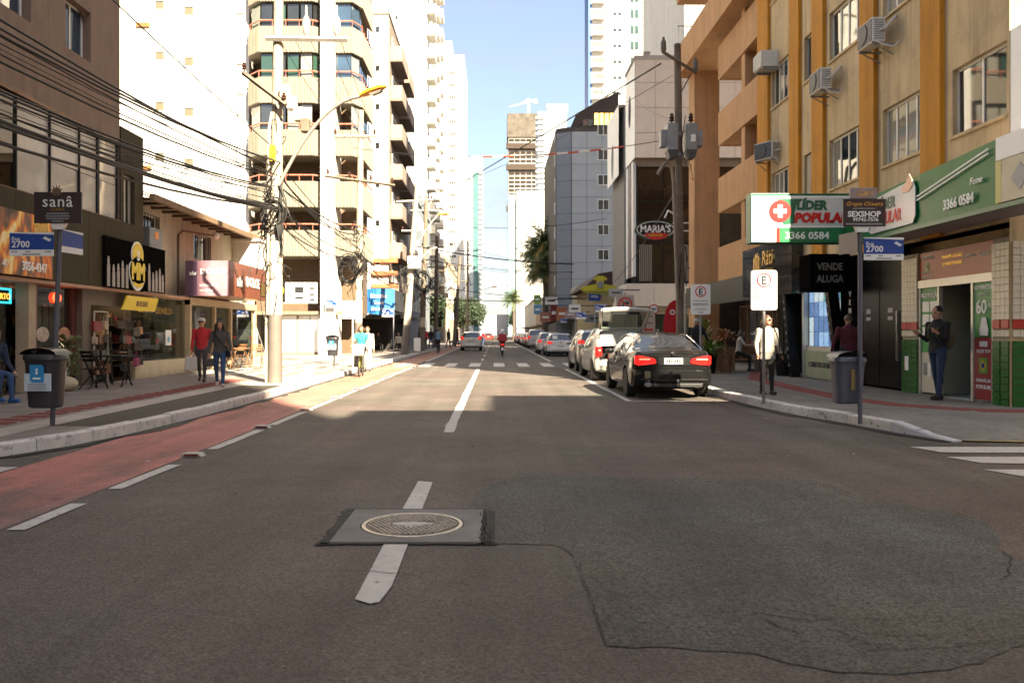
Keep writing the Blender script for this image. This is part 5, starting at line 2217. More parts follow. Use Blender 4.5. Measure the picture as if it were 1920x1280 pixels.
for li, z in enumerate(levels):
    for bi, path in enumerate(BAYP):
        b = MB()
        ribbon(b, path, z, z + 1.5)
        ribbon(b, offs(path, .12)[::-1], z, z + 1.5)
        inn = offs(path, .12)
        for i in range(len(path) - 1):
            b.poly([(*path[i], z + 1.5), (*path[i + 1], z + 1.5), (*inn[i + 1], z + 1.5), (*inn[i], z + 1.5)])
        b.poly([(*p, z) for p in path][::-1] + [(path[0][0], 1.7, z), (path[-1][0], 1.7, z)][::1] if bi == 0 else [(*p, z) for p in path][::-1])
        o = b.build('balcony_band', BAYB, cb)
        rb = MB()
        for i in range(len(path) - 1):
            p, q = Vector(path[i]), Vector(path[i + 1])
            d = (q - p)
            n = max(1, int(d.length / .17))
            nv = Vector((d.y, -d.x)).normalized()
            for k in range(n):
                c = p.lerp(q, (k + .5) / n)
                e = d.normalized() * .04
                f = nv * .035
                rb.poly([(*(c - e), z + .03), (*(c + f), z + .03), (*(c + f), z + 1.46), (*(c - e), z + 1.46)])
                rb.poly([(*(c + f), z + .03), (*(c + e), z + .03), (*(c + e), z + 1.46), (*(c + f), z + 1.46)])
        rb.build('ribs', BAYB, o, kind='stuff')
        rl = MB()
        pr_ = offs(path, .06)
        rl.tube([(*p, z + 1.86) for p in pr_], .045, 5)
        for i in range(len(pr_) - 1):
            p, q = Vector(pr_[i]), Vector(pr_[i + 1])
            n = max(1, int((q - p).length / .7))
            for k in range(n):
                c = p.lerp(q, k / n)
                rl.tube([(*c, z + 1.5), (*c, z + 1.86)], .02, 4)
        rl.build('rail', RAIL, o)
        if li >= 2:
            g_ = offs(path, .22)
            for i in range(len(g_) - 1):
                p, q = Vector(g_[i]), Vector(g_[i + 1])
                n = max(1, int((q - p).length / .68))
                for k in range(n):
                    if RND.random() < .12:
                        continue
                    a, c = p.lerp(q, k / n + .02), p.lerp(q, (k + 1) / n - .02)
                    j = RND.uniform(-.03, .03)
                    gb = MB()
                    gb.poly([(a.x, a.y + j, z + 1.5), (c.x, c.y - j, z + 1.5), (c.x, c.y - j, z + 2.95 + .05), (a.x, a.y + j, z + 3.0)])
                    gb.build('pane', GLASS_BLUE if bi else RND.choice([GLASS_GREEN, GLASS_GREEN, GLASS_PALE, GLASS_DARK]), cb)
b = MB()
for (a, c) in [(1.8, 2.95), (3.05, 3.7), (3.75, 4.3)]:
    b = MB()
    b.box(a, c, .05, .1, .3, 2.45)
    b.build('white_panel', WHITE2, cb)
b = MB()
for x in (1.7, 2.95, 4.3):
    b.box(x, x + .1, 0, .2, .15, 2.6)
b.box(0, 6.5, -.3, .2, 2.5, 2.7)
b.box(0, 4.4, -.05, .15, .12, .3)
b.build('shop_frame', mat('taupe_frame2', (.20, .15, .10), .7), cb)
t = thing('wall_banner', 'white banner with yellow emblem and black print below the balconies', 'banner', (-14.6, 46.4, 0))
b = MB()
b.box(1.7, 4.3, -.02, .02, 3.15, 4.35)
b.build('sheet', SIGNW, t)
b = MB()
b.box(1.7, 2.45, -.03, -.021, 3.2, 4.5)
b.build('dark_print', BLACK, t)
b = MB()
b.lathe([(.3, -.045), (.3, -.031)], 16, (2.08, 0, 3.9), 'y')
b.build('yellow_disc', YELLOW, t)
for i, (x, z, w, h) in enumerate([(3.0, 3.75, .5, .35), (3.0, 3.4, .5, .14), (3.85, 3.95, .3, .12), (3.85, 3.6, .3, .12), (3.85, 3.3, .3, .1)]):
    b = MB()
    b.box(x, x + w, -.03, -.021, z, z + h)
    b.build('print_block', TXTK, t)

wt = tower('apartment_building', 'tall plain white apartment block with two columns of small square windows', -32, -14.75, 48, 64, 42, WHITE)
sw = small_window(.66, .62, 1, WHITE2, mat('brown_blind', (.13, .11, .07), .5, var=.3))
for r_i in range(9):
    z = 5.6 + r_i * 3.03
    on_face(wt, sw, 'S', -20.1 + 32, z)
    on_face(wt, sw, 'S', -18.35 + 32, z - .35)
    on_face(wt, small_window(.45, 1.25, 1, mat('brown_frame', (.2, .15, .1), .6), WHITE2), 'S', -15.25 + 32, z - .2)
for k, (x, z) in enumerate([(-21.1, 19.75), (-21.0, 11.2)]):
    b = MB()
    b.box(x + 32 - .4, x + 32 + .4, -.12, 0, z, z + .25)
    b.build('drying_rack', mat('rust', (.28, .12, .03), .8, var=.4), wt)

W2 = tower('apartment_building', 'white end wall of a street building with shaded grey brown balconies along its side', -12.2, -8.0, 60, 72.5, 25.5, WHITE)
GBAL = mat('shaded_grey_brown', (0.20, 0.155, 0.125), .85, var=.15)  # street side toned brown, its shade put into the colour
bme = balcony_mesh(4.4, .9, 1.0, GBAL, mat('balcony_front', (.26, .205, .17), .8, var=.12))
b = MB()
b.box(4.2, 4.23, .4, 12.4, 3.2, 25.4)
b.build('side_skin', GBAL, W2)
for r_i in range(7):
    for c_i in range(2):
        o = put(bme, 'balcony', W2, (4.23, 3.2 + c_i * 5.2, 4.3 + r_i * 3.0), rz=PI / 2)
        put(small_window(2.6, 1.9, 3, ALU, GLASS_DARK), 'window', W2, (4.24, 3.2 + c_i * 5.2, 4.4 + r_i * 3.0), rz=PI / 2)
tiny = small_window(.35, .5, 1, WHITE2, GLASS_DARK)
for r_i in range(8):
    on_face(W2, tiny, 'S', 3.4, 3.6 + r_i * 2.9)
for k in range(3):
    b = MB()
    b.box(3.0, 4.9, -.25, .3, 4.8 + k * .95, 5.1 + k * .95)
    b.build('orange_band', mat('terracotta_band', (.42, .13, .05), .7, var=.1), W2)
b = MB()
b.box(-.3, 5.2, -.6, 12, 2.55, 2.8)
b.build('canopy', mat('dark_canopy', (.05, .045, .04), .7), W2)
b = MB()
b.box(-.2, 4.22, -.02, 12, .1, 2.5)
b.build('dark_shop_wall', DARKIN, W2)
W3 = tower('office_building', 'blue grey slim street building beyond the brown balconies', -13, -8.0, 72.6, 98, 15, mat('blue_grey_render', (.20, .23, .26), .8, var=.12))
for r_i in range(4):
    for c_i in range(6):
        on_face(W3, small_window(1.6, 1.5, 2, WHITE2, GLASS_DARK), 'E', 2 + c_i * 3.3, 3.6 + r_i * 2.9)
W4 = tower('apartment_tower', 'tall white stepped tower with balconies behind the street lamp', -14.0, -9.0, 103, 128, 66, WHITE)
b4 = balcony_mesh(3.0, 1.1, 1.0, WHITE)
for r_i in range(20):
    z = 6.5 + r_i * 2.9
    on_face(W4, small_window(1.5, 1.3, 2, WHITE2, mat('grey_curtain_glass', (.25, .24, .22), .2)), 'S', 3.0, z)
    on_face(W4, small_window(.7, .6, 1, WHITE2, GLASS_DARK), 'S', 1.2, z + .4)
    for c_i in range(3):
        put(b4, 'balcony', W4, (5.0, 4 + c_i * 8, z - .4), rz=PI / 2)
        on_face(W4, small_window(2.2, 2.0, 2, WHITE2, GLASS_DARK), 'E', 4 + c_i * 8, z - .3)
W5 = tower('shop_building', 'low beige building row beyond the tall stepped white tower', -18, -8.2, 129, 185, 13.5, mat('warm_beige', (.38, .30, .22), .85, var=.12))
for c_i in range(9):
    for r_i in range(3):
        on_face(W5, small_window(2.6, 1.5, 2, WHITE2, GLASS_DARK), 'E', 4 + c_i * 6, 4 + r_i * 3.1)
W6 = tower('apartment_tower', 'white tower whose roofline steps down towards the street', -18.2, -7.8, 200, 225, 70, WHITE)
b = MB()
b.box(0, 4.4, .3, 24.5, 70, 77)
b.box(4.4, 7.4, .3, 24.5, 70, 74.5)
b.build('roof_step', WHITE, W6)
ww = small_window(1.9, .9, 3, WHITE2, mat('dark_brown_glass', (.06, .05, .03), .3))
for r_i in range(21):
    on_face(W6, ww, 'S', 7.6, 5 + r_i * 3.05)
    on_face(W6, small_window(.6, 1.6, 1, WHITE2, GLASS_DARK), 'S', 1.0, 5 + r_i * 3.05)
TEAL = mirror_glass('teal_glass', (.07, .16, .16), 1.7)
W7 = tower('apartment_tower', 'slender far tower with teal glass edge and thin white floor bands', -19.5, -7.4, 480, 500, 106, mat('white_far', (.52, .54, .55), .8, var=.05))
for r_i in range(33):
    b = MB() if r_i == 0 else None
    if b:
        b.box(-2.6, 2.6, -.5, 0, 0, .35)
        me_fb = b.mesh('floor_band', mat('band_grey', (.42, .45, .47), .7))
    put(me_fb, 'floor_band', W7, (2.8, 0, 4 + r_i * 3.0))
b = MB()
b.box(6.6, 9.6, -.6, .2, 3, 98)
b.build('glass_edge', TEAL, W7)
b = MB()
for r_i in range(32):
    b.box(9.7, 12.6, -1.0, .1, 4 + r_i * 3, 4.8 + r_i * 3)
b.build('balcony_row', mat('balcony_grey', (.5, .52, .5), .7), W7, kind='stuff')

# ---------------------------------------------------------------- street end: towers under construction, white tower, grey block
C1 = tower('construction_tower', 'bare concrete tower under construction with netted top', 11.5, 36, 680, 705, 176, mat('raw_concrete', (.34, .29, .245), .9, var=.15))
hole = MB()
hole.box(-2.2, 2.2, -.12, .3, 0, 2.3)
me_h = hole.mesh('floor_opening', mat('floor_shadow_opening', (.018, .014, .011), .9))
for r_i in range(38):
    for c_i in range(5):
        put(me_h, 'floor_opening', C1, (2.6 + c_i * 4.9, -.02, 40 + r_i * 3.55), rot=(0, 0, 0))
b = MB()
b.box(-1, 25.5, -1, 26, 168, 188)
b.build('safety_net', mat('grey_net', (.10, .085, .07), .9, var=.5, scale=.25), C1)
for z in (105, 140, 158):
    b = MB()
    b.box(-2, 26.5, -2.4, 1, z, z + 4.5)
    b.build('catch_platform', mat('dark_platform', (.05, .035, .025), .9, var=.3, scale=.4), C1)
t = thing('tower_crane', 'white tower crane standing on the bare concrete tower', 'crane', (29, 690, 186))
t.scale = (.75, .75, .7)
b = MB()
b.box(-1.2, 1.2, -1.2, 1.2, 0, 24)
b.build('mast', mat('crane_white', (.7, .7, .68), .6), t)
b = MB()
b.tube([(-22, 0, 15), (0, 0, 21), (8, 0, 23)], [.5, .8, .7], 5)
b.build('jib', mat('crane_white', (.7, .7, .68), .6), t)
b = MB()
b.box(6, 10, -1, 1, 19, 24)
b.build('counterweight', mat('crane_white', (.7, .7, .68), .6), t)
b = MB()
b.tube([(-10, 0, 18.3), (0, 0, 25.5), (7, 0, 22.8)], .2, 4)
b.build('tie_bar', mat('crane_white', (.7, .7, .68), .6), t)
C2 = tower('apartment_tower', 'smooth white tower with blue edge right of the bare concrete tower', 24, 40, 446, 470, 124, mat('white_far', (.74, .75, .75), .8))
b = MB()
b.box(5, 16.5, -.5, 24, 124, 129)
b.build('roof_box', mat('white_far', (.74, .75, .75), .8), C2)
b = MB()
b.box(3.6, 5.2, -.4, .1, 3, 122)
b.build('blue_edge', mat('pale_blue_render', (.30, .40, .50), .7), C2)
b = MB()
for r_i in range(40):
    b.box(-1.3, 3.6, -1.2, .1, 4 + r_i * 3, 4.9 + r_i * 3)
b.build('balcony_row', mat('white_far', (.74, .75, .75), .8), C2, kind='stuff')
C3 = tower('apartment_building', 'plain white mid height block in front of the far towers', 6.9, 18, 250, 280, 45, WHITE)
b = MB()
b.box(-.1, 1.8, -.2, .0, 3, 40)
b.build('grey_strip', mat('grey_strip', (.4, .4, .38), .8), C3)
for r_i in range(12):
    on_face(C3, small_window(1.5, 1.2, 2, WHITE2, GLASS_DARK), 'S', 9.6, 5 + r_i * 3.1)
C4 = tower('apartment_tower', 'thin pale green tower far down the street', 7, 13, 420, 440, 74, mat('far_teal_render', (.22, .36, .38), .7), cap=0)
C5 = tower('shop_building', 'low white building closing the far end of the street', -13, 1.0, 620, 650, 15, mat('white_far', (.74, .75, .75), .8))
C6 = tower('shop_building', 'grey flat roofed hall at the far end of the street', 0, 22, 700, 730, 17, mat('grey_far', (.38, .38, .38), .8))

GREYP = mat('grey_panel', (.40, .425, .465), .75, var=.07, scale=.6)
G1 = thing('office_building', 'light grey panelled block with dark sloping roof behind the yellow sign', 'building', (7.2, 93, 0))
b = MB()
b.prism([(1.7, .02), (7, .02), (7, 24), (0, 24), (0, .9)], .1, 25.4, 'z')
b.build('wall', STONEJ, G1)
pmesh = {}
b = MB()
b.box(-.86, .86, 0, .08, -.93, .93)
pm = b.mesh('wall_panel', GREYP)
for i in range(3):
    for j in range(13):
        put(pm, 'wall_panel', G1, (2.6 + i * 1.76, -.03, 1.1 + j * 1.9))
ang = math.atan2(-.88, 1.7)
b = MB()
b.box(-.9, .9, 0, .08, -.93, .93)
pm2 = b.mesh('wall_panel', mat('grey_panel_dark', (.23, .25, .29), .75, var=.07))
for j in range(13):
    put(pm2, 'wall_panel', G1, (.84, .42, 1.1 + j * 1.9), rz=ang)
for j in range(8):
    put(small_window(1.35, 1.25, 2, WHITE2, GLASS_DARK), 'window', G1, (5.4, -.035, 4.1 + j * 2.9))
for j in range(8):
    put(small_window(1.0, 1.3, 1, WHITE2, GLASS_DARK), 'window', G1, (.0, 3 + 0, 4.1 + j * 2.9), rz=-PI / 2)
b = MB()
b.prism([(1.6, 25.4), (7.2, 25.4), (7.2, 29.6), (2.3, 27.0)], .15, 20, 'y')
b.build('roof', mat('dark_slate', (.055, .04, .035), .8, var=.2), G1)
b = MB()
for i in range(4):
    b.box(4.4 + i * .6, 4.85 + i * .6, .08, .16, 25.7, 27.0)
b.build('lit_window', mat('amber_lit_glass', (.95, .6, .12), .3, emit=1.0), G1)
b = MB()
b.box(3.0, 4.2, .06, .16, 25.5, 26.3)
b.build('roof_glazing', GLASS_BLUE, G1)

TW = tower('apartment_tower', 'tall white residential tower with stacked loggias and a blue edge', 17.4, 34, 147, 153, 66, WHITE)
b = MB()
b.box(-.25, .35, -.15, 5.8, 2, 66)
b.build('blue_edge', mat('blue_stripe', (.03, .10, .32), .5), TW)
b = MB()
b.box(3.05, 3.2, -.05, .05, 2, 66)
b.build('dark_seam', DGREY, TW)
log = MB()
log.box(-1.1, 1.1, -.02, .2, 0, 1.7)
log.cur = 1
log.box(-1.15, 1.15, -.9, .0, -.25, -.05)
log.box(-1.15, 1.15, -.9, -.84, -.05, .35)
log.cur = 2
for i in range(6):
    log.box(-1.0 + i * .36, -.94 + i * .36, -.06, -.02, .0, 1.7)
me_log = log.mesh('loggia', [GLASS_DARK, WHITE, ALU])
me_w1 = small_window(.75, .75, 1, WHITE2, GLASS_DARK)
me_w2 = small_window(1.7, 1.75, 2, WHITE2, GLASS_GREEN)
me_w3 = small_window(1.5, 1.75, 2, WHITE2, mat('pale_blind_glass', (.4, .36, .3), .3))
for r_i in range(13):
    z = 27 + r_i * 2.92
    put(me_log, 'loggia', TW, (1.6, 0, z))
    put(me_w1, 'window', TW, (4.6, 0, z + .5))
    put(me_w1, 'window', TW, (5.5, 0, z + .5))
    put(me_w2, 'window', TW, (8.2, 0, z))
    put(me_w3, 'window', TW, (10.7, 0, z))

# ---------------------------------------------------------------- right, low shops beyond the oval windowed block
cs1 = tower('shop_building', 'cream low shop with pilasters and dark tiled roof under the yellow sign', 8.6, 17, 70, 84, 5.4, mat('cream_yellow', (.50, .40, .22), .8, var=.12), cap=0)
b = MB()
b.prism([(-.8, 5.4), (9, 5.4), (9, 8.0), (.4, 6.6)], -.6, 14.5, 'y')
b.build('roof', mat('dark_tile_roof', (.075, .045, .04), .8, var=.25), cs1)
for k in range(4):
    b = MB()
    b.box(.3 + k * 1.5, .62 + k * 1.5, -.25, .02, .1, 5.3)
    b.build('pilaster', mat('cream_yellow', (.50, .40, .22), .8), cs1)
for k in range(3):
    put(small_window(.9, 1.8, 1, WOODD, GLASS_DARK), 'window', cs1, (1.25 + k * 1.5, 0, 1.0))
shopc = [(85, 99, 6.2, (.40, .36, .30), 'grey beige low shop with dark awning beyond the cream shop'), (99.2, 118, 5.2, (.35, .13, .08), 'low terracotta shop front down the right pavement'),
         (118.2, 140, 7.5, (.45, .43, .38), 'pale two storey shop far down the right pavement'), (140.2, 175, 6.0, (.30, .22, .16), 'brown low shop row far down the right pavement'), (175.2, 240, 9.0, (.46, .42, .34), 'cream row of shops at the far right of the street')]
for i, (y0, y1, h, c, lab) in enumerate(shopc):
    t = tower('shop_building', lab, 8.9, 19, y0, y1, h, mat('shop_wall_%d' % i, c, .8, var=.15), cap=.3)
    b = MB()
    b.box(-1.7, 0, .3, y1 - y0 - .3, 2.7, 2.95)
    b.build('awning', mat('awning_%d' % i, [(.05, .045, .04), (.30, .09, .05), (.12, .1, .08), (.25, .2, .15), (.1, .1, .1)][i], .7), t)
    for k in range(int((y1 - y0) / 5)):
        put(small_window(3.6, 2.2, 3, ALU, GLASS_DARK), 'shop_window', t, (0, 3 + k * 5, .3), rz=-PI / 2)

# ---------------------------------------------------------------- unseen buildings, most added for their shade on the crossing and the grey block
for lab, bx, m in [('unseen corner building behind the viewer', (8.75, 13, -26.3, -6, 17.3), OFFW), ('unseen middle block stepped for its shade behind the viewer', (13.05, 15.9, -26.3, -6, 20.4), OFFW), ('unseen lower block stepped for its shade behind the viewer', (15.95, 18.2, -26.3, -6, 19.1), OFFW), ('unseen tall block added to shade the grey panelled block', (14.8, 34, 62.5, 80, 56), WHITE), ('unseen taller block added for its shade along the side street', (18.25, 44, -26.3, -6, 20.6), OFFW), ('unseen tall tower placed for its shade farther behind the viewer', (9, 19, -50, -26.4, 64), WHITE), ('low shop row behind the viewer on the cycle lane side', (-30, -9.8, -60, 0, 13), OFFW)]:
    t = tower('building', lab, bx[0], bx[1], bx[2], bx[3], bx[4], m)
    if bx[0] > 0:
        for r_i in range(min(5, int(bx[4] / 3.2))):
            for k in range(5):
                on_face(t, small_window(1.8, 1.4, 2, WHITE2, GLASS_DARK), 'W', 2.5 + k * 4, 4 + r_i * 3.1)
    else:
        for r_i in range(3):
            for k in range(10):
                on_face(t, small_window(1.8, 1.4, 2, WHITE2, GLASS_DARK), 'E', 4 + k * 5.5, 4 + r_i * 3.1)
# ---------------------------------------------------------------- poles, lamps, cables
POLEC = mat('pole_concrete', (0.40, 0.33, 0.24), 0.9, var=0.3, scale=3, bump=0.4, bscale=60)
POLEW = mat('pole_whitewash', (0.50, 0.44, 0.35), 0.8, grime=.4, var=0.18, scale=2.5, bump=0.25, bscale=60)
POLEG = mat('pole_grey_paint', (0.13, 0.11, 0.095), 0.7, var=0.15, bump=0.2)
POLED = mat('pole_dark_concrete', (0.17, 0.135, 0.10), 0.9, var=0.35, scale=3, bump=0.4, bscale=60)
LAMPO = mat('lamp_orange', (0.85, 0.33, 0.015), 0.3, var=0.05)
INSUL = mat('insulator_brown', (0.06, 0.025, 0.015), 0.25, var=0.1)
FIBRE = mat('crossarm_white', (0.62, 0.58, 0.52), 0.7, var=0.2, scale=8)


def shaft(t, x0, x1, h, r0, r1, zs, mats, n=14):
    """Tapered pole in painted lengths; x0 -> x1 is the lean of the top."""
    for i, m in enumerate(mats):
        za, zb = zs[i], zs[i + 1]

        def P(z):
            return (x0 + (x1 - x0) * z / h, 0, z)

        def rad(z):
            return r0 + (r1 - r0) * z / h
        b = MB()
        b.tube([P(za), P((za + zb) / 2), P(zb)], [rad(za), rad((za + zb) / 2), rad(zb)], n)
        b.build('shaft', m, t, smooth=0.8)


def insulator(mb, p, s=1.0):
    mb.lathe([(.02 * s, 0), (.02 * s, .06 * s), (.07 * s, .08 * s), (.04 * s, .12 * s), (.065 * s, .15 * s), (.035 * s, .19 * s), (.05 * s, .22 * s), (.0, .26 * s)], 8, p)


def crossarm(t, c, half, dirv, m, ins=3, s=1.0, th=.055):
    d = Vector(dirv).normalized()
    b = MB()
    b.tube([Vector(c) - d * half, Vector(c) + d * half], th, 4)
    a = b.build('crossarm', m, t)
    for k in range(ins):
        b = MB()
        insulator(b, Vector(c) - d * half * .92 + d * (2 * half * .92) * k / max(1, ins - 1) + Vector((0, 0, th * .6)), s)
        b.build('insulator', INSUL, a, smooth=0.8)


def lamp(t, p0, p1, p2, head, m=LAMPO, hl=.75, arm_m=POLEW, r=.045):
    b = MB()
    P0, P1, P2 = Vector(p0), Vector(p1), Vector(p2)
    pts = [P0 * (1 - s) ** 2 + P1 * 2 * s * (1 - s) + P2 * s * s for s in [i / 10 for i in range(11)]]
    b.tube(pts, [r] * 11, 8)
    a = b.build('lamp_arm', arm_m, t, smooth=True)
    d = (Vector(head)).normalized()
    b = MB()
    sd = d.cross(Vector((0, 0, 1))).normalized()
    up = sd.cross(d)
    prof = [(0, .05, .05), (.12, .10, .09), (.4, .16, .11), (.75, .15, .10), (1.0, .03, .03)]
    vs, fs = [], []
    n = 10
    for (f, w, h) in prof:
        c = P2 + d * hl * f
        for j in range(n):
            a_ = 2 * PI * j / n
            sx, sz = math.cos(a_), math.sin(a_)
            vs.append(c + sd * w * sx + up * (h * sz if sz > 0 else h * .35 * sz))
    for i in range(len(prof) - 1):
        for j in range(n):
            fs.append((i * n + j, i * n + (j + 1) % n, (i + 1) * n + (j + 1) % n, (i + 1) * n + j))
    fs += [tuple(range(n)), tuple(range((len(prof) - 1) * n, len(prof) * n))]
    b.add(vs, fs)
    hd = b.build('lamp_head', m, a, smooth=0.9)
    b = MB()
    c0 = P2 + d * hl * .35 - up * .05
    b.add([c0 + sd * .12, c0 - sd * .12, c0 - sd * .11 + d * hl * .45, c0 + sd * .11 + d * hl * .45, c0 + sd * .08 - up * .04 + d * hl * .1, c0 - sd * .08 - up * .04 + d * hl * .1, c0 - sd * .07 - up * .04 + d * hl * .35, c0 + sd * .07 - up * .04 + d * hl * .35],
          [(0, 4, 5, 1), (1, 5, 6, 2), (2, 6, 7, 3), (3, 7, 4, 0), (4, 7, 6, 5)])
    b.build('lens', mat('lamp_lens', (.55, .52, .45), .2), a)


def coil(t, c, rad, turns, r=.018, seed=0):
    rr_ = random.Random(seed)
    b = MB()
    for k in range(turns):
        o = Vector(c) + Vector((rr_.uniform(-.06, .06), rr_.uniform(-.06, .06), rr_.uniform(-.12, .12)))
        a0 = rr_.uniform(-.4, .4)
        R_ = rad * rr_.uniform(.8, 1.15)
        b.tube([o + Vector((math.cos(a0) * math.cos(u * PI / 6) * R_, math.sin(a0) * math.cos(u * PI / 6) * R_, 1.35 * R_ * math.sin(u * PI / 6))) for u in range(12)], r, 5, closed=True)
    b.build('cable_coil', WIRE, t, kind='stuff')


def tangle(t, z0, z1, spread, n, seed, r=.012, name='loose_wires', m=None):
    rr_ = random.Random(seed)
    b = MB()
    for k in range(n):
        z = rr_.uniform(z0, z1)
        a = rr_.uniform(0, 6.28)
        p = [Vector((math.cos(a) * .16, math.sin(a) * .16, z))]
        for s in range(5):
            p.append(p[-1] + Vector((rr_.uniform(-spread, spread), rr_.uniform(-spread, spread), rr_.uniform(-.5, .25))))
        q = []
        for i in range(len(p) - 1):
            for f in (0, .33, .66):
                q.append(p[i].lerp(p[i + 1], f))
        q.append(p[-1])
        for _ in range(2):
            q = [q[0]] + [(q[i - 1] + q[i] * 2 + q[i + 1]) / 4 for i in range(1, len(q) - 1)] + [q[-1]]
        b.tube(q, r * rr_.uniform(.7, 1.5), 4)
    b.build(name, m or WIRE, t, kind='stuff')


UP = 'utility poles along the cycle lane'
# nearest pole on the left
p1 = thing('utility_pole', 'near concrete utility pole with white upper length, grey foot and orange lamp', 'utility pole', (-5.56, 20.2, H), group=UP)
shaft(p1, 0, .12, 12, .185, .10, [-.1, 1.72, 5.2, 12], [POLEG, POLEW, POLEC])
b = MB()
b.tube([(-.20, -.05, 1.72), (-.17, -.05, 5.6)], .028, 6)
b.tube([(-.14, -.15, 1.72), (-.10, -.14, 6.4), (-.04, -.1, 6.8)], .035, 6)
b.tube([(-.2, -.06, 0), (-.2, -.06, 1.72)], .03, 6)
b.build('conduit', POLEW, p1)
b = MB()
b.tube([(.2, -.1, 3.2), (.15, -.14, 4.2), (.2, -.1, 5.2)], [.03, .06, .03], 6)
b.build('cable_splice', WIRE, p1)
crossarm(p1, (.85, -.15, 8.62), 1.02, (1, .05, 0), FIBRE, 0, th=.07)
for k, dx in enumerate((.75, 1.55)):
    b = MB()
    b.lathe([(.02, 0), (.06, .06), (.09, .12), (.10, .4), (.06, .5), (.03, .55), (.02, .8)], 10, (.12 + dx * .95, -.15, 8.66))
    b.build('fuse_switch', mat('porcelain_grey', (.40, .36, .33), .3), p1, smooth=0.8)
crossarm(p1, (-.2, -.25, 7.35), .75, (-.8, .2, .62), POLED, 2, 1.0, .06)
for k in range(4):
    b = MB()
    z = 7.4 - k * .28
    x = .32 + k * .17
    b.box(x - .12, x + .1, -.3, -.02, z - .28, z + .05)
    b.build('switch_box', [CONCL, mat('porcelain_grey', (.40, .36, .33), .3), CONCL, POLED][k], p1, bevel=.03)
lamp(p1, (.1, -.1, 4.9), (1.2, -.4, 7.0), (2.25, -.6, 7.05), (.98, -.1, .32), hl=.72, arm_m=mat('lamp_arm_grey', (.34, .31, .28), .5, metal=.3))
tangle(p1, 2.6, 5.2, .16, 34, 5, .012)
tangle(p1, 5.2, 7.5, .12, 10, 6, .009)
coil(p1, (.05, -.25, 4.2), .26, 6, .016, 3)
b = MB()
b.sph((.16, -.2, 3.85), .1, .1, .22)
b.build('splice_closure', RUBBER, p1, smooth=True)
b = MB()
b.box(-.06, .08, -.24, -.2, 5.55, 5.95)
b.build('yellow_plate', YELLOW, p1)
for z in (3.6, 4.4, 5.1, 6.6, 7.9):
    b = MB()
    b.lathe([(.20 - z * .008, 0), (.20 - z * .008, .05)], 12, (z * .01, 0, z))
    b.build('band', GALV, p1)

p2 = thing('utility_pole', 'second utility pole along the cycle lane behind the teal cyclist', 'utility pole', (-5.14, 30, H), group=UP)
shaft(p2, 0, .12, 9.6, .15, .10, [-.1, 1.65, 3.6, 9.6], [POLEG, POLEW, POLEC])
crossarm(p2, (.1, -.1, 6.95), 1.3, (1, .1, -.12), POLED, 4)
crossarm(p2, (-.1, -.1, 8.6), .8, (1, 0, 0), FIBRE, 2)
tangle(p2, 3.0, 5.6, .18, 30, 8)
coil(p2, (-.35, -.15, 3.6), .34, 9, .02, 5)
coil(p2, (.05, -.2, 3.9), .26, 6, .018, 9)
p3 = thing('utility_pole', 'leaning white utility pole with transformer and lamp beside the dark shops', 'utility pole', (-5.4, 48, H), group=UP)
shaft(p3, 0, .75, 10.5, .24, .12, [-.1, 1.75, 4.9, 10.5], [POLEG, POLEW, POLEC])
lamp(p3, (.45, -.1, 6.0), (1.3, -.3, 7.6), (2.0, -.3, 8.3), (.98, 0, .1), arm_m=POLEW)
lamp(p3, (.15, -.1, 4.6), (.8, -.3, 5.6), (1.5, -.3, 6.2), (.9, 0, .3), arm_m=POLEW, hl=.5, m=POLEW)
crossarm(p3, (.6, 0, 9.2), 1.1, (1, 0, .05), FIBRE, 3)
crossarm(p3, (.6, 0, 7.4), .8, (1, 0, 0), FIBRE, 2)
b = MB()
b.box(.2, .95, -.5, -.15, 5.1, 5.85)
tr = b.build('transformer', mat('transformer_pale', (.5, .5, .48), .6), p3, bevel=.04)
b = MB()
for k in range(3):
    insulator(b, (.35 + k * .22, -.3, 5.85), .9)
b.build('bushing', INSUL, tr)
tangle(p3, 3.6, 5.6, .22, 24, 12)
p4 = thing('utility_pole', 'brown concrete utility pole hung with a coil of black cable', 'utility pole', (-5.2, 57, H), group=UP)
shaft(p4, 0, .3, 11, .22, .13, [-.1, 1.7, 2.4, 11], [POLEG, POLEW, POLED])
coil(p4, (.1, -.3, 4.9), .5, 8, .03, 15)
tangle(p4, 3.5, 6.5, .3, 26, 16, .018)
crossarm(p4, (.3, 0, 10), 1.1, (1, 0, 0), FIBRE, 3)
for k, (x, Y, h, m, lab, lean) in enumerate([(817, 72, 10, POLED, 'thin dark utility pole beyond the coil hung pole', .1), (852, 86, 9.5, POLED, 'dark leaning utility pole before the beige row', .6), (876, 110, 14, POLEC, 'tall grey lamp pole over the white moving car', .1), (838, 99, 10, POLEC, 'utility pole carrying a round transformer before the beige row', 0)]):
    X = (x - CX) * Y / F
    t = thing('utility_pole', lab, 'utility pole', (X, Y, H), group=UP)
    shaft(t, 0, lean, h, .24, .14, [-.1, 1.7, h], [POLEG, m])
    crossarm(t, (lean * .9, 0, h * .9), 1.4, (1, 0, 0), POLED, 3, 1.3)
    crossarm(t, (lean * .7, 0, h * .72), 1.0, (1, 0, 0), POLED, 2, 1.3)
    tangle(t, h * .4, h * .7, .35, 14, 30 + k, .025)
    if k == 2:
        lamp(t, (0, 0, 5.5), (1.5, 0, 7), (3.2, 0, 7.6), (1, 0, .1), arm_m=POLEW, hl=1.0)
    if k == 3:
        b = MB()
        b.lathe([(.4, 6.2), (.42, 6.3), (.42, 7.3), (.3, 7.5)], 14, (.1, -.5, 0))
        b.build('transformer', GALV, t, smooth=0.7)
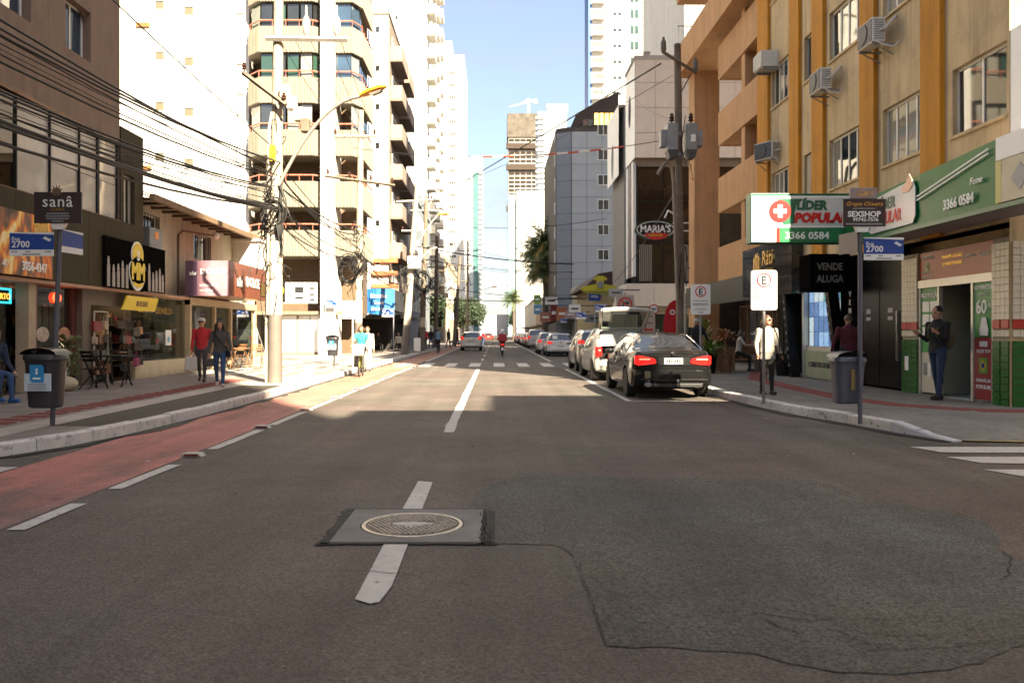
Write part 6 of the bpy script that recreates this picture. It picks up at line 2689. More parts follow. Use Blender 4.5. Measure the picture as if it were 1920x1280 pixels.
# right-hand pole with transformer boxes
q1 = thing('utility_pole', 'dark concrete utility pole with grey transformer boxes beside the tan column', 'utility pole', (6.28, 27, H))
shaft(q1, 0, -.12, 11, .15, .115, [-.1, 1.5, 11], [POLED, POLED])
crossarm(q1, (-.08, -.12, 10.35), .72, (.86, .25, -.42), POLED, 0, th=.06)
for s_ in (-1, 1):
    b = MB()
    c = Vector((-.08, -.12, 10.35)) + Vector((.86, .25, -.42)).normalized() * .66 * s_
    b.lathe([(.05, 0), (.09, .06), (.09, .34), (.05, .4), (.04, .5)], 10, c)
    b.build('insulator', mat('insulator_grey', (.13, .11, .095), .6), q1, smooth=0.8)
b = MB()
b.tube([(-.05, -.14, 9.3), (.3, -.1, 9.95)], .025, 5)
b.build('arm_brace', POLED, q1)
for k, (x0, x1) in enumerate([(-.54, -.18), (.11, .46)]):
    b = MB()
    b.box(x0, x1, -.42, .1, 7.35, 8.25)
    tr = b.build('transformer', GALV, q1, bevel=.03)
    b = MB()
    b.box(x0 - .2 if k == 0 else x1 - .02, x0 + .02 if k == 0 else x1 + .2, -.3, .08, 7.5, 8.05)
    b.build('cooling_fins', GALV, tr, bevel=.01)
    b = MB()
    b.prism([(x0, 7.36), (x1, 7.36), (x1 - .08, 7.1), (x0 + .08, 7.1)], -.4, .08)
    b.build('tank_bottom', DGREY, tr)
    b = MB()
    insulator(b, ((x0 + x1) / 2, -.2, 8.25), 1.5)
    b.build('bushing', INSUL, tr, smooth=0.8)
    if k:
        b = MB()
        b.box(x0 + .12, x0 + .28, -.428, -.421, 7.62, 7.86)
        b.build('plate', SIGNW, tr)
for z in (7.2, 7.9):
    b = MB()
    b.lathe([(.14, 0), (.14, .12)], 14, (-.08, 0, z))
    b.build('band', GALV, q1)
b = MB()
P = [(-.16, -.2, 2.4), (-.24, -.22, 4.5), (-.30, -.24, 6.3), (-.36, -.26, 6.75), (-.5, -.3, 6.95), (-.66, -.34, 6.88), (-.86, -.4, 6.55)]
b.tube(P, [.06, .06, .06, .06, .062, .065, .07], 8)
b.build('hooked_conduit', mat('conduit_grey', (.22, .18, .145), .6, var=.2), q1, smooth=True)
b = MB()
b.tube([(.1, -.22, .2), (.08, -.22, 2.6)], .05, 7)
b.build('conduit', POLEW, q1)
tangle(q1, 6.0, 8.6, .12, 10, 40, .009)
tangle(q1, 2.2, 4.5, .06, 8, 41, .012)
b = MB()
b.tube([(-.2, -.2, 5.2), (-.5, -.3, 5.35), (-.62, -.32, 5.1)], .03, 6)
b.build('small_bracket', SIGNW, q1)


def sag(p, q, s, n=14):
    p, q = Vector(p), Vector(q)
    return [p.lerp(q, i / n) - Vector((0, 0, 4 * s * (i / n) * (1 - i / n))) for i in range(n + 1)]


def cable(label, p, q, s, r, group, m=None, n=16):
    b = MB()
    b.tube(sag(p, q, s, n), r, 5)
    return tag(b.build('cable', m or WIRE, None, smooth=True), label, 'cable', group)


# bundles from behind the viewer to the near pole
NB = 'black cables running over the left pavement'
rc = random.Random(21)
spec = []
for k in range(13):
    spec.append((5.4 + rc.uniform(-.45, .35), rc.uniform(1.2, 1.6), rc.choice([.006, .009, .012, .018])))
for k in range(11):
    spec.append((4.75 + rc.uniform(-.3, .25), rc.uniform(.9, 1.25), rc.choice([.006, .009, .012, .022])))
for k, (z1, s_, rr_) in enumerate(spec):
    x0 = -6.0 + rc.uniform(-.5, .3)
    z0 = z1 + (1.2 if k < 13 else .6) + rc.uniform(-.5, .6)
    cable('black cable of the sagging bundle between the near pole and the mauve building', (x0, -14, z0), (-5.5 + rc.uniform(-.12, .12), 20.1, z1), s_, rr_, NB)
cable('single black cable sloping across the white block to the near pole', (-5.9, -6, 7.9), (-5.44, 20.1, 5.95), .35, .012, None)
for k in range(16):
    z1 = 3.9 + rc.uniform(-.5, 1.4)
    cable('black cable of the bundle between the near pole and the second pole', (-5.5 + rc.uniform(-.1, .1), 20.3, z1 + rc.uniform(0, .8)), (-5.05 + rc.uniform(-.15, .15), 29.9, 4.3 + rc.uniform(-.6, .9)), rc.uniform(.15, .6), rc.choice([.007, .009, .013, .02]), 'black cables between the near pole and the second pole')
for k in range(10):
    cable('black cable of the bundle between the second pole and the leaning pole', (-5.05, 30.1, 4.2 + rc.uniform(-.5, .9)), (-5.1 + rc.uniform(-.15, .15), 47.9, 5.0 + rc.uniform(-.7, .9)), rc.uniform(.3, .9), rc.choice([.01, .014, .02]), 'black cables between the second pole and the leaning pole')
for k in range(8):
    cable('black cable of the far bundle beyond the leaning pole', (-5.0, 48.1, 4.9 + rc.uniform(-.5, .9)), (-5.0 + rc.uniform(-.3, .3), 72, 5.6 + rc.uniform(-.8, 1.2)), rc.uniform(.3, 1), .025, 'black cables beyond the leaning pole')
for k in range(5):
    cable('thin power line high between the near pole and the second pole', (-5.4 + k * .38, 20.2, 8.75), (-5.6 + k * .3, 30, 8.75), .12, .008, 'thin power lines high over the cycle lane')
# lines that cross the street
WARN = mat('warning_sleeve_red', (.6, .09, .05), .5)
b = MB()
pts = sag((-5.3, 30, 8.35), (5.9, 27, 7.95), .45, 60)
b.tube(pts, .013, 5)
t = tag(b.build('cable', WIRE, None), 'cable with red and white sleeves crossing the street to the transformers', 'cable')
for k in range(14):
    b = MB()
    a, c = 24 + k * 2, 26 + k * 2
    if k in (4, 5):
        continue
    b.tube(pts[a:c + 1], .032, 6)
    b.build('sleeve', WARN if k % 2 else SIGNW, t)
for k, (p, q, s_, r_, lab) in enumerate([
        ((-5.1, 48, 6.7), (5.9, 60, 6.6), .25, .045, 'thick black cable crossing the street before the grey block'),
        ((-5.1, 48, 6.0), (5.9, 60, 6.0), .3, .025, 'thin black cable just below the thick one crossing the street'),
        ((-5.0, 57, 3.9), (8.6, 64, 4.4), .3, .03, 'low black cable crossing the street above the parked cars'),
        ((-5.0, 57, 9.2), (8.6, 62, 10.3), .5, .02, 'pale line crossing the street before the grey block windows'),
        ((-5.0, 72, 5.6), (8.8, 75, 4.6), .3, .03, 'low cable crossing the street beyond the coil hung pole'),
        ((-5.0, 86, 8.8), (8.9, 95, 8.6), .4, .03, 'cable crossing the street by the dark leaning pole'),
        ((-3, 110, 13), (8.9, 110, 11), .5, .03, 'cable crossing the street at the tall lamp pole'),
        ((-5.3, 48, 9.4), (6.0, 27, 10.1), .5, .009, 'thin wire slanting up from the leaning pole to the transformer pole'),
        ((6.1, 27, 10.2), (12, 50, 18), .6, .008, 'thin wire rising to the roof of the oval windowed block'),
        ((6.1, 27, 8.6), (8.8, 50, 16), .2, .008, 'thin wire slanting over the stone panels'),
        ((5.6, 27, 10.5), (-60, 260, 26), 1.5, .03, 'thin wire running far across the sky'),
        ((6.1, 27, 6.2), (8.4, 60, 4.8), .4, .016, 'black cable along the right shops past the red flag')]):
    cable(lab, p, q, s_, r_, None, n=24)

# ---------------------------------------------------------------- signs on posts
def plate(par, x0, x1, z0, z1, m, y=0, th=.012, name='plate'):
    b = MB()
    b.box(x0, x1, y - th, y, z0, z1)
    return b.build(name, m, par, bevel=.003, seg=1)


def street_plate(par, x0, z0, w, h, y, words=True):
    o = plate(par, x0, x0 + w, z0 + h * .28, z0 + h, BLUE, y, name='street_plate')
    b = MB()
    b.box(x0, x0 + w, y - .012, y, z0, z0 + h * .28)
    b.prism([(x0, z0 + h + .001), (x0 + w * .5, z0 + h * .97), (x0 + w, z0 + h * .93), (x0 + w, z0 + h + .012), (x0, z0 + h + .012)], y - .016, y - .001)
    b.build('white_band', SIGNW, o)
    if words:
        text(o, 'Rua', x0 + w * .05, z0 + h * .68, y - .014, h * .24, TXTW, 'LEFT', ext=.002)
        text(o, '2700', x0 + w * .05, z0 + h * .38, y - .014, h * .40, TXTW, 'LEFT', ext=.002, bold=.002)
        b = MB()
        for i in range(3):
            xx, zz = x0 + w * (.76 + .05 * i), z0 + h * (.80 - .05 * i)
            b.prism([(xx, zz), (xx + w * .07, zz + h * .06), (xx + w * .09, zz - h * .02), (xx + w * .02, zz - h * .07)], y - .016, y - .013)
        b.build('swoosh', SIGNW, o)
        b = MB()
        for (u, v, ww) in [(.04, .17, .14), (.36, .17, .12), (.8, .17, .14), (.3, .05, .4)]:
            b.box(x0 + w * u, x0 + w * (u + ww), y - .0135, y - .012, z0 + h * v, z0 + h * (v + .05))
        b.build('small_print', GALV, o, kind='stuff')
    return o


POLEB = mat('post_blue_grey', (.10, .10, .125), .5, metal=.2, var=.15)
s1 = thing('street_sign', 'leaning street sign post with dark sana board and blue Rua 2700 plate on the left', 'street sign', (-6.03, 10.9, H))
b = MB()
b.tube([(0, 0, -.05), (.11, 0, 2.8)], .033, 10)
b.build('post', POLEB, s1, smooth=True)
dk = plate(s1, -.20, .44, 2.74, 3.16, mat('sign_aubergine', (.035, .02, .025), .35, var=.1), -.06, .03, 'advert_board')
text(dk, 'sanâ', .12, 2.96, -.093, .22, TXTW, ext=.003, space=1.1)
text(dk, 'ESTÉTICA', .12, 2.905, -.093, .045, GOLD, ext=.002)
b = MB()
for i in range(7):
    a = PI * (i + .5) / 7
    b.prism([(.11 + .03 * math.cos(a + 1.4), 3.13 + .03 * math.sin(a + 1.4)), (.11 + .105 * math.cos(a), 3.13 + .13 * math.sin(a)), (.11 + .03 * math.cos(a - 1.4), 3.13 + .03 * math.sin(a - 1.4))], -.1 - i * .001, -.094)
b.build('lotus_emblem', mat('sign_bronze', (.16, .10, .05), .5), dk)
b = MB()
for i, w in enumerate((.30, .33, .30, .16)):
    b.box(.12 - w / 2, .12 + w / 2, -.093, -.09, 2.86 - i * .034, 2.878 - i * .034)
b.build('small_print', GALV, dk, kind='stuff')
b = MB()
b.prism([(-.0, 2.75), (.22, 2.75), (.17, 2.66), (.05, 2.66)], -.07, .0)
b.build('bracket', SIGNW, s1)
street_plate(s1, -.56, 2.30, .60, .31, -.03)
sp = bpy.data.objects.new('side_plate', None)
COL.objects.link(sp)
sp.parent = s1
sp.location = (.115, 0, 2.36)
sp.rotation_euler = (0, 0, R(83))
street_plate(sp, 0, 0, .46, .30, 0, words=False)

s2 = thing('street_sign', 'street sign post with SEXSHOP board and blue Rua 2700 plate on the right corner', 'street sign', (5.25, 11.5, H))
b = MB()
b.tube([(0, 0, -.05), (.0, 0, 2.9)], .031, 10)
b.build('post', POLEB, s2, smooth=True)
dk = plate(s2, -.28, .33, 2.78, 3.17, mat('sign_aubergine', (.035, .02, .025), .35, var=.1), -.05, .03, 'advert_board')
text(dk, 'SEXSHOP', .02, 2.915, -.083, .112, TXTW, ext=.003, bold=.003, sx=1.0)
text(dk, '99742-7576', .04, 2.85, -.083, .072, TXTW, ext=.003, bold=.001, sx=1.05)
text(dk, 'Grupo Oliveira', .02, 3.07, -.083, .085, GOLD, ext=.002, shear=.35)
b = MB()
b.box(-.24, .28, -.083, -.08, 2.80, 2.822)
b.box(-.14, .18, -.083, -.08, 3.025, 3.04)
b.build('small_print', GALV, dk, kind='stuff')
up = plate(s2, -.18, .21, 3.175, 3.33, mat('sign_mauve_grey', (.28, .22, .21), .4), -.05, .03, 'advert_top')
text(up, 'G&H', .02, 3.21, -.083, .11, GOLD, ext=.002, shear=.3)
b = MB()
b.prism([(-.1, 2.79), (.12, 2.79), (.08, 2.70), (-.06, 2.70)], -.06, .01)
b.build('bracket', SIGNW, s2)
street_plate(s2, .035, 2.30, .57, .31, -.03)
sp = bpy.data.objects.new('side_plate', None)
COL.objects.link(sp)
sp.parent = s2
sp.location = (-.03, 0, 2.42)
sp.rotation_euler = (0, 0, R(100))
plate(sp, 0, .45, 0, .30, mat('plate_back', (.26, .21, .19), .5), .01, .012, 'street_plate')


def parking_sign(label, X, Y, w, h, z0, hpole):
    t = thing('parking_sign', label, 'road sign', (X, Y, H))
    b = MB()
    b.tube([(0, 0, -.05), (0, 0, hpole)], .027, 10)
    b.build('post', GALV if Y > 18 else mat('post_two_tone', (.20, .19, .19), .4, metal=.4), t, smooth=True)
    b = MB()
    x0, x1 = -w / 2 - .01, w / 2 - .01
    c = .03
    b.prism([(x0 + c, z0), (x1 - c, z0), (x1, z0 + c), (x1, z0 + h - c), (x1 - c, z0 + h), (x0 + c, z0 + h), (x0, z0 + h - c), (x0, z0 + c)], -.045, -.03)
    p = b.build('plate', SIGNW, t)
    cx, cz, r_ = -.01, z0 + h - .17 * h / .7, .135 * w / .48
    b = MB()
    b.lathe([(r_ * .80, -.047), (r_ * .80, -.052), (r_, -.052), (r_, -.047)], 36, (cx, 0, cz), 'y', ring=True)
    b.build('red_ring', RED, p)
    text(p, 'E', cx, cz - .075 * w / .48, -.05, .21 * w / .48, TXTK, ext=.003, bold=.006)
    b = MB()
    rr_ = random.Random(2)
    for i, (zz, ww, hh) in enumerate([(.44, .8, .020), (.345, .78, .024), (.295, .8, .020), (.19, .5, .014), (.15, .75, .012), (.06, .25, .02)]):
        x = -w * ww / 2
        while x < w * ww / 2:
            L = rr_.uniform(.025, .07)
            b.box(cx + x, cx + min(x + L, w * ww / 2), -.048, -.0455, z0 + h * zz, z0 + h * zz + hh)
            x += L + .012
    b.build('small_print', mat('print_grey', (.16, .14, .13), .6), p, kind='stuff')
    return t


parking_sign('sunlit white parking sign with red ring E on the kerb nearest the viewer', 4.96, 14.76, .48, .73, 1.68, 2.42)
parking_sign('greyer parking sign with red ring E behind the dark sedan', 5.45, 21.2, .52, .80, 1.75, 2.56)
# no right turn, one way, feather flag, list board
t = thing('road_sign', 'square no right turn sign behind the open tailgate', 'road sign', (5.15, 32, H))
b = MB()
b.tube([(.05, 0, -.05), (.05, 0, 2.9)], .03, 8)
b.build('post', GALV, t)
pl = plate(t, -.31, .41, 1.95, 2.78, mat('sign_greyed', (.42, .38, .34), .5), -.04)
b = MB()
b.lathe([(.22, -.058), (.22, -.064), (.28, -.064), (.28, -.058)], 32, (.05, 0, 2.42), 'y', ring=True)
b.prism([(-.15, 2.58), (-.11, 2.62), (.25, 2.26), (.21, 2.22)], -.066, -.061)
b.build('red_ring', RED, pl)
b = MB()
b.prism([(-.06, 2.27), (.0, 2.27), (.0, 2.44), (.12, 2.44), (.12, 2.38), (.22, 2.47), (.12, 2.56), (.12, 2.50), (-.06, 2.50)], -.06, -.054)
b.build('arrow', TXTK, pl)
t = thing('road_sign', 'round white sign with red rim and small black arrow', 'road sign', (6.35, 32, H))
b = MB()
b.tube([(0, 0, -.05), (0, 0, 2.5)], .035, 8)
b.build('post', SIGNW, t)
b = MB()
b.lathe([(0, -.05), (.2, -.05), (.2, -.03)], 28, (0, 0, 2.22), 'y')
pl = b.build('plate', RED, t)
b = MB()
b.lathe([(0, -.056), (.155, -.056), (.155, -.051)], 28, (0, 0, 2.22), 'y')
b.build('disc', SIGNW, pl)
b = MB()
b.prism([(-.11, 2.22), (-.04, 2.27), (-.04, 2.24), (.11, 2.24), (.11, 2.20), (-.04, 2.20), (-.04, 2.17)], -.062, -.057)
b.build('arrow', TXTK, pl)
t = thing('feather_flag', 'tall red feather flag with white logo beside the utility pole', 'flag', (6.36, 29, H))
b = MB()
b.tube([(.28, .02, 0), (.28, .02, 2.3), (.24, .02, 2.5)], .015, 6)
b.build('pole', GALV, t)
b = MB()
pr_ = [(-.27, .25), (.25, .25), (.25, 2.47), (.12, 2.45), (-.04, 2.34), (-.17, 2.1), (-.25, 1.6)]
b.prism(pr_, -.008, .008)
fl_ = b.build('cloth', mat('flag_red', (.55, .012, .02), .7, var=.12), t)
b = MB()
b.lathe([(.05, -.02), (.05, -.012), (.10, -.012), (.10, -.02)], 16, (.07, 0, 2.02), 'y', ring=True)
b.build('logo', SIGNW, fl_)
t = thing('menu_board', 'white upright board with rows of print left of the red flag', 'sign', (5.75, 30, H))
b = MB()
b.box(-.22, .24, 0, .05, .2, 2.1)
b.build('board', OFFW, t)
for i in range(4):
    b = MB()
    b.box(-.16, .17, -.01, -.001, 1.1 + i * .25, 1.18 + i * .25)
    b.build('print_line', [GALV, RED, GALV, GALV][i], t)
# oval restaurant sign
t = thing('restaurant_sign', 'oval green and red sign reading MARIAS hung over the pavement', 'sign', (7.14, 35.6, 0))
OVP = [(math.cos(a * PI / 20), math.sin(a * PI / 20)) for a in range(40)]
b = MB()
b.prism([(.92 * c, 6.02 + .42 * s_) for c, s_ in OVP], 0, .22)
b.build('oval_back', mat('sign_bottle_green', (.012, .07, .03), .35), t, smooth=0.8)
b = MB()
n = len(OVP)
for i in range(n):
    (c, s_), (c2, s2_) = OVP[i], OVP[(i + 1) % n]
    b.poly([(.80 * c, -.004, 6.02 + .34 * s_), (.80 * c2, -.004, 6.02 + .34 * s2_), (.835 * c2, -.004, 6.02 + .365 * s2_), (.835 * c, -.004, 6.02 + .365 * s_)][::-1])
b.build('white_line', SIGNW, t)
b = MB()
b.prism([(.80 * c, 6.02 + .34 * s_) for c, s_ in OVP], -.003, -.0005)
b.build('black_field', BLACK, t)
b = MB()
b.prism([(-.52, 5.80), (-.3, 5.86), (0, 5.88), (.3, 5.86), (.60, 5.82), (.45, 5.66), (.2, 5.57), (-.1, 5.57), (-.35, 5.64)], -.02, -.0045)
b.build('red_field', RED, t)
text(t, "MARIA'S", 0, 5.90, -.012, .44, SIGNW, bold=.012, sx=.86, ext=.01)
text(t, 'BURRITOS', 0, 5.72, -.028, .13, YELLOW, bold=.002)
b = MB()
for z in (5.95, 6.3):
    b.box(.8, 1.5, .08, .12, z, z + .05)
b.build('bracket', SIGNW, t)
# yellow board-shaped sign with shirt
t = thing('shop_sign', 'yellow surfboard shaped sign topped by a yellow shirt', 'sign', (7.9, 60, 0))
b = MB()
b.prism([(1.5 * c, 4.75 + (.36 if s_ > 0 else .34) * s_ * (abs(1 - abs(c) ** 1.6) * .35 + .65)) for c, s_ in OVP], 0, .3)
b.build('board', mat('sign_acid_yellow', (.55, .50, .02), .4, var=.15), t)
b = MB()
b.prism([(1.45 * c, 4.62 + .30 * s_) for c, s_ in OVP if s_ <= 0], -.01, -.001)
b.build('olive_edge', mat('sign_olive', (.22, .22, .02), .5), t)
b = MB()
b.prism([(-.28, 5.0), (.28, 5.0), (.26, 5.45), (.45, 5.36), (.52, 5.52), (.2, 5.72), (-.2, 5.72), (-.52, 5.52), (-.45, 5.36), (-.26, 5.45)], -.03, .1)
b.build('shirt', mat('sign_acid_yellow', (.55, .50, .02), .4), t)
b = MB()
b.lathe([(.26, -.05), (.26, -.032)], 16, (0, 0, 5.08), 'y')
b.build('disc', GALV, t)
text(t, 'SURF', 0, 4.68, -.02, .3, mat('sign_olive', (.22, .22, .02), .5))

boards = [(1067, 1089, 571, 586, 60, SIGNW, 'white board over the cream shop corner'), (1142, 1169, 541, 556, 49, GALV, 'grey plate sign above the no right turn sign'), (1104, 1126, 548, 564, 66, BLUE, 'blue shop sign under the yellow surfboard sign'),
          (1022, 1046, 557, 571, 86, SIGNW, 'white shop sign left of the grey block'), (1001, 1014, 552, 570, 95, mat('sign_lime', (.25, .42, .08), .5), 'lime green sign far down the right pavement'), (1001, 1016, 571, 589, 94, mat('sign_sky', (.12, .30, .50), .5), 'sky blue sign under the lime green one'),
          (1032, 1045, 571, 602, 88, mat('sign_maroon', (.16, .02, .02), .5), 'maroon upright sign down the right pavement'), (1044, 1063, 576, 600, 80, mat('sign_burnt', (.42, .14, .05), .5), 'burnt orange sign down the right pavement'),
          (1097, 1142, 589, 604, 69, GALV, 'grey fascia board with dark print on the cream shop'), (1013, 1033, 585, 604, 90, mat('sign_terracotta', (.38, .16, .10), .5), 'terracotta board beside the maroon sign'), (1060, 1080, 583, 596, 72, mat('sign_pinkish', (.45, .30, .28), .5), 'pale pink board beside the burnt orange sign')]
for (x0, x1, y0, y1, Y, m, lab) in boards:
    a, c = at(x0, y1, Y), at(x1, y0, Y)
    t = thing('shop_sign', lab, 'sign', (a.x, Y, 0))
    b = MB()
    b.box(0, c.x - a.x, 0, .15, a.z, c.z)
    b.build('panel', m, t)
    b = MB()
    w = c.x - a.x
    hz = (c.z - a.z)
    b.box(w * .2, w * .8, -.01, -.001, a.z + hz * .4, a.z + hz * .6)
    b.build('print_line', TXTK if m in (SIGNW, GALV) else TXTW, t)
    b = MB()
    b.box(w * .85, max(w, 8.9 - a.x), .05, .1, c.z - .12, c.z - .04)
    b.build('bracket', DGREY, t)
for (x, Y, z, lab) in [(1115, 45, 2.9, 'street plate on a thin post by the cream shop'), (1079, 50, 2.6, 'street plate on a thin post left of the cream shop'), (1050, 75, 2.7, 'small street plate far along the right kerb'), (738, 43.6, 2.6, 'street plate on a thin post beneath the blue shop banner'), (610, 46, 3.2, 'street plate on a bracket at the white column')]:
    X = (x - CX) * Y / F
    t = thing('street_sign', lab, 'street sign', (X, Y, H))
    b = MB()
    b.tube([(0, 0, 0), (0, 0, z)], .03, 6)
    b.build('post', GALV, t)
    street_plate(t, -.62 if x == 738 else .03, z - .45, .62, .42, -.03)
t = thing('shop_banner', 'blue curved shop banner with white lettering over the dark shop', 'banner', (-8.9, 53, 0))
b = MB()
for i in range(10):
    a0, a1 = i / 10, (i + 1) / 10
    f = lambda a: (.3 + a * 1.95, -.35 * math.sin(a * PI))
    b.poly([(*f(a0), 2.75 - .25 * a0), (*f(a1), 2.75 - .25 * a1), (*f(a1), 4.35), (*f(a0), 4.35)])
b.build('sheet', mat('banner_blue', (.03, .16, .45), .4, var=.12), t, smooth=True)
text(t, 'Livrarias', 1.25, 3.75, -.42, .38, TXTW, bold=.012, sx=.8)
text(t, 'livros', 1.3, 3.32, -.42, .34, TXTW, bold=.01, sx=.8)
text(t, '3361.1111', 1.2, 2.92, -.42, .26, TXTW, bold=.006, sx=.8)
b = MB()
b.box(.3, 2.3, 0, 6, 2.9, 4.3)
b.build('frame_box', DGREY, t)
t = thing('post_sign', 'white square sign with brown sketch on a post behind the teal cyclist', 'sign', (-5.12, 28.8, H))
b = MB()
b.tube([(.0, 0, -.05), (.0, 0, 2.4)], .03, 8)
b.build('post', CONCL, t)
pl = plate(t, -.36, .26, 1.78, 2.42, SIGNW, -.04)
b = MB()
b.tube([(-.2, -.055, 2.02), (-.16, -.055, 2.16), (-.05, -.055, 2.2), (.02, -.055, 2.1), (.1, -.055, 2.16), (.12, -.055, 2.02)], .012, 4)
b.build('sketch', WOODB, pl)
t = thing('sandwich_board', 'white upright notice board on the pavement by the leaning pole', 'sign board', (-5.15, 53, H))
b = MB()
b.box(-.22, .22, -.04, .04, .08, .95)
b.build('board', SIGNW, t, bevel=.01)
b = MB()
b.box(-.2, -.16, -.1, .1, 0, .08)
b.box(.16, .2, -.1, .1, 0, .08)
b.build('foot', DGREY, t)

# ---------------------------------------------------------------- litter bins
BINM = mat('bin_plastic', (.022, .022, .028), .42, var=.15)
BINB = mat('bin_bluegrey', (.075, .08, .105), .42, var=.12)


def litter_bin(label, X, Y, z0, m, face=True, rz=0.0, oy=-.26, post=True, sc=1.0):
    t = thing('litter_bin', label, 'litter bin', (X, Y, 0), rz)
    b = MB()
    secs = [(0.0, .165, .125), (.02, .185, .145), (.55, .215, .175), (.60, .225, .185), (.61, .24, .2), (.66, .24, .2), (.68, .225, .185)]
    n = 28
    vs, fs = [], []
    for (h, a, c) in secs:
        for j in range(n):
            th = 2 * PI * j / n
            cx, sy = math.cos(th), math.sin(th)
            e = 2 / 3.6
            x = a * (abs(cx) ** e) * (1 if cx > 0 else -1)
            y = c * (abs(sy) ** e) * (1 if sy > 0 else -1)
            vs.append((x * sc, (y + oy / sc) * sc, z0 + h * sc))
    k = len(secs)
    for i in range(k - 1):
        for j in range(n):
            fs.append((i * n + j, i * n + (j + 1) % n, (i + 1) * n + (j + 1) % n, (i + 1) * n + j))
    fs.append(tuple(range(n))[::-1])
    fs.append(tuple(range((k - 1) * n, k * n)))
    b.add(vs, fs)
    b.build('body', m, t, smooth=0.7)
    b = MB()
    hood = []
    m_ = 9
    vs, fs = [], []
    for i in range(m_):
        a = PI * i / (m_ - 1)
        for j, yy in enumerate((oy - .19 * sc, oy + .19 * sc)):
            vs.append((-.23 * sc * math.cos(a), yy * (1 if j else 1), z0 + .675 * sc + .085 * sc * math.sin(a)))
    for i in range(m_ - 1):
        fs.append((2 * i, 2 * i + 2, 2 * i + 3, 2 * i + 1))
    fs.append(tuple(2 * i + 1 for i in range(m_)))
    b.add(vs, fs)
    b.build('hood', m, t, smooth=0.7)
    b = MB()
    b.lathe([(.0, 0), (.17 * sc, 0)], 18, (0, oy, z0 + .684 * sc), sy=.75)
    b.build('opening', mat('bin_void', (.004, .004, .004), .9), t)
    if face:
        b = MB()
        y = oy - .188 * sc
        b.box(-.165 * sc, .165 * sc, y - .012, y + .02, z0 + .22 * sc, z0 + .44 * sc)
        lab_ = b.build('label', mat('label_pale_blue', (.45, .53, .62), .5, var=.1), t, bevel=.008)
        b = MB()
        b.prism([(-.09, z0 + .36 * sc), (-.06, z0 + .33 * sc), (.09, z0 + .33 * sc), (.09, z0 + .52 * sc), (.06, z0 + .55 * sc), (-.09, z0 + .55 * sc)], y - .02, y - .013)
        b.build('blue_badge', mat('badge_blue', (.02, .22, .48), .5), lab_)
        b = MB()
        b.sph((0, y - .022, z0 + .49 * sc), .014, .004, .016)
        b.box(-.012, .012, y - .024, y - .0205, z0 + .43 * sc, z0 + .47 * sc)
        b.box(-.05, .05, y - .024, y - .0205, z0 + .37 * sc, z0 + .39 * sc)
        b.build('badge_figure', SIGNW, lab_)
        b = MB()
        for i in range(3):
            b.box(-.12, .12, y - .0145, y - .0125, z0 + .24 * sc + i * .03, z0 + .253 * sc + i * .03)
        b.build('small_print', GALV, lab_, kind='stuff')
    else:
        b = MB()
        b.box(-.03, .03, oy - .2 * sc, oy - .17 * sc, z0 + .2, z0 + .5)
        b.build('latch', mat('brass_latch', (.25, .18, .08), .5, metal=.5), t, bevel=.008)
    if post:
        b = MB()
        b.tube([(0, 0, H), (0, 0, z0 + .6)], .026, 8)
        b.build('post', DGREY, t)
    return t


litter_bin('black litter bin with blue label on the leaning post at the left', -5.96, 10.88, .42, BINM, True, post=False, sc=1.04)
litter_bin('blue grey litter bin fixed behind the right street sign post', 5.17, 11.72, .38, BINB, False, oy=.02, post=False)
litter_bin('distant black litter bin with white label near the white column', -5.75, 28.6, .62, BINM, True, sc=.95)
# ---------------------------------------------------------------- vehicles
def curve(pts):
    """Monotone cubic through (x, y) control points."""
    n = len(pts)
    d = [(pts[i + 1][1] - pts[i][1]) / (pts[i + 1][0] - pts[i][0]) for i in range(n - 1)]
    m = [d[0]] + [0 if d[i - 1] * d[i] <= 0 else 2 * d[i - 1] * d[i] / (d[i - 1] + d[i]) for i in range(1, n - 1)] + [d[-1]]

    def f(x):
        if x <= pts[0][0]:
            return pts[0][1]
        if x >= pts[-1][0]:
            return pts[-1][1]
        for i in range(n - 1):
            if x <= pts[i + 1][0]:
                h = pts[i + 1][0] - pts[i][0]
                t = (x - pts[i][0]) / h
                return (pts[i][1] * (1 + 2 * t) * (1 - t) ** 2 + m[i] * h * t * (1 - t) ** 2 + pts[i + 1][1] * t * t * (3 - 2 * t) + m[i + 1] * h * t * t * (t - 1))
    return f


CARGLASS = mirror_glass('car_glass', (0.016, 0.02, 0.028), 2.1)
TAIL = mat('tail_lamp_red', (0.62, 0.012, 0.01), 0.15, var=0.12, scale=14, coat=.6, emit=.25)
TAILW = mat('tail_lamp_clear', (0.7, 0.35, 0.25), 0.12, coat=.6)
PLATEM = mat('plate_grey', (0.42, 0.42, 0.40), 0.5, var=.1)
TRIM = mat('black_trim', (0.02, 0.02, 0.021), 0.5, var=.1)


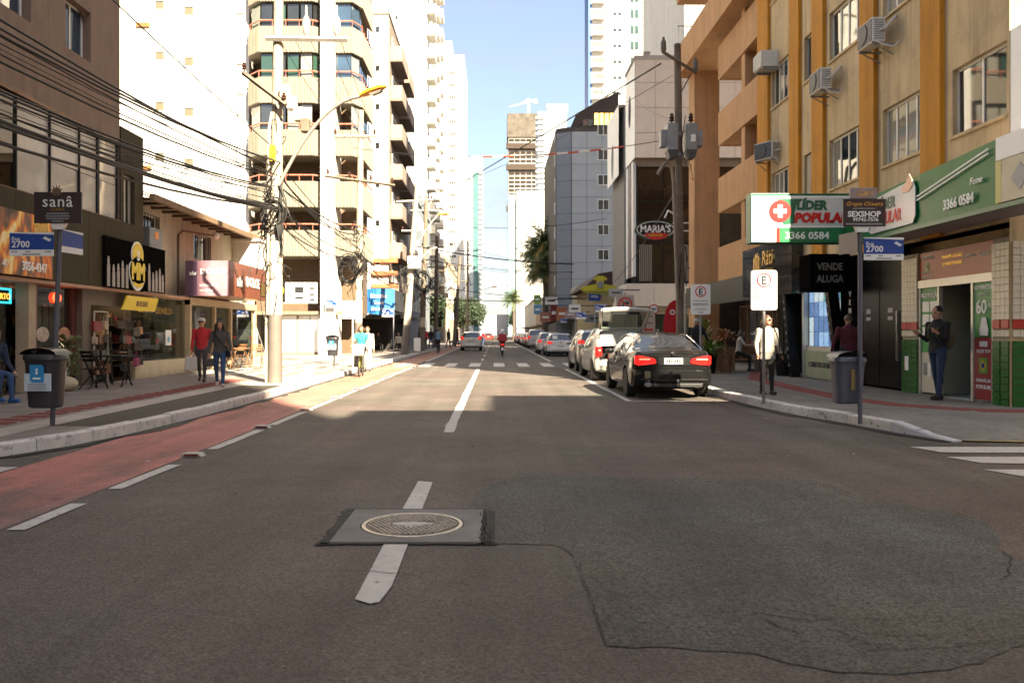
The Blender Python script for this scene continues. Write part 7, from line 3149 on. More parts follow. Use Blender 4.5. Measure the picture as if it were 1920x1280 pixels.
def wheel(par, x, y, r, w, side):
    b = MB()
    b.lathe([(r * .66, -w / 2), (r * .9, -w / 2 - .005), (r * .985, -w / 2 + .03), (r, -w / 4), (r, w / 4), (r * .985, w / 2 - .03), (r * .9, w / 2 + .005), (r * .66, w / 2)], 26, (x, y, r), 'x')
    t = b.build('wheel', RUBBER, par, smooth=0.7)
    b = MB()
    xo = x + side * (w / 2 - .012)
    b.lathe([(r * .67, xo - .06 * side), (r * .67, xo), (r * .60, xo), (r * .58, xo - .05 * side)], 26, (0, y, r), 'x')
    for k in range(5):
        a = 2 * PI * k / 5
        for da in (-.13, .13):
            c, s_ = math.cos(a + da), math.sin(a + da)
            b.tube([(xo - .015 * side, y + c * r * .1, r + s_ * r * .1), (xo - .01 * side, y + math.cos(a + da * .6) * r * .6, r + math.sin(a + da * .6) * r * .6)], r * .055, 4)
    b.lathe([(0, xo), (r * .13, xo), (r * .15, xo - .03 * side)], 12, (0, y, r), 'x')
    b.build('rim', mat('alloy_rim', (.35, .34, .33), .3, metal=.8), t)
    b = MB()
    b.lathe([(0, xo - .06 * side), (r * .6, xo - .06 * side)], 16, (0, y, r), 'x')
    b.build('brake', BLACK, t)
    return t


def car(name, label, X, Y, paintm, L, top, belt, wid, wroof, wheels, glass, rear_glass, front_glass, R_=.32, zlow=.22, group=None, cat='car', rz=0.0, bumpz=(.30, .55), pillars=(), open_back=False):
    """Car seen from behind: local y runs from the tail (0) to the nose (L)."""
    t = thing(name, label, cat, (X, Y, 0), rz, group)
    fT, fB, fW, fR = curve(top), curve(belt), curve(wid), curve(wroof)
    ys = sorted(set([0, .03, .08, .15, .25, L - .25, L - .15, L - .08, L - .03, L] + [L * i / 56 for i in range(57)] +
                    [q for wy in wheels for q in (wy - R_ - .06, wy - R_ - .055, wy + R_ + .055, wy + R_ + .06)] + [q for g_ in (glass, rear_glass, front_glass) for q in g_] + [q for p in pillars for q in p]))
    rows = []
    for y in ys:
        w, wt, zt, zb = fW(y), fR(y), fT(y), fB(y)
        e = min(y, L - y)
        zl = zlow + max(0, .10 * (1 - e / .25))
        arch = 0
        for wy in wheels:
            dy = abs(y - wy)
            if dy < R_ + .055:
                arch = max(arch, R_ + math.sqrt((R_ + .055) ** 2 - dy * dy))
        zb = min(zb, zt - .03)
        cab = max(0, min(1, (zt - zb - .03) / .25))
        wt2 = w * (1 - cab) * .93 + wt * cab
        zm = (zl + zb) / 2
        P = [(0, zl), (w - .24, max(zl, arch)), (w - .035, max(zl + .04, arch)), (w - .002, max(zl + .16, arch + .005)), (w, max(zm + .04, arch + .03)), (w - .012, max(zb - .10, arch + .05)),
             (w - .05, zb), (w * (1 - .52 * cab) * .99 + wt2 * .52 * cab - .05 * (1 - cab), zb + (zt - zb) * .52 * cab + .004), (wt2, zt - .055 * cab - .012), (wt2 - .07, zt - .012), (wt2 * .5, zt), (0, zt + .012)]
        rows.append((y, P))
    nP = 12
    groups = {}
    for i in range(len(rows) - 1):
        y = (rows[i][0] + rows[i + 1][0]) / 2
        for k in range(nP - 1):
            kind = 'body'
            if k in (6, 7) and glass[0] < y < glass[1] and not any(p[0] < y < p[1] for p in pillars):
                kind = 'side_window'
            if k >= 8 and rear_glass[0] < y < rear_glass[1]:
                kind = 'rear_window'
            if k >= 8 and front_glass[0] < y < front_glass[1]:
                kind = 'windscreen'
            groups.setdefault(kind, []).append((i, k))
    for kind, cells in groups.items():
        for sd in ((1, -1) if kind == 'side_window' else (0,)):
            b = MB()
            idx = {}
            vs, fs = [], []

            def vid(i, k, s_):
                key = (i, k, s_ if k not in (0, nP - 1) else 0)
                if key not in idx:
                    y, P = rows[i]
                    idx[key] = len(vs)
                    dx = .004 if kind != 'body' else 0
                    vs.append((s_ * (P[k][0] - dx), y, P[k][1] - dx * .6))
                return idx[key]
            for (i, k) in cells:
                for s_ in ((1, -1) if sd == 0 else (sd,)):
                    q = (vid(i, k, s_), vid(i + 1, k, s_), vid(i + 1, k + 1, s_), vid(i, k + 1, s_))
                    fs.append(q if s_ > 0 else q[::-1])
            if kind == 'body':
                for i in ((len(rows) - 1,) if open_back else (0, len(rows) - 1)):
                    ring_ = [vid(i, k, 1) for k in range(nP)] + [vid(i, k, -1) for k in range(nP - 2, 0, -1)]
                    fs.append(tuple(ring_) if i == 0 else tuple(ring_[::-1]))
            b.add(vs, fs)
            o = b.build(kind, paintm if kind == 'body' else CARGLASS, t, smooth=0.55)
    w0 = fW(wheels[0])
    for wy in wheels:
        for s_ in (1, -1):
            wheel(t, s_ * (w0 - .11), wy, R_, .21, s_)
    b = MB()
    b.box(-w0 + .25, w0 - .25, .3, L - .3, zlow - .02, zlow + .3)
    b.build('underbody', BLACK, t)
    for s_ in (1, -1):
        b = MB()
        ym = L * .62
        b.sph((s_ * (w0 + .06), ym, fB(ym) + .06), .11, .07, .07, 10, 6)
        b.build('mirror', paintm, t, smooth=True)
    # door seams
    b = MB()
    for p in [(glass[0] + glass[1]) / 2, glass[1] - .15, glass[0] + .15]:
        z1 = fB(p)
        for s_ in (1, -1):
            w = fW(p) + .001
            b.add([(s_ * w, p - .006, .36), (s_ * w, p + .006, .36), (s_ * (w + .001), p + .006, z1 - .1), (s_ * (w + .001), p - .006, z1 - .1)], [(0, 1, 2, 3)])
    b.build('door_seam', BLACK, t)
    for p in [(glass[0] + glass[1]) / 2 + .18, glass[0] + .35]:
        for s_ in (1, -1):
            b = MB()
            b.box(s_ * fW(p) - .012, s_ * fW(p) + .022, p, p + .2, fB(p) - .16, fB(p) - .13)
            b.build('door_handle', paintm, t)
    return t


def tail_lamps(t, x0, x1, z0, z1, y=-.02, wrap=.28, shape=None):
    for s_ in (1, -1):
        b = MB()
        zs = shape or [(x0, z0 + .03), (x0, z1 - .02), (x1 - .02, z1), (x1, z0)]
        pts = [(s_ * x, z) for x, z in zs]
        b.prism(pts, y, y + .05)
        b.prism([(s_ * (x1 - .005), z0), (s_ * (x1 - .005), z1), (s_ * (x1 + .055), z1), (s_ * (x1 + .055), z0 + .02)], y + .06, y + wrap)
        b.add([(s_ * x1, y, z0), (s_ * x1, y, z1), (s_ * (x1 + .055), y + .06, z1), (s_ * (x1 + .055), y + .06, z0 + .02)], [(0, 1, 2, 3), (3, 2, 1, 0)])
        o = b.build('tail_lamp', TAIL, t, bevel=.008, seg=1)
        b = MB()
        h = (z1 - z0)
        b.box(s_ * (x0 + (x1 - x0) * .3), s_ * x1 * .97, y - .008, y - .001, z0 + h * .58, z0 + h * .72)
        b.build('lamp_strip', TAILW, o)


def rear_kit(t, w, plate_z, bump_z, m, txt=None, plate_w=.40):
    b = MB()
    b.box(-plate_w / 2, plate_w / 2, -.032, -.018, plate_z, plate_z + .13)
    p = b.build('number_plate', PLATEM, t, bevel=.004)
    if txt:
        text(p, txt, 0, plate_z + .025, -.034, .105, TXTK, ext=.002, bold=.002, sx=.95)
    b = MB()
    n = 14
    for (za, zb, ya, yb) in [(bump_z[0], (bump_z[0] + bump_z[1]) / 2, .02, -.055), ((bump_z[0] + bump_z[1]) / 2, bump_z[1], -.055, -.045), (bump_z[1], bump_z[1] + .03, -.045, .02)]:
        for i in range(n):
            u0, u1 = -1 + 2 * i / n, -1 + 2 * (i + 1) / n
            f = lambda u, y: (u * w, y + .26 * max(0, abs(u) - .62) ** 1.6 / .38 ** 1.6 * .9)
            b.poly([(*f(u0, ya), za), (*f(u1, ya), za), (*f(u1, yb), zb), (*f(u0, yb), zb)])
    b.build('bumper', m, t, smooth=0.6)


BMWP = mat('car_paint_black', (0.008, 0.008, 0.0085), 0.25, metal=0.0, var=.08, spec=.1, coat=.7)
CARW = mat('car_paint_white', (0.62, 0.61, 0.58), 0.3, var=.04, coat=.8)
CARS = mat('car_paint_silver', (0.36, 0.35, 0.33), 0.3, metal=.5, var=.05, coat=.8)

c1 = car('sedan', 'black parked sedan with red tail lamps nearest the viewer on the right', 3.80, 17.05, BMWP, 4.5,
         [(0, .98), (.12, 1.035), (.62, 1.07), (1.25, 1.36), (1.75, 1.42), (2.3, 1.43), (2.9, 1.36), (3.45, 1.05), (4.1, .92), (4.42, .76), (4.5, .66)],
         [(0, .95), (.5, .97), (1.2, .96), (3.0, .91), (3.6, .88), (4.5, .6)], [(0, .70), (.08, .79), (.22, .855), (.6, .89), (2.2, .905), (3.8, .88), (4.2, .80), (4.5, .58)],
         [(0, .70), (.7, .62), (1.25, .565), (2.2, .60), (2.9, .62), (3.5, .70), (4.5, .5)], (.83, 3.6), (.95, 3.2), (.72, 1.28), (2.75, 3.42), R_=.325, pillars=((1.0, 1.06), (1.98, 2.10)))
tail_lamps(c1, .38, .755, .72, .92, y=-.018, wrap=.30, shape=[(.38, .755), (.36, .80), (.40, .865), (.74, .935), (.755, .72), (.55, .735)])
rear_kit(c1, .86, .745, (.30, .60), BMWP)
t = c1
b = MB()
b.box(-.33, .35, -.014, -.006, .725, .90)
b.build('plate_recess', BLACK, c1)
p = [o for o in c1.children if o.name.startswith('number_plate')][0]
b = MB()
for i, x in enumerate((-.15, -.10, -.05, .02, .07, .12)):
    b.box(x, x + .032, -.034, -.031, .775, .845)
b.build('plate_mark', TXTK, p)
b = MB()
b.lathe([(0, -.036), (.042, -.036), (.046, -.02)], 20, (0, 0, .965), 'y')
b.build('badge', CHROME, c1, smooth=0.5)
b = MB()
for i in range(3):
    b.box(.40 + i * .045, .435 + i * .045, -.02, -.004, .95, .985)
b.build('model_mark', CHROME, c1)
b = MB()
b.box(-.72, .72, -.058, -.05, .415, .43)
b.build('bumper_line', TRIM, c1)
b = MB()
b.box(-.62, .62, -.03, .06, .26, .335)
b.build('rear_valance', TRIM, c1, bevel=.01)
b = MB()
b.lathe([(.035, -.07), (.048, -.07), (.048, .12), (.035, .12)], 14, (-.55, 0, .315), 'y', sx=1, sy=1.5)
b.build('exhaust', CHROME, c1, smooth=0.6)
b = MB()
b.tube([(.07, .0, .30), (.07, -.12, .31), (.07, -.13, .38)], .018, 7)
b.sph((.07, -.13, .40), .03)
b.build('tow_ball', CHROME, c1, smooth=True)
b = MB()
b.prism([(1.55, 1.425), (1.62, 1.50), (1.70, 1.425)], -.02, .02, 'x')
b.build('roof_fin', BMWP, c1)
b = MB()
for s_ in (-1, 1):
    b.box(s_ * .357 - .004, s_ * .357 + .004, -.008, .0, .70, .92)
b.box(-.70, .70, -.008, .0, .66, .668)
b.build('boot_seam', BLACK, c1)
b = MB()
for s_ in (-1, 1):
    b.tube([(s_ * .80, .55, .99), (s_ * .70, .95, 1.20), (s_ * .615, 1.4, 1.365), (s_ * .625, 2.2, 1.385), (s_ * .66, 2.9, 1.30), (s_ * .80, 3.5, .98)], .009, 4)
b.build('window_trim', CHROME, c1)
b = MB()
b.box(-.74, .74, -.012, .03, .915, .93)
b.build('boot_lip', BMWP, c1, bevel=.006)

# white wagon with its tailgate up
CARP = mat('car_paint_pale', (0.40, 0.40, 0.37), 0.3, var=.05, coat=.8)
c2 = car('wagon', 'white parked car with its tailgate raised behind the black sedan', 3.72, 23.2, CARP, 4.4,
         [(0, 1.05), (.06, 1.12), (.32, 1.50), (.9, 1.57), (2.2, 1.58), (2.8, 1.48), (3.4, 1.08), (4.1, .95), (4.4, .72)],
         [(0, .98), (.5, .98), (3.0, .93), (3.6, .9), (4.4, .65)], [(0, .70), (.1, .82), (.4, .87), (2.2, .88), (3.9, .84), (4.4, .6)], [(0, .68), (.4, .62), (2.2, .62), (2.9, .62), (3.5, .70), (4.4, .5)],
         (.5, 3.5), (.95, 3.3), (.05, .06), (2.7, 3.4), pillars=((1.0, 1.12), (2.0, 2.12)), open_back=True)
tail_lamps(c2, .62, .74, .72, 1.02, y=-.03, wrap=.2)
rear_kit(c2, .84, .5, (.32, .62), CARP)
b = MB()
b.box(-.64, .64, .25, .3, .3, 1.45)
b.box(-.66, .66, .02, 1.0, .62, .66)
b.build('boot_lining', BLACK, c2)
t = thing('bag', 'grey plastic bag lying in the open boot of the white car', 'bag', (3.45, 23.3, .66))
b = MB()
b.sph((0, 0, .14), .17, .12, .16)
b.build('bag_body', GALV, t, smooth=True)
hinge, tip = Vector((0, .36, 1.55)), Vector((0, -.42, 2.06))
d = (tip - hinge)
nrm = Vector((0, -d.z, d.y)).normalized() * -1
b = MB()
w0, w1 = .62, .70


def G(u, s_, off=0.0):
    c = hinge.lerp(tip, u) + Vector((0, -d.z, d.y)).normalized() * off
    return (s_ * (w0 + (w1 - w0) * u), c.y, c.z)


for s_ in (1, -1):
    b.tube([G(0, s_), G(.5, s_, .03), G(.9, s_ * .99), G(1, s_ * .93)], [.05, .055, .06, .05], 6)
b.tube([G(1, -.93), G(1.02, -.5, -.02), G(1.03, 0, -.03), G(1.02, .5, -.02), G(1, .93)], .065, 6)
b.tube([G(0, -1), G(0, 1)], .045, 6)
gate = b.build('tailgate', CARP, c2, smooth=True)
b = MB()
b.poly([G(.04, -.95), G(.04, .95), G(.92, .93), G(.92, -.93)])
b.build('tailgate_glass', thin_glass('tailgate_glass', (.30, .36, .30), 1.5, .05), gate)
b = MB()
b.box(-.4, .4, tip.y - .02, tip.y + .08, tip.z - .12, tip.z - .04)
b.build('tailgate_trim', BLACK, gate)
for s_ in (1, -1):
    b = MB()
    b.tube([(s_ * .66, .25, 1.1), (s_ * .66, .0, 1.78)], .012, 5)
    b.build('gas_strut', DGREY, c2)


def hatch(label, X, Y, m, h=1.5, L=4.1, w=.87, name='hatchback', lamps=True, wide=False, lamp_z=(.78, 1.0), group=None, sc=1.0):
    k = h / 1.5
    t = car(name, label, X, Y, m, L, [(0, .98 * k), (.06, 1.02 * k), (.42, 1.40 * k), (.95, 1.48 * k), (2.0, 1.5 * k), (2.6, 1.42 * k), (3.2, 1.04 * k), (L - .3, .92 * k), (L, .7 * k)],
            [(0, .97 * k), (.5, .97 * k), (2.9, .92 * k), (3.4, .88 * k), (L, .6 * k)], [(0, w - .15), (.1, w - .05), (.4, w - .01), (2.0, w), (L - .5, w - .05), (L, w - .28)],
            [(0, w - .16), (.4, w - .24), (2.0, w - .25), (2.7, w - .25), (3.3, w - .17), (L, w - .3)], (.5, 3.2), (.78, L - .83), (.07, .42), (2.5, 3.2), group=group, pillars=((.85, .97), (1.8, 1.92)))
    tail_lamps(t, w - .36 if wide else w - .29, w - .12, lamp_z[0] * k, lamp_z[1] * k, y=-.025, wrap=.2)
    rear_kit(t, w - .02, (.60 if wide else .72) * k, (.30, .56), m)
    b = MB()
    b.box(-w + .3, w - .3, -.03, .03, .26, .33)
    b.build('rear_valance', TRIM, t)
    b = MB()
    b.lathe([(0, -.03), (.04, -.03), (.045, -.01)], 12, (0, 0, .90 * k), 'y')
    b.build('badge', CHROME, t)
    return t


PK = 'cars parked along the right kerb'
hatch('silver parked hatchback half hidden by the raised tailgate', 3.85, 29.2, CARS, 1.56, group=PK, lamp_z=(.85, 1.12))
c4 = hatch('white parked hatchback with paper in its rear window beyond the zebra crossing', 4.0, 48.6, CARW, 1.42, wide=True, group=PK, lamp_z=(.80, .98))
b = MB()
b.box(-.5, -.2, .13, .14, 1.06, 1.26)
o = b.build('window_paper', SIGNW, c4)
o.rotation_euler = (-.0, 0, 0)
hatch('second white parked car just ahead of the one with paper in its window', 3.75, 54, CARW, 1.5, group=PK)
hatch('tall white parked sport utility car seen beyond the white hatchbacks', 3.95, 74.5, CARW, 1.78, L=4.5, w=.92, name='sport_utility_car', group=PK)
for k, (Y, m, h, lab) in enumerate([(81, mat('car_paint_red', (.25, .03, .02), .3, coat=.8), 1.5, 'dull red parked car ahead of the tall white one'), (88, CARS, 1.5, 'silver parked car far down the right kerb'), (95, CARW, 1.5, 'white parked car far down the right kerb'), (104, BMWP, 1.45, 'dark parked car far down the right kerb'),
                                    (114, CARW, 1.5, 'last but one pale parked car down the right kerb'), (126, CARS, 1.5, 'farthest silver parked car down the right kerb')]):
    hatch(lab, 3.9, Y, m, h, group=PK)
hatch('white small car driving away in the left lane', -1.95, 65.2, CARW, 1.56, L=3.8, w=.88, lamp_z=(.86, 1.12))
hatch('dark red car far ahead in the left lane', -1.2, 150, mat('car_paint_red', (.25, .03, .02), .3, coat=.8), 1.5)
hatch('dark car far ahead in the right lane', 1.6, 165, BMWP, 1.5)


# bicycle and motorcycle
def bicycle(name, label, X, Y, rz, m, basket=True):
    t = thing(name, label, 'bicycle', (X, Y, 0), rz)
    for y in (-.52, .52):
        b = MB()
        b.tube([(0, y + .33 * math.cos(a * PI / 12), .34 + .33 * math.sin(a * PI / 12)) for a in range(24)], .018, 5, closed=True)
        w = b.build('wheel', RUBBER, t)
        b = MB()
        for k in range(10):
            a = PI * k / 10
            b.tube([(0, y + .32 * math.cos(a), .34 + .32 * math.sin(a)), (0, y - .32 * math.cos(a), .34 - .32 * math.sin(a))], .003, 3)
        b.build('spokes', STEEL, w, kind='stuff')
    b = MB()
    for p, q in [((0, -.36, .80), (0, -.02, .30)), ((0, -.02, .30), (0, .22, .84)), ((0, -.34, .70), (0, .18, .66)), ((0, -.02, .30), (0, .52, .34)), ((0, .2, .72), (0, .52, .34)), ((0, -.38, .86), (0, -.52, .34))]:
        b.tube([p, q], .019, 6)
    b.build('frame', m, t)
    b = MB()
    b.tube([(-.29, -.22, 1.02), (-.2, -.3, 1.03), (-.05, -.36, .98), (.05, -.36, .98), (.2, -.3, 1.03), (.29, -.22, 1.02)], .014, 6)
    b.tube([(0, -.38, .82), (0, -.36, .99)], .016, 6)
    b.build('handlebar', STEEL, t)
    b = MB()
    b.sph((0, .24, .88), .07, .13, .035)
    b.build('saddle', BLACK, t, smooth=True)
    for s_ in (-1, 1):
        b = MB()
        b.box(s_ * .09, s_ * .17, -.02 - s_ * .13, .06 - s_ * .13, .29 + s_ * .12, .31 + s_ * .12)
        b.tube([(s_ * .06, -.02, .30), (s_ * .09, .02 - s_ * .13, .30 + s_ * .12)], .01, 4)
        b.build('pedal', DGREY, t)
    if basket:
        b = MB()
        b.prism([(-.14, .70), (.14, .70), (.18, .98), (-.18, .98)], -.72, -.44)
        bk_ = b.build('basket', mat('basket_grey', (.33, .30, .28), .6, var=.4, scale=30), t)
    return t


BX, BY = -4.37, 26.1
bicycle('bicycle', 'yellow green bicycle with front basket ridden towards the viewer', BX, BY, .06, mat('bike_lime', (.45, .48, .03), .4))
t = thing('parcel', 'white parcel in the bicycle basket', 'parcel', (BX + .03, BY - .58, .9))
b = MB()
b.box(-.13, .13, -.1, .1, 0, .16)
b.build('parcel_box', SIGNW, t, bevel=.02)
bicycle('bicycle', 'dark bicycle ridden away along the red cycle lane', -4.05, 57, PI, BLACK, False)

MX, MY = .47, 50.4
t = thing('motorcycle', 'red delivery motorcycle ridden away in the middle of the road', 'motorcycle', (MX, MY, 0))
for y, r in ((.0, .30), (1.28, .31)):
    b = MB()
    b.lathe([(r * .62, -.05), (r * .9, -.06), (r, -.03), (r, .03), (r * .9, .06), (r * .62, .05)], 22, (0, y, r), 'x')
    w = b.build('wheel', RUBBER, t, smooth=0.7)
    b = MB()
    b.lathe([(.05, -.04), (r * .62, -.02), (r * .62, .02), (.05, .04)], 14, (0, y, r), 'x')
    b.build('rim', GALV, w)
b = MB()
b.prism([(-.15, .62), (.3, .5), (.8, .52), (1.1, .78), (1.0, .92), (.62, .82), (-.1, .80)], -.13, .13, 'x')
b.build('body', RED, t, bevel=.04)
b = MB()
b.prism([(-.12, .81), (.62, .83), (.6, .90), (-.1, .88)], -.14, .14, 'x')
b.build('seat', BLACK, t, bevel=.03)
b = MB()
b.box(-.07, .07, -.32, -.28, .34, .52)
b.build('number_plate', SIGNW, t)
b = MB()
b.box(-.09, .09, -.22, -.15, .66, .74)
b.build('tail_lamp', TAIL, t, bevel=.01)
b = MB()
b.tube([(-.36, .86, 1.04), (-.15, .98, 1.02), (.15, .98, 1.02), (.36, .86, 1.04)], .016, 6)
b.tube([(0, 1.0, 1.0), (0, 1.28, .31)], .03, 6)
b.build('handlebar', DGREY, t)
b = MB()
b.tube([(.14, .4, .3), (.16, -.2, .36)], [.03, .05], 8)
b.build('exhaust', STEEL, t)
b = MB()
b.box(-.26, .26, -.36, .10, .90, 1.38)
tag(b.build('delivery_box', mat('delivery_red', (.30, .015, .02), .5), None, bevel=.04, loc=(MX, MY, 0)), 'large red delivery box strapped on the motorcycle', 'box')
# ---------------------------------------------------------------- people
SKIN = mat('skin', (0.42, 0.235, 0.155), 0.55, var=.08, scale=12)
HAIRD = mat('hair_dark', (0.016, 0.011, 0.009), 0.5, var=.3, scale=30)
HAIRB = mat('hair_brown', (0.07, 0.035, 0.018), 0.5, var=.3, scale=30)
HAIRG = mat('hair_grey', (0.35, 0.34, 0.32), 0.6, var=.2, scale=30)
JEANS = mat('blue_jeans', (0.035, 0.075, 0.17), 0.85, var=.3, scale=9, bump=.9, bscale=16)
JEANSD = mat('dark_jeans', (0.018, 0.035, 0.085), 0.85, var=.3, scale=9, bump=.9, bscale=16)
CBLK = mat('black_cloth', (0.014, 0.013, 0.014), 0.9, var=.25, scale=9, bump=.9, bscale=16)
CGREY = mat('grey_cloth', (0.07, 0.065, 0.065), 0.9, var=.25, scale=9, bump=.9, bscale=16)
CRED = mat('red_cloth', (0.42, 0.02, 0.03), 0.85, var=.18, scale=9, bump=.9, bscale=16)
CWHT = mat('white_cloth', (0.55, 0.52, 0.46), 0.9, var=.12, scale=9, bump=.9, bscale=16)
CTEAL = mat('teal_cloth', (0.03, 0.36, 0.34), 0.85, var=.12, scale=9, bump=.9, bscale=16)
CWINE = mat('wine_cloth', (0.075, 0.010, 0.020), 0.9, var=.2, scale=9, bump=.9, bscale=16)
CNAVY = mat('navy_cloth', (0.02, 0.03, 0.06), 0.9, var=.2, scale=9, bump=.9, bscale=16)
SHOE = mat('shoe_dark', (0.02, 0.017, 0.015), 0.6, var=.2)
SHOEW = mat('shoe_pale', (0.5, 0.38, 0.36), 0.6, var=.2)
PENDING = []


def seg(mb, p, q, r, r2, n=12):
    p, q = Vector(p), Vector(q)
    mb.tube([p, p.lerp(q, .33), p.lerp(q, .66), q], [r, r + (r2 - r) * .33, r + (r2 - r) * .66, r2], n)
    mb.sph(p, r, r, r, 10, 6)
    mb.sph(q, r2, r2, r2, 10, 6)


def person(label, X, Y, Z=H, rz=0.0, h=1.7, top=CBLK, low=JEANS, shoe=SHOE, hair=HAIRD, hairlen=0.0, legL=(0, 0), legR=(0, 0), armL=(0, .12, .15), armR=(0, .12, .15),
           lean=0.0, head=(0, 0), wide=1.0, coat=0.0, sleeves=1.0, hands=True, vox=.011, bare_neck=True, glasses=False, cap=None, inner=None, grp=None, sit=False, beard=False):
    """Local frame: faces -y, left hand at +x. Angles in radians; legs are (thigh forward, knee bend), arms (forward, outward, elbow bend)."""
    s = h / 1.72
    mb = MB()
    zones = []

    def Z_(m, p, q, r):
        zones.append((m, Vector(p), Vector(q), r))
    hip = Vector((0, 0, .90 * s))
    up = Vector((0, -math.sin(lean), math.cos(lean)))
    fw = Vector((0, -math.cos(lean), -math.sin(lean)))
    ch = hip + up * .36 * s
    nk = hip + up * .545 * s
    # torso as stacked ellipses
    prof = [(-.07, .150, .105), (0, .165, .115), (.10, .150, .102), (.20, .148, .100), (.30, .172, .112), (.40, .185, .112), (.47, .165, .095), (.52, .10, .075), (.56, .058, .058)]
    n = 20
    vs, fs = [], []
    for (d, a, b_) in prof:
        a2, b2 = a * s * wide, b_ * s * (1 + (wide - 1) * 1.3)
        if coat and d < .25:
            a2, b2 = a2 * 1.13, b2 * 1.18
        c = hip + up * d * s
        for j in range(n):
            t = 2 * PI * j / n
            vs.append(c + Vector((a2 * math.cos(t), 0, 0)) - fw * b2 * math.sin(t) * -1)
    for i in range(len(prof) - 1):
        for j in range(n):
            fs.append((i * n + j, i * n + (j + 1) % n, (i + 1) * n + (j + 1) % n, (i + 1) * n + j))
    fs += [tuple(range(n))[::-1], tuple(range((len(prof) - 1) * n, len(prof) * n))]
    mb.add(vs, fs)
    Z_(top, hip + up * (.06 - coat) * s, hip + up * .47 * s, .16 * s)
    Z_(low, hip + Vector((-.08 * s, 0, -.03 * s)), hip + Vector((.08 * s, 0, -.03 * s)), .12 * s if not coat else .05 * s)
    if coat:
        mb.lathe([(.155 * s * wide, 0), (.185 * s * wide, -coat * .5 * s), (.20 * s * wide, -coat * s)], 20, (0, hip.y, hip.z + .04 * s), sy=.72)
    # legs
    feet = []
    for sd, (th, kn) in ((1, legL), (-1, legR)):
        p0 = hip + Vector((sd * .088 * s, 0, -.02 * s))
        v = Vector((sd * .01, -math.sin(th), -math.cos(th)))
        p1 = p0 + v * .42 * s
        w = Vector((0, -math.sin(th - kn), -math.cos(th - kn)))
        p2 = p1 + w * .41 * s
        seg(mb, p0, p1, .086 * s * wide, .058 * s)
        seg(mb, p1, p2, .058 * s, .040 * s)
        mb.sph(p1.lerp(p2, .3) + Vector((0, .012, 0)), .055 * s, .06 * s, .11 * s)
        Z_(low, p0, p1, .08 * s)
        Z_(low, p1, p1.lerp(p2, .94), .055 * s)
        fd = Vector((0, -math.cos((th - kn) * .6), math.sin((th - kn) * .6)))
        heel, toe = p2 - fd * .05 * s - Vector((0, 0, .03 * s)), p2 + fd * .17 * s - Vector((0, 0, .035 * s))
        seg(mb, heel, toe, .042 * s, .036 * s)
        Z_(shoe, heel, toe, .05 * s)
        Z_(shoe, p2 - Vector((0, 0, .015)), p2 - Vector((0, 0, .03)), .04 * s)
        feet += [heel.z - .042 * s, toe.z - .036 * s]
    # arms
    tips = []
    for sd, (fwd, out, bend) in ((1, armL), (-1, armR)):
        sh_ = hip + up * .46 * s + Vector((sd * .185 * s * wide, 0, 0))
        v = Vector((sd * math.sin(out), -math.sin(fwd) * math.cos(out), -math.cos(fwd) * math.cos(out)))
        el = sh_ + v * .285 * s
        w = Vector((sd * math.sin(out) * (.5 if bend < .9 else -.45), -math.sin(fwd + bend), -math.cos(fwd + bend))).normalized()
        wr = el + w * .25 * s
        rad = 1.12 if coat else 1.0
        seg(mb, sh_, el, .056 * s * rad, .044 * s * rad)
        seg(mb, el, wr, .044 * s * rad, .031 * s * rad)
        mb.sph(sh_, .066 * s, .062 * s, .062 * s)
        cut = sleeves
        Z_(top, sh_, sh_.lerp(el, min(1, cut * 2)), .05 * s)
        if cut > .5:
            Z_(top, el, el.lerp(wr, (cut - .5) * 2 * .93), .04 * s)
        else:
            Z_(SKIN, sh_.lerp(el, cut * 2 + .1), el, .04 * s)
            Z_(SKIN, el, wr, .035 * s)
        pal = wr + w * .085 * s
        seg(mb, wr, pal, .026 * s, .030 * s, 8)
        Z_(SKIN, wr + w * .015, pal + w * .08, .045 * s)
        side = w.cross(Vector((0, 0, 1)) if abs(w.z) < .8 else Vector((0, 1, 0))).normalized()
        ax = Vector((0, 1, 0)) if abs(w.z) > .7 else Vector((1, 0, 0))
        curl = w.cross(ax).normalized() * (sd if abs(w.z) > .7 else 1)
        if hands:
            for f, (o, L) in enumerate([(-.027, .062), (-.009, .074), (.009, .070), (.027, .055)]):
                a0 = pal + ax * o * s
                a1 = a0 + w * L * .55 * s + curl * .006
                a2 = a1 + w * L * .4 * s + curl * .022 * s
                mb.tube([a0, a1, a2], [.0095 * s, .009 * s, .0075 * s], 6)
            a0 = wr + w * .03 * s - ax * .025 * s
            mb.tube([a0, a0 - ax * .025 * s + w * .025 * s, a0 - ax * .028 * s + w * .06 * s], [.012 * s, .011 * s, .009 * s], 6)
        tips.append(pal)
    # neck and head
    yaw, nod = head
    mb.tube([nk - up * .06 * s, nk + up * .05 * s], [.055 * s, .052 * s], 10)
    hc = nk + up * .135 * s + fw * .025 * s
    f2 = Vector((math.sin(yaw), -math.cos(yaw), -math.sin(nod))).normalized()
    sd2 = Vector((math.cos(yaw), math.sin(yaw), 0))
    mb.sph(hc + Vector((0, 0, .015 * s)) - f2 * .012 * s, .076 * s, .094 * s, .098 * s, 16, 10)
    mb.sph(hc - Vector((0, 0, .045 * s)) + f2 * .022 * s, .058 * s, .066 * s, .072 * s, 12, 8)
    mb.tube([hc + f2 * .082 * s + Vector((0, 0, .02 * s)), hc + f2 * .108 * s - Vector((0, 0, .018 * s))], [.010 * s, .017 * s], 6)
    mb.tube([hc + f2 * .083 * s - sd2 * .02 * s - Vector((0, 0, .055 * s)), hc + f2 * .083 * s + sd2 * .02 * s - Vector((0, 0, .055 * s))], .009 * s, 6)
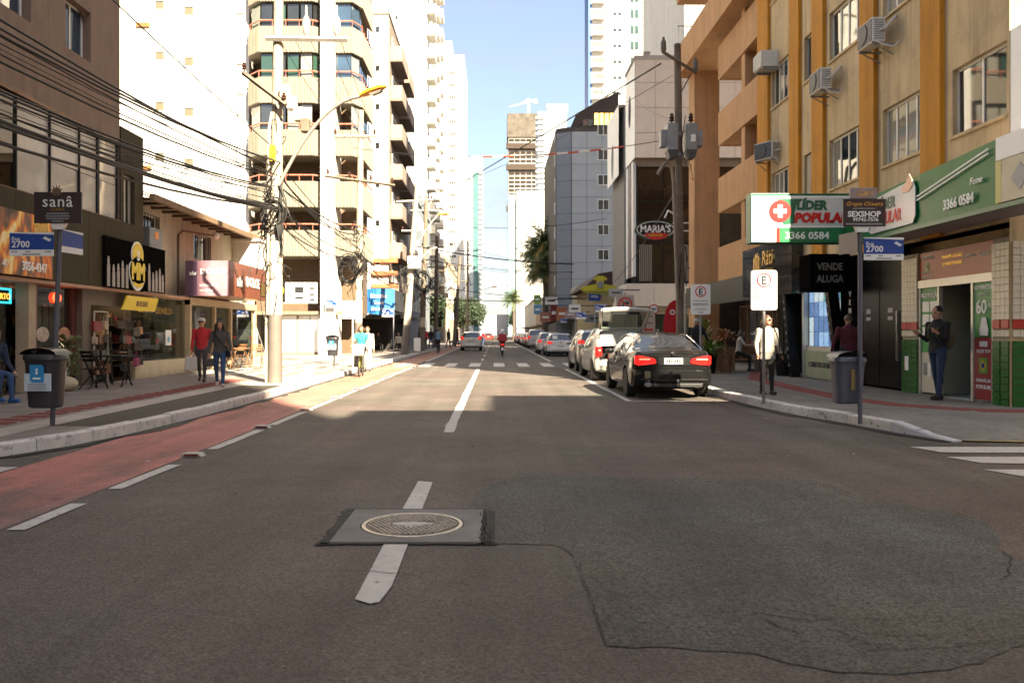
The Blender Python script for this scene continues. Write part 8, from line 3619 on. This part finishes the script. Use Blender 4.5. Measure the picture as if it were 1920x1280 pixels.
    mb.tube([hc + f2 * .078 * s - sd2 * .045 * s + Vector((0, 0, .038 * s)), hc + f2 * .082 * s + sd2 * .045 * s + Vector((0, 0, .038 * s))], .010 * s, 6)
    for q in (1, -1):
        mb.sph(hc + sd2 * q * .077 * s - f2 * .01 * s, .014 * s, .024 * s, .032 * s, 8, 6)
    Z_(SKIN, hc - Vector((0, 0, .1 * s)), hc + Vector((0, 0, .05 * s)), .10 * s)
    Z_(SKIN if bare_neck else top, nk + up * .01 * s, nk + up * .06 * s, .05 * s)
    if inner:
        Z_(inner, hip + up * .40 * s + fw * .13 * s, hip + up * .12 * s + fw * .16 * s, .022 * s)
    if not sit:
        drop = -min(feet)
    else:
        drop = -min(feet)
    root = thing('person', label, 'person', (X, Y, Z), rz, grp)
    off = Vector((0, 0, drop))
    mb.v = [tuple(Vector(v) + off) for v in mb.v]
    me = mb.mesh('body_src', SKIN)
    tmp = bpy.data.objects.new('tmp_body', me)
    COL.objects.link(tmp)
    rm = tmp.modifiers.new('r', 'REMESH')
    rm.mode = 'VOXEL'
    rm.voxel_size = vox
    sm = tmp.modifiers.new('s', 'SMOOTH')
    sm.factor, sm.iterations = .5, 2
    PENDING.append((tmp, root, [(m, p + off, q + off, r) for m, p, q, r in zones]))
    H_ = hc + off
    # hair, eyes, glasses
    b = MB()
    if cap:
        b.lathe([(.098 * s, .03 * s), (.10 * s, .06 * s), (.085 * s, .105 * s), (.04 * s, .125 * s), (0, .13 * s)], 16, H_ - f2 * .012 * s)
        c = H_ + f2 * .10 * s + Vector((0, 0, .035 * s))
        b.add([c - sd2 * .07 * s - f2 * .03 * s, c + sd2 * .07 * s - f2 * .03 * s, c + sd2 * .05 * s + f2 * .055 * s, c - sd2 * .05 * s + f2 * .055 * s], [(0, 1, 2, 3)])
        b.build('cap', cap, root, smooth=0.8)
        b = MB()
    n, m_ = 18, 9
    vs, fs = [], []
    for i in range(m_):
        for j in range(n):
            t = 2 * PI * j / n
            dirv = sd2 * math.cos(t) - f2 * math.sin(t)
            front = max(0, -math.sin(t))
            ph = (PI * (.60 if not hairlen else .62) - front * PI * .30) * i / (m_ - 1)
            jit = 1 + .03 * math.sin(j * 2.3 + i)
            c = H_ - f2 * .014 * s + Vector((0, 0, .02 * s))
            vs.append(c + dirv * .084 * s * 1.03 * math.sin(ph) * jit * (1 + .16 * abs(math.sin(t))) + Vector((0, 0, .104 * s * math.cos(ph) * jit)))
    for i in range(m_ - 1):
        for j in range(n):
            fs.append((i * n + j, (i + 1) * n + j, (i + 1) * n + (j + 1) % n, i * n + (j + 1) % n))
    b.add(vs, fs)
    if hairlen:
        for k in range(26):
            t = PI * (-.12 + 1.24 * k / 25)
            dirv = sd2 * math.cos(t) - f2 * math.sin(t)
            c = H_ - f2 * .014 * s
            wv = .012 * math.sin(k * 1.7)
            p = [c + dirv * .080 * s + Vector((0, 0, .06 * s)), c + dirv * (.098 + wv) * s - Vector((0, 0, .03 * s)), c + dirv * (.105 + wv) * s - Vector((0, 0, (.06 + hairlen * .5) * s)), c + dirv * (.085 - wv) * s - Vector((0, 0, (.08 + hairlen) * s))]
            b.tube(p, [.016 * s, .022 * s, .022 * s, .006 * s], 6)
    b.build('hair', hair, root, smooth=True)
    if glasses:
        b = MB()
        for q in (1, -1):
            b.sph(H_ + f2 * .092 * s + sd2 * q * .033 * s + Vector((0, 0, .018 * s)), .028 * s, .013 * s, .021 * s, 10, 6)
        b.tube([H_ + f2 * .09 * s - sd2 * .07 * s + Vector((0, 0, .024 * s)), H_ + f2 * .098 * s + Vector((0, 0, .024 * s)), H_ + f2 * .09 * s + sd2 * .07 * s + Vector((0, 0, .024 * s))], .005, 4)
        b.build('sunglasses', BLACK, root)
    elif vox < .013:
        for q in (1, -1):
            b = MB()
            b.sph(H_ + f2 * .083 * s + sd2 * q * .032 * s + Vector((0, 0, .018 * s)), .011 * s, .008 * s, .008 * s, 8, 6)
            b.build('eye', TXTK, root)
    T = Matrix.Translation((X, Y, Z)) @ Matrix.Rotation(rz, 4, 'Z')
    return root, [T @ (p + off) for p in tips], T, hip + off, s


def finish_people():
    dg = bpy.context.evaluated_depsgraph_get()
    for tmp, root, zones in PENDING:
        me = bpy.data.meshes.new_from_object(tmp.evaluated_get(dg))
        me.name = 'body'
        me.materials.clear()
        ml = []
        for z in zones:
            if z[0] not in ml:
                ml.append(z[0])
        for m in ml:
            me.materials.append(m)
        zz = [(ml.index(m), p, q - p, max(1e-9, (q - p).length_squared), r) for m, p, q, r in zones]
        out = []
        for f in me.polygons:
            c = f.center
            best, bi = 1e9, 0
            for k, p, d, l2, r in zz:
                t = (c - p).dot(d) / l2
                t = 0 if t < 0 else 1 if t > 1 else t
                v = (c - p - d * t).length - r
                if v < best:
                    best, bi = v, k
            out.append(bi)
        me.polygons.foreach_set('material_index', out)
        me.polygons.foreach_set('use_smooth', [True] * len(me.polygons))
        put(me, 'body', root)
    for tmp, root, zones in PENDING:
        src = tmp.data
        bpy.data.objects.remove(tmp)
        bpy.data.meshes.remove(src)


def handbag(label, p, rz, m, w=.26, h=.2, strap=.3, cat='bag'):
    t = thing('bag', label, cat, p, rz)
    b = MB()
    b.prism([(-w / 2, 0), (w / 2, 0), (w * .46, h), (-w * .46, h)], -.05, .05)
    b.build('pouch', m, t, bevel=.015)
    b = MB()
    b.tube([(-w * .35, 0, h), (-w * .2, 0, h + strap * .8), (0, 0, h + strap), (w * .2, 0, h + strap * .8), (w * .35, 0, h)], .009, 5)
    b.build('strap', m, t)
    return t


# walking pair on the left
r1 = person('woman walking in black top and jeans with long dark hair', -6.45, 18.75, rz=.25, h=1.58, top=CGREY, low=JEANS, shoe=SHOEW, hairlen=.2, legL=(.34, .12), legR=(-.30, .25), armL=(.25, .25, .5), armR=(.1, .16, .25))
T, hip, s = r1[2], r1[3], r1[4]
t = thing('shoulder_bag', 'black crossbody bag worn by the woman in jeans', 'bag', (0, 0, 0))
t.matrix_world = T
b = MB()
b.tube([hip + Vector((-.17, .0, .50)), hip + Vector((-.06, -.145, .36)), hip + Vector((.08, -.15, .18)), hip + Vector((.22, -.08, .02))], .013, 5)
b.tube([hip + Vector((-.17, .0, .50)), hip + Vector((-.06, .135, .36)), hip + Vector((.08, .14, .18)), hip + Vector((.22, .08, .02))], .013, 5)
b.build('strap', BLACK, t)
b = MB()
b.box(.16, .26, -.14, .14, hip.z - .14, hip.z + .05)
b.build('pouch', BLACK, t, bevel=.03)
r2 = person('person walking in red jacket, white shirt and pale cap', -7.55, 20.6, rz=.2, h=1.66, top=CRED, low=CGREY, hair=HAIRG, legL=(.25, .1), legR=(-.28, .3), armL=(.2, .15, .3), armR=(.05, .15, .2), inner=CWHT, cap=CWHT, glasses=True)
handbag('white plastic shopping bag carried by the walker in red', r2[1][1] + Vector((0, 0, -.42)), .4, mat('plastic_white', (.5, .48, .45), .5, var=.15), .3, .34, .1)
handbag('dark handbag carried by the walker in red', r2[1][0] + Vector((0, -.02, -.36)), .2, CGREY, .3, .2, .18)
# seated at the left edge
person('person in navy top and jeans sitting by the bottle shop', -9.12, 14.45, rz=1.15, h=1.74, top=CNAVY, low=JEANS, shoe=mat('shoe_blue', (.02, .10, .28), .6), legL=(1.45, 1.35), legR=(1.55, 1.75), armL=(.15, .15, .55), armR=(.2, .15, .5), lean=.2, sit=True)
t = thing('bench', 'low dark bench under the seated person by the bottle shop', 'bench', (-9.25, 14.4, H), PI / 2)
b = MB()
b.box(-.9, .7, -.05, .35, .36, .41)
b.build('seat', WOODD, t)
for x in (-.8, .6):
    b = MB()
    b.box(x - .03, x + .03, 0, .3, 0, .36)
    b.build('leg', WOODD, t)
# right pavement
r3 = person('woman in white coat and sunglasses standing by the sunlit parking sign', 5.56, 16.35, rz=.1, h=1.62, top=mat('coat_white', (.30, .285, .25), .9, var=.12, scale=7), low=CBLK, shoe=SHOE, hairlen=.07, hair=HAIRB, coat=.20, legL=(.06, .02), legR=(-.05, .03), armL=(-.05, .18, .55), armR=(-.05, .2, .6), inner=CBLK, glasses=True, head=(.5, 0))
b = MB()
hp = r3[3]
b.tube([hp + Vector((.13, -.05, .5)), hp + Vector((.17, -.16, .25)), hp + Vector((.2, -.16, .0))], .012, 5)
t = thing('shoulder_bag', 'dark bag strap hanging from the shoulder of the woman in white', 'bag', (0, 0, 0))
t.matrix_world = r3[2]
b.build('strap', BLACK, t)
b = MB()
b.box(.17, .27, -.16, .08, hp.z - .22, hp.z - .02)
b.build('pouch', BLACK, t, bevel=.03)
r4 = person('man in black jacket and jeans looking at a phone by the pharmacy', 8.30, 15.0, rz=-1.25, h=1.75, top=CBLK, low=JEANSD, legL=(.1, .04), legR=(-.12, .06), armL=(.05, .05, 2.05), armR=(.1, .05, 1.95), head=(-.1, .35), wide=1.08)
pm_ = (r4[1][0] + r4[1][1]) / 2
t = thing('phone', 'dark mobile phone held by the man at the pharmacy', 'phone', pm_ + Vector((-.06, .02, .03)), -.4)
b = MB()
b.box(-.06, .06, -.036, .036, -.006, .006)
o = b.build('case', BLACK, t, bevel=.004)
o.rotation_euler = (0, .9, 0)
t = thing('backpack', 'worn olive brown backpack on the man with the phone', 'backpack', (0, 0, 0))
t.matrix_world = r4[2]
b = MB()
b.sph((.0, .23, r4[3].z + .22), .15, .11, .22, 14, 10)
b.build('pack', mat('backpack_camo', (.10, .085, .05), .9, var=.5, scale=9), t, smooth=True)
b = MB()
for s_ in (-.1, .1):
    b.tube([(s_, .14, r4[3].z + .40), (s_, .0, r4[3].z + .50), (s_, -.13, r4[3].z + .38), (s_, -.12, r4[3].z + .22), (s_ * 1.4, .05, r4[3].z + .12)], .018, 5)
b.build('strap', mat('backpack_camo', (.10, .085, .05), .9), t)
person('person in wine red sweater walking away behind the right litter bin', 8.0, 18.1, rz=PI - .1, h=1.68, top=CWINE, low=CBLK, hair=HAIRB, legL=(.2, .1), legR=(-.2, .25), armL=(.1, .3, .25), armR=(-.1, .25, .2), wide=1.22)
person('grey haired man in black standing behind the parked sedan', 6.1, 24.2, rz=2.6, h=1.72, top=CBLK, low=CBLK, hair=HAIRG, vox=.016, armL=(.3, .3, .9), armR=(.3, .3, .9), wide=1.05)
person('person in pale top sitting on the rustic bench by the plants', 8.0, 26.3, Z=H + .02, rz=1.3, h=1.6, top=CWHT, low=CBLK, hairlen=.02, legL=(1.2, 1.2), legR=(1.2, 1.25), armL=(.7, .1, 1.0), armR=(.7, .1, 1.0), lean=.15, sleeves=.3, vox=.014, sit=True)
t = thing('bench', 'rustic brown plank bench under the tan balconies', 'bench', (7.9, 26.3, H))
for k in range(3):
    b = MB()
    b.box(-1.1, .9, -.1 + k * .15, .03 + k * .15, .36, .41)
    b.build('seat_plank', WOODB, t)
for x in (-1.0, .8):
    b = MB()
    b.box(x - .06, x + .06, -.1, .36, 0, .62)
    b.build('leg', WOODD, t)
b = MB()
b.box(-1.0, .8, .36, .40, .55, .8)
b.build('back_plank', WOODB, t)
# riders and far walkers
person('cyclist in teal top riding towards the viewer', BX, BY + .14, Z=.10, rz=.06, h=1.62, top=CTEAL, low=CGREY, hair=HAIRB, hairlen=.03, legL=(1.05, .95), legR=(.55, .75), armL=(.75, .22, .25), armR=(.75, .22, .25), lean=.18, sleeves=.35, vox=.013, head=(.3, 0))
person('person in white shorts walking just behind the teal cyclist', -4.62, 29.0, Z=.02, rz=.1, h=1.64, top=CWHT, low=CWHT, hair=HAIRB, legL=(.25, .1), legR=(-.2, .2), vox=.016)
person('cyclist with pale blue backpack riding away', -4.05, 56.85, Z=.12, rz=PI, h=1.66, top=mat('sky_cloth', (.12, .22, .32), .9), low=CBLK, legL=(1.0, .95), legR=(.5, .7), armL=(.7, .2, .25), armR=(.7, .2, .25), lean=.2, vox=.02)
rm_ = person('motorcycle rider in red jacket and white helmet', MX, MY + .42, Z=.22, rz=PI, h=1.70, top=mat('delivery_cloth', (.22, .012, .018), .8), low=CBLK, legL=(1.25, 1.25), legR=(1.25, 1.25), armL=(.8, .3, .35), armR=(.8, .3, .35), lean=.08, vox=.018)
t = thing('helmet', 'white helmet worn by the motorcycle rider', 'helmet', (0, 0, 0))
t.matrix_world = rm_[2]
b = MB()
b.sph((0, -.05, rm_[3].z + .70), .135, .15, .15, 16, 10)
b.build('shell', SIGNW, t, smooth=True)
for k, (x, yb, Y, m, lw, lab) in enumerate([(797, 645, 62, CRED, CBLK, 'person in red far along the left pavement shops'), (808, 646, 66, CBLK, JEANS, 'person in black far along the left pavement shops'), (841, 644, 70, CNAVY, CBLK, 'person in navy walking beyond the dark bicycle'), (858, 643, 74, CWINE, CBLK, 'person in wine red beyond the dark bicycle'),
                                            (787, 648, 60, CBLK, CGREY, 'person in dark clothes close to the coil hung pole'), (906, 642, 88, CRED, JEANS, 'person in red crossing ahead of the white moving car')]):
    X = (x - CX) * Y / F
    person(lab, X, Y, Z=H if x < 880 else 0, rz=.5 * k, h=1.68, top=m, low=lw, legL=(.2, .1), legR=(-.2, .2), vox=.028, hands=False)
for k in range(2):
    person(['woman sitting in the shade beneath the blue shop banner', 'person in pale shirt beneath the blue shop banner'][k], -8.1 + k * 1.3, 55.5 + k, rz=.8 - k, h=1.6, top=[CBLK, CWHT][k], low=CBLK, legL=(1.3, 1.3), legR=(1.3, 1.3), vox=.028, hands=False, sit=True)
finish_people()

# ---------------------------------------------------------------- trees and plants
LEAFD = mat('palm_leaf', (.085, .12, .035), .6, var=.5, scale=3)
LEAFY = mat('dry_palm_leaf', (.36, .25, .06), .7, var=.4, scale=3)
LEAFG = mat('tree_leaf', (.02, .034, .013), .6, var=.5, scale=2)
BARK = mat('bark', (.12, .09, .065), .9, var=.35, scale=6)


def frond(b, base, a, el, L, w, droop, n=7, leaf=True, r=None):
    r = r or RND
    d = Vector((math.cos(a) * math.cos(el), math.sin(a) * math.cos(el), math.sin(el)))
    p = Vector(base)
    sd = Vector((-math.sin(a), math.cos(a), 0))
    for i in range(n):
        q = p + d * L / n
        d = (d - Vector((0, 0, droop / n))).normalized()
        ww = w * math.sin(PI * (i + .8) / (n + .6))
        for s_ in (1, -1):
            for k in range(2):
                c = p.lerp(q, k / 2)
                tip = c + sd * s_ * ww * r.uniform(.8, 1.1) + d * ww * .5 - Vector((0, 0, ww * r.uniform(.25, .7)))
                b.add([c, c + d * L / n * .32, tip], [(0, 1, 2)])
        p = q


def palm(label, X, Y, hgt, n, L, w, seed, z0=0, dry=8, rtrunk=.22):
    r = random.Random(seed)
    t = thing('palm_tree', label, 'tree', (X, Y, z0))
    b = MB()
    b.tube([(0, 0, 0), (.1, 0, hgt * .5), (.0, .1, hgt)], [rtrunk * 1.2, rtrunk, rtrunk * .8], 8)
    b.build('trunk', BARK, t, smooth=True)
    b = MB()
    for k in range(n):
        frond(b, (r.uniform(-.2, .2), r.uniform(-.2, .2), hgt - r.uniform(0, L * (1.0 if n > 200 else .4))), r.uniform(0, 6.28), r.uniform(-.5, 1.2), L * r.uniform(.7, 1.1), w, r.uniform(.8, 1.9), 8, r=r)
    b.build('crown', LEAFD, t, kind='stuff')
    if dry:
        b = MB()
        for k in range(dry):
            frond(b, (0, 0, hgt - L * r.uniform(.1, .9)), r.uniform(0, 6.28), r.uniform(-.9, .2), L * r.uniform(.7, 1.0), w * .8, 1.4, 8, r=r)
        b.build('dry_fronds', LEAFY, t, kind='stuff')
    return t


palm('large shaggy palm with dry yellow fronds before the grey panelled block', 6.9, 110, 14.6, 260, 4.6, 1.1, 3, dry=60, rtrunk=.4)
palm('small dark palm in the distance at the right side of the street', 2.3 + 1.5, 165, 9.5, 46, 3.6, .8, 5, dry=0)
palm('tall thin palm at the far end of the street', 6, 260, 14, 40, 4, .9, 6, dry=0)


def tree(label, X, Y, hgt, rad, seed, n=2600, leaf=.35):
    r = random.Random(seed)
    t = thing('tree', label, 'tree', (X, Y, 0))
    b = MB()
    b.tube([(0, 0, 0), (.1, 0, hgt * .35), (.0, 0, hgt * .6)], [.3, .24, .12], 8)
    for k in range(6):
        a = k * 1.05
        b.tube([(0, 0, hgt * .35), (math.cos(a) * rad * .5, math.sin(a) * rad * .5, hgt * .62)], [.12, .04], 5)
    b.build('trunk', BARK, t)
    b = MB()
    cl = [(r.uniform(-1, 1) * rad * .6, r.uniform(-1, 1) * rad * .6, hgt * .65 + r.uniform(-1, 1) * hgt * .22, rad * r.uniform(.3, .55)) for _ in range(16)]
    for k in range(n):
        c = cl[r.randrange(len(cl))]
        v = Vector((r.gauss(0, 1), r.gauss(0, 1), r.gauss(0, 1))).normalized() * c[3] * r.uniform(.6, 1.05)
        p = Vector(c[:3]) + v
        u = Vector((r.gauss(0, 1), r.gauss(0, 1), r.gauss(0, 1))).normalized()
        w = u.orthogonal().normalized()
        s_ = leaf * r.uniform(.6, 1.2)
        b.add([p - u * s_, p + w * s_ * .5, p + u * s_, p - w * s_ * .5], [(0, 1, 2, 3)])
    b.build('crown', LEAFG, t, kind='stuff')
    return t


tree('round dark tree beside the white moving car far down the left', -5.6, 160, 8.5, 3.8, 1)
tree('pale green street tree behind the coil hung pole', -8.6, 100, 6.5, 2.6, 2)
tree('dark tree beyond the tall lamp pole on the left', -7.5, 185, 10, 3.4, 3)
tree('green tree at the far end of the street', -12, 420, 16, 8, 4, leaf=.8)
tree('dark green tree at the far right end of the street', 14, 380, 14, 8, 5, leaf=.8)


def potted(label, X, Y, hp, kind, seed, m, pot=BLACK, rp=.24, hl=.6, n=60):
    r = random.Random(seed)
    t = thing('potted_plant', label, 'plant', (X, Y, H))
    b = MB()
    b.lathe([(rp * .75, 0), (rp, hp), (rp * 1.06, hp), (rp * .92, hp - .04), (0, hp - .05)], 16)
    b.build('pot', pot, t, smooth=0.6)
    b = MB()
    for k in range(n):
        a, el = r.uniform(0, 6.28), r.uniform(.1, 1.5)
        L = hl * r.uniform(.6, 1.1)
        z = hp if kind == 'low' else hp + hl * .7
        d = Vector((math.cos(a) * math.cos(el), math.sin(a) * math.cos(el), math.sin(el)))
        sd = Vector((-math.sin(a), math.cos(a), 0)) * L * .07
        p0 = Vector((0, 0, z)) + d * .04
        p1, p2 = p0 + d * L * .6, p0 + d * L - Vector((0, 0, L * .3))
        b.add([p0 - sd * .5, p0 + sd * .5, p1 + sd, p1 - sd, p2], [(0, 1, 2, 3), (3, 2, 4)])
    if kind != 'low':
        b.tube([(0, 0, hp - .05), (.02, 0, hp + hl * .7)], .03, 6)
    b.build('foliage', m, t, kind='stuff')


LG = mat('leaf_bright', (.10, .17, .02), .5, var=.4, scale=8)
LY = mat('leaf_yellow_green', (.28, .27, .05), .5, var=.4, scale=8)
LO = mat('leaf_rust', (.30, .12, .04), .5, var=.4, scale=8)
potted('bushy bright green plant in a tall black pot by the sedan boot', 6.75, 25.2, .62, 'low', 1, LG, hl=.62, n=110)
potted('tall yellow green plant behind the grey haired man', 6.95, 26.6, .6, 'tall', 2, LY, hl=.8)
potted('rust red spiky plant in a wooden tub', 7.45, 25.9, .55, 'tall', 3, LO, WOODB, hl=.62)
potted('green leafy plant in a dark tub beside the rustic bench', 7.75, 27.5, .5, 'low', 4, LG, WOODD, hl=.7)
potted('small leafy plant by the slanted black post', 8.5, 23.6, .4, 'low', 5, mat('leaf_dark', (.03, .06, .02), .5, var=.4), hl=.5)
t = thing('crate_planter', 'slatted wooden planter box next to the rustic bench', 'planter', (7.25, 26.0, H))
for k in range(8):
    b = MB()
    b.box(-.5 + k * .125, -.5 + k * .125 + .11, -.2, -.17, .05, .6)
    b.build('slat', WOODB, t)
b = MB()
b.box(-.5, .5, -.17, .2, .05, .55)
b.build('box', WOODD, t)
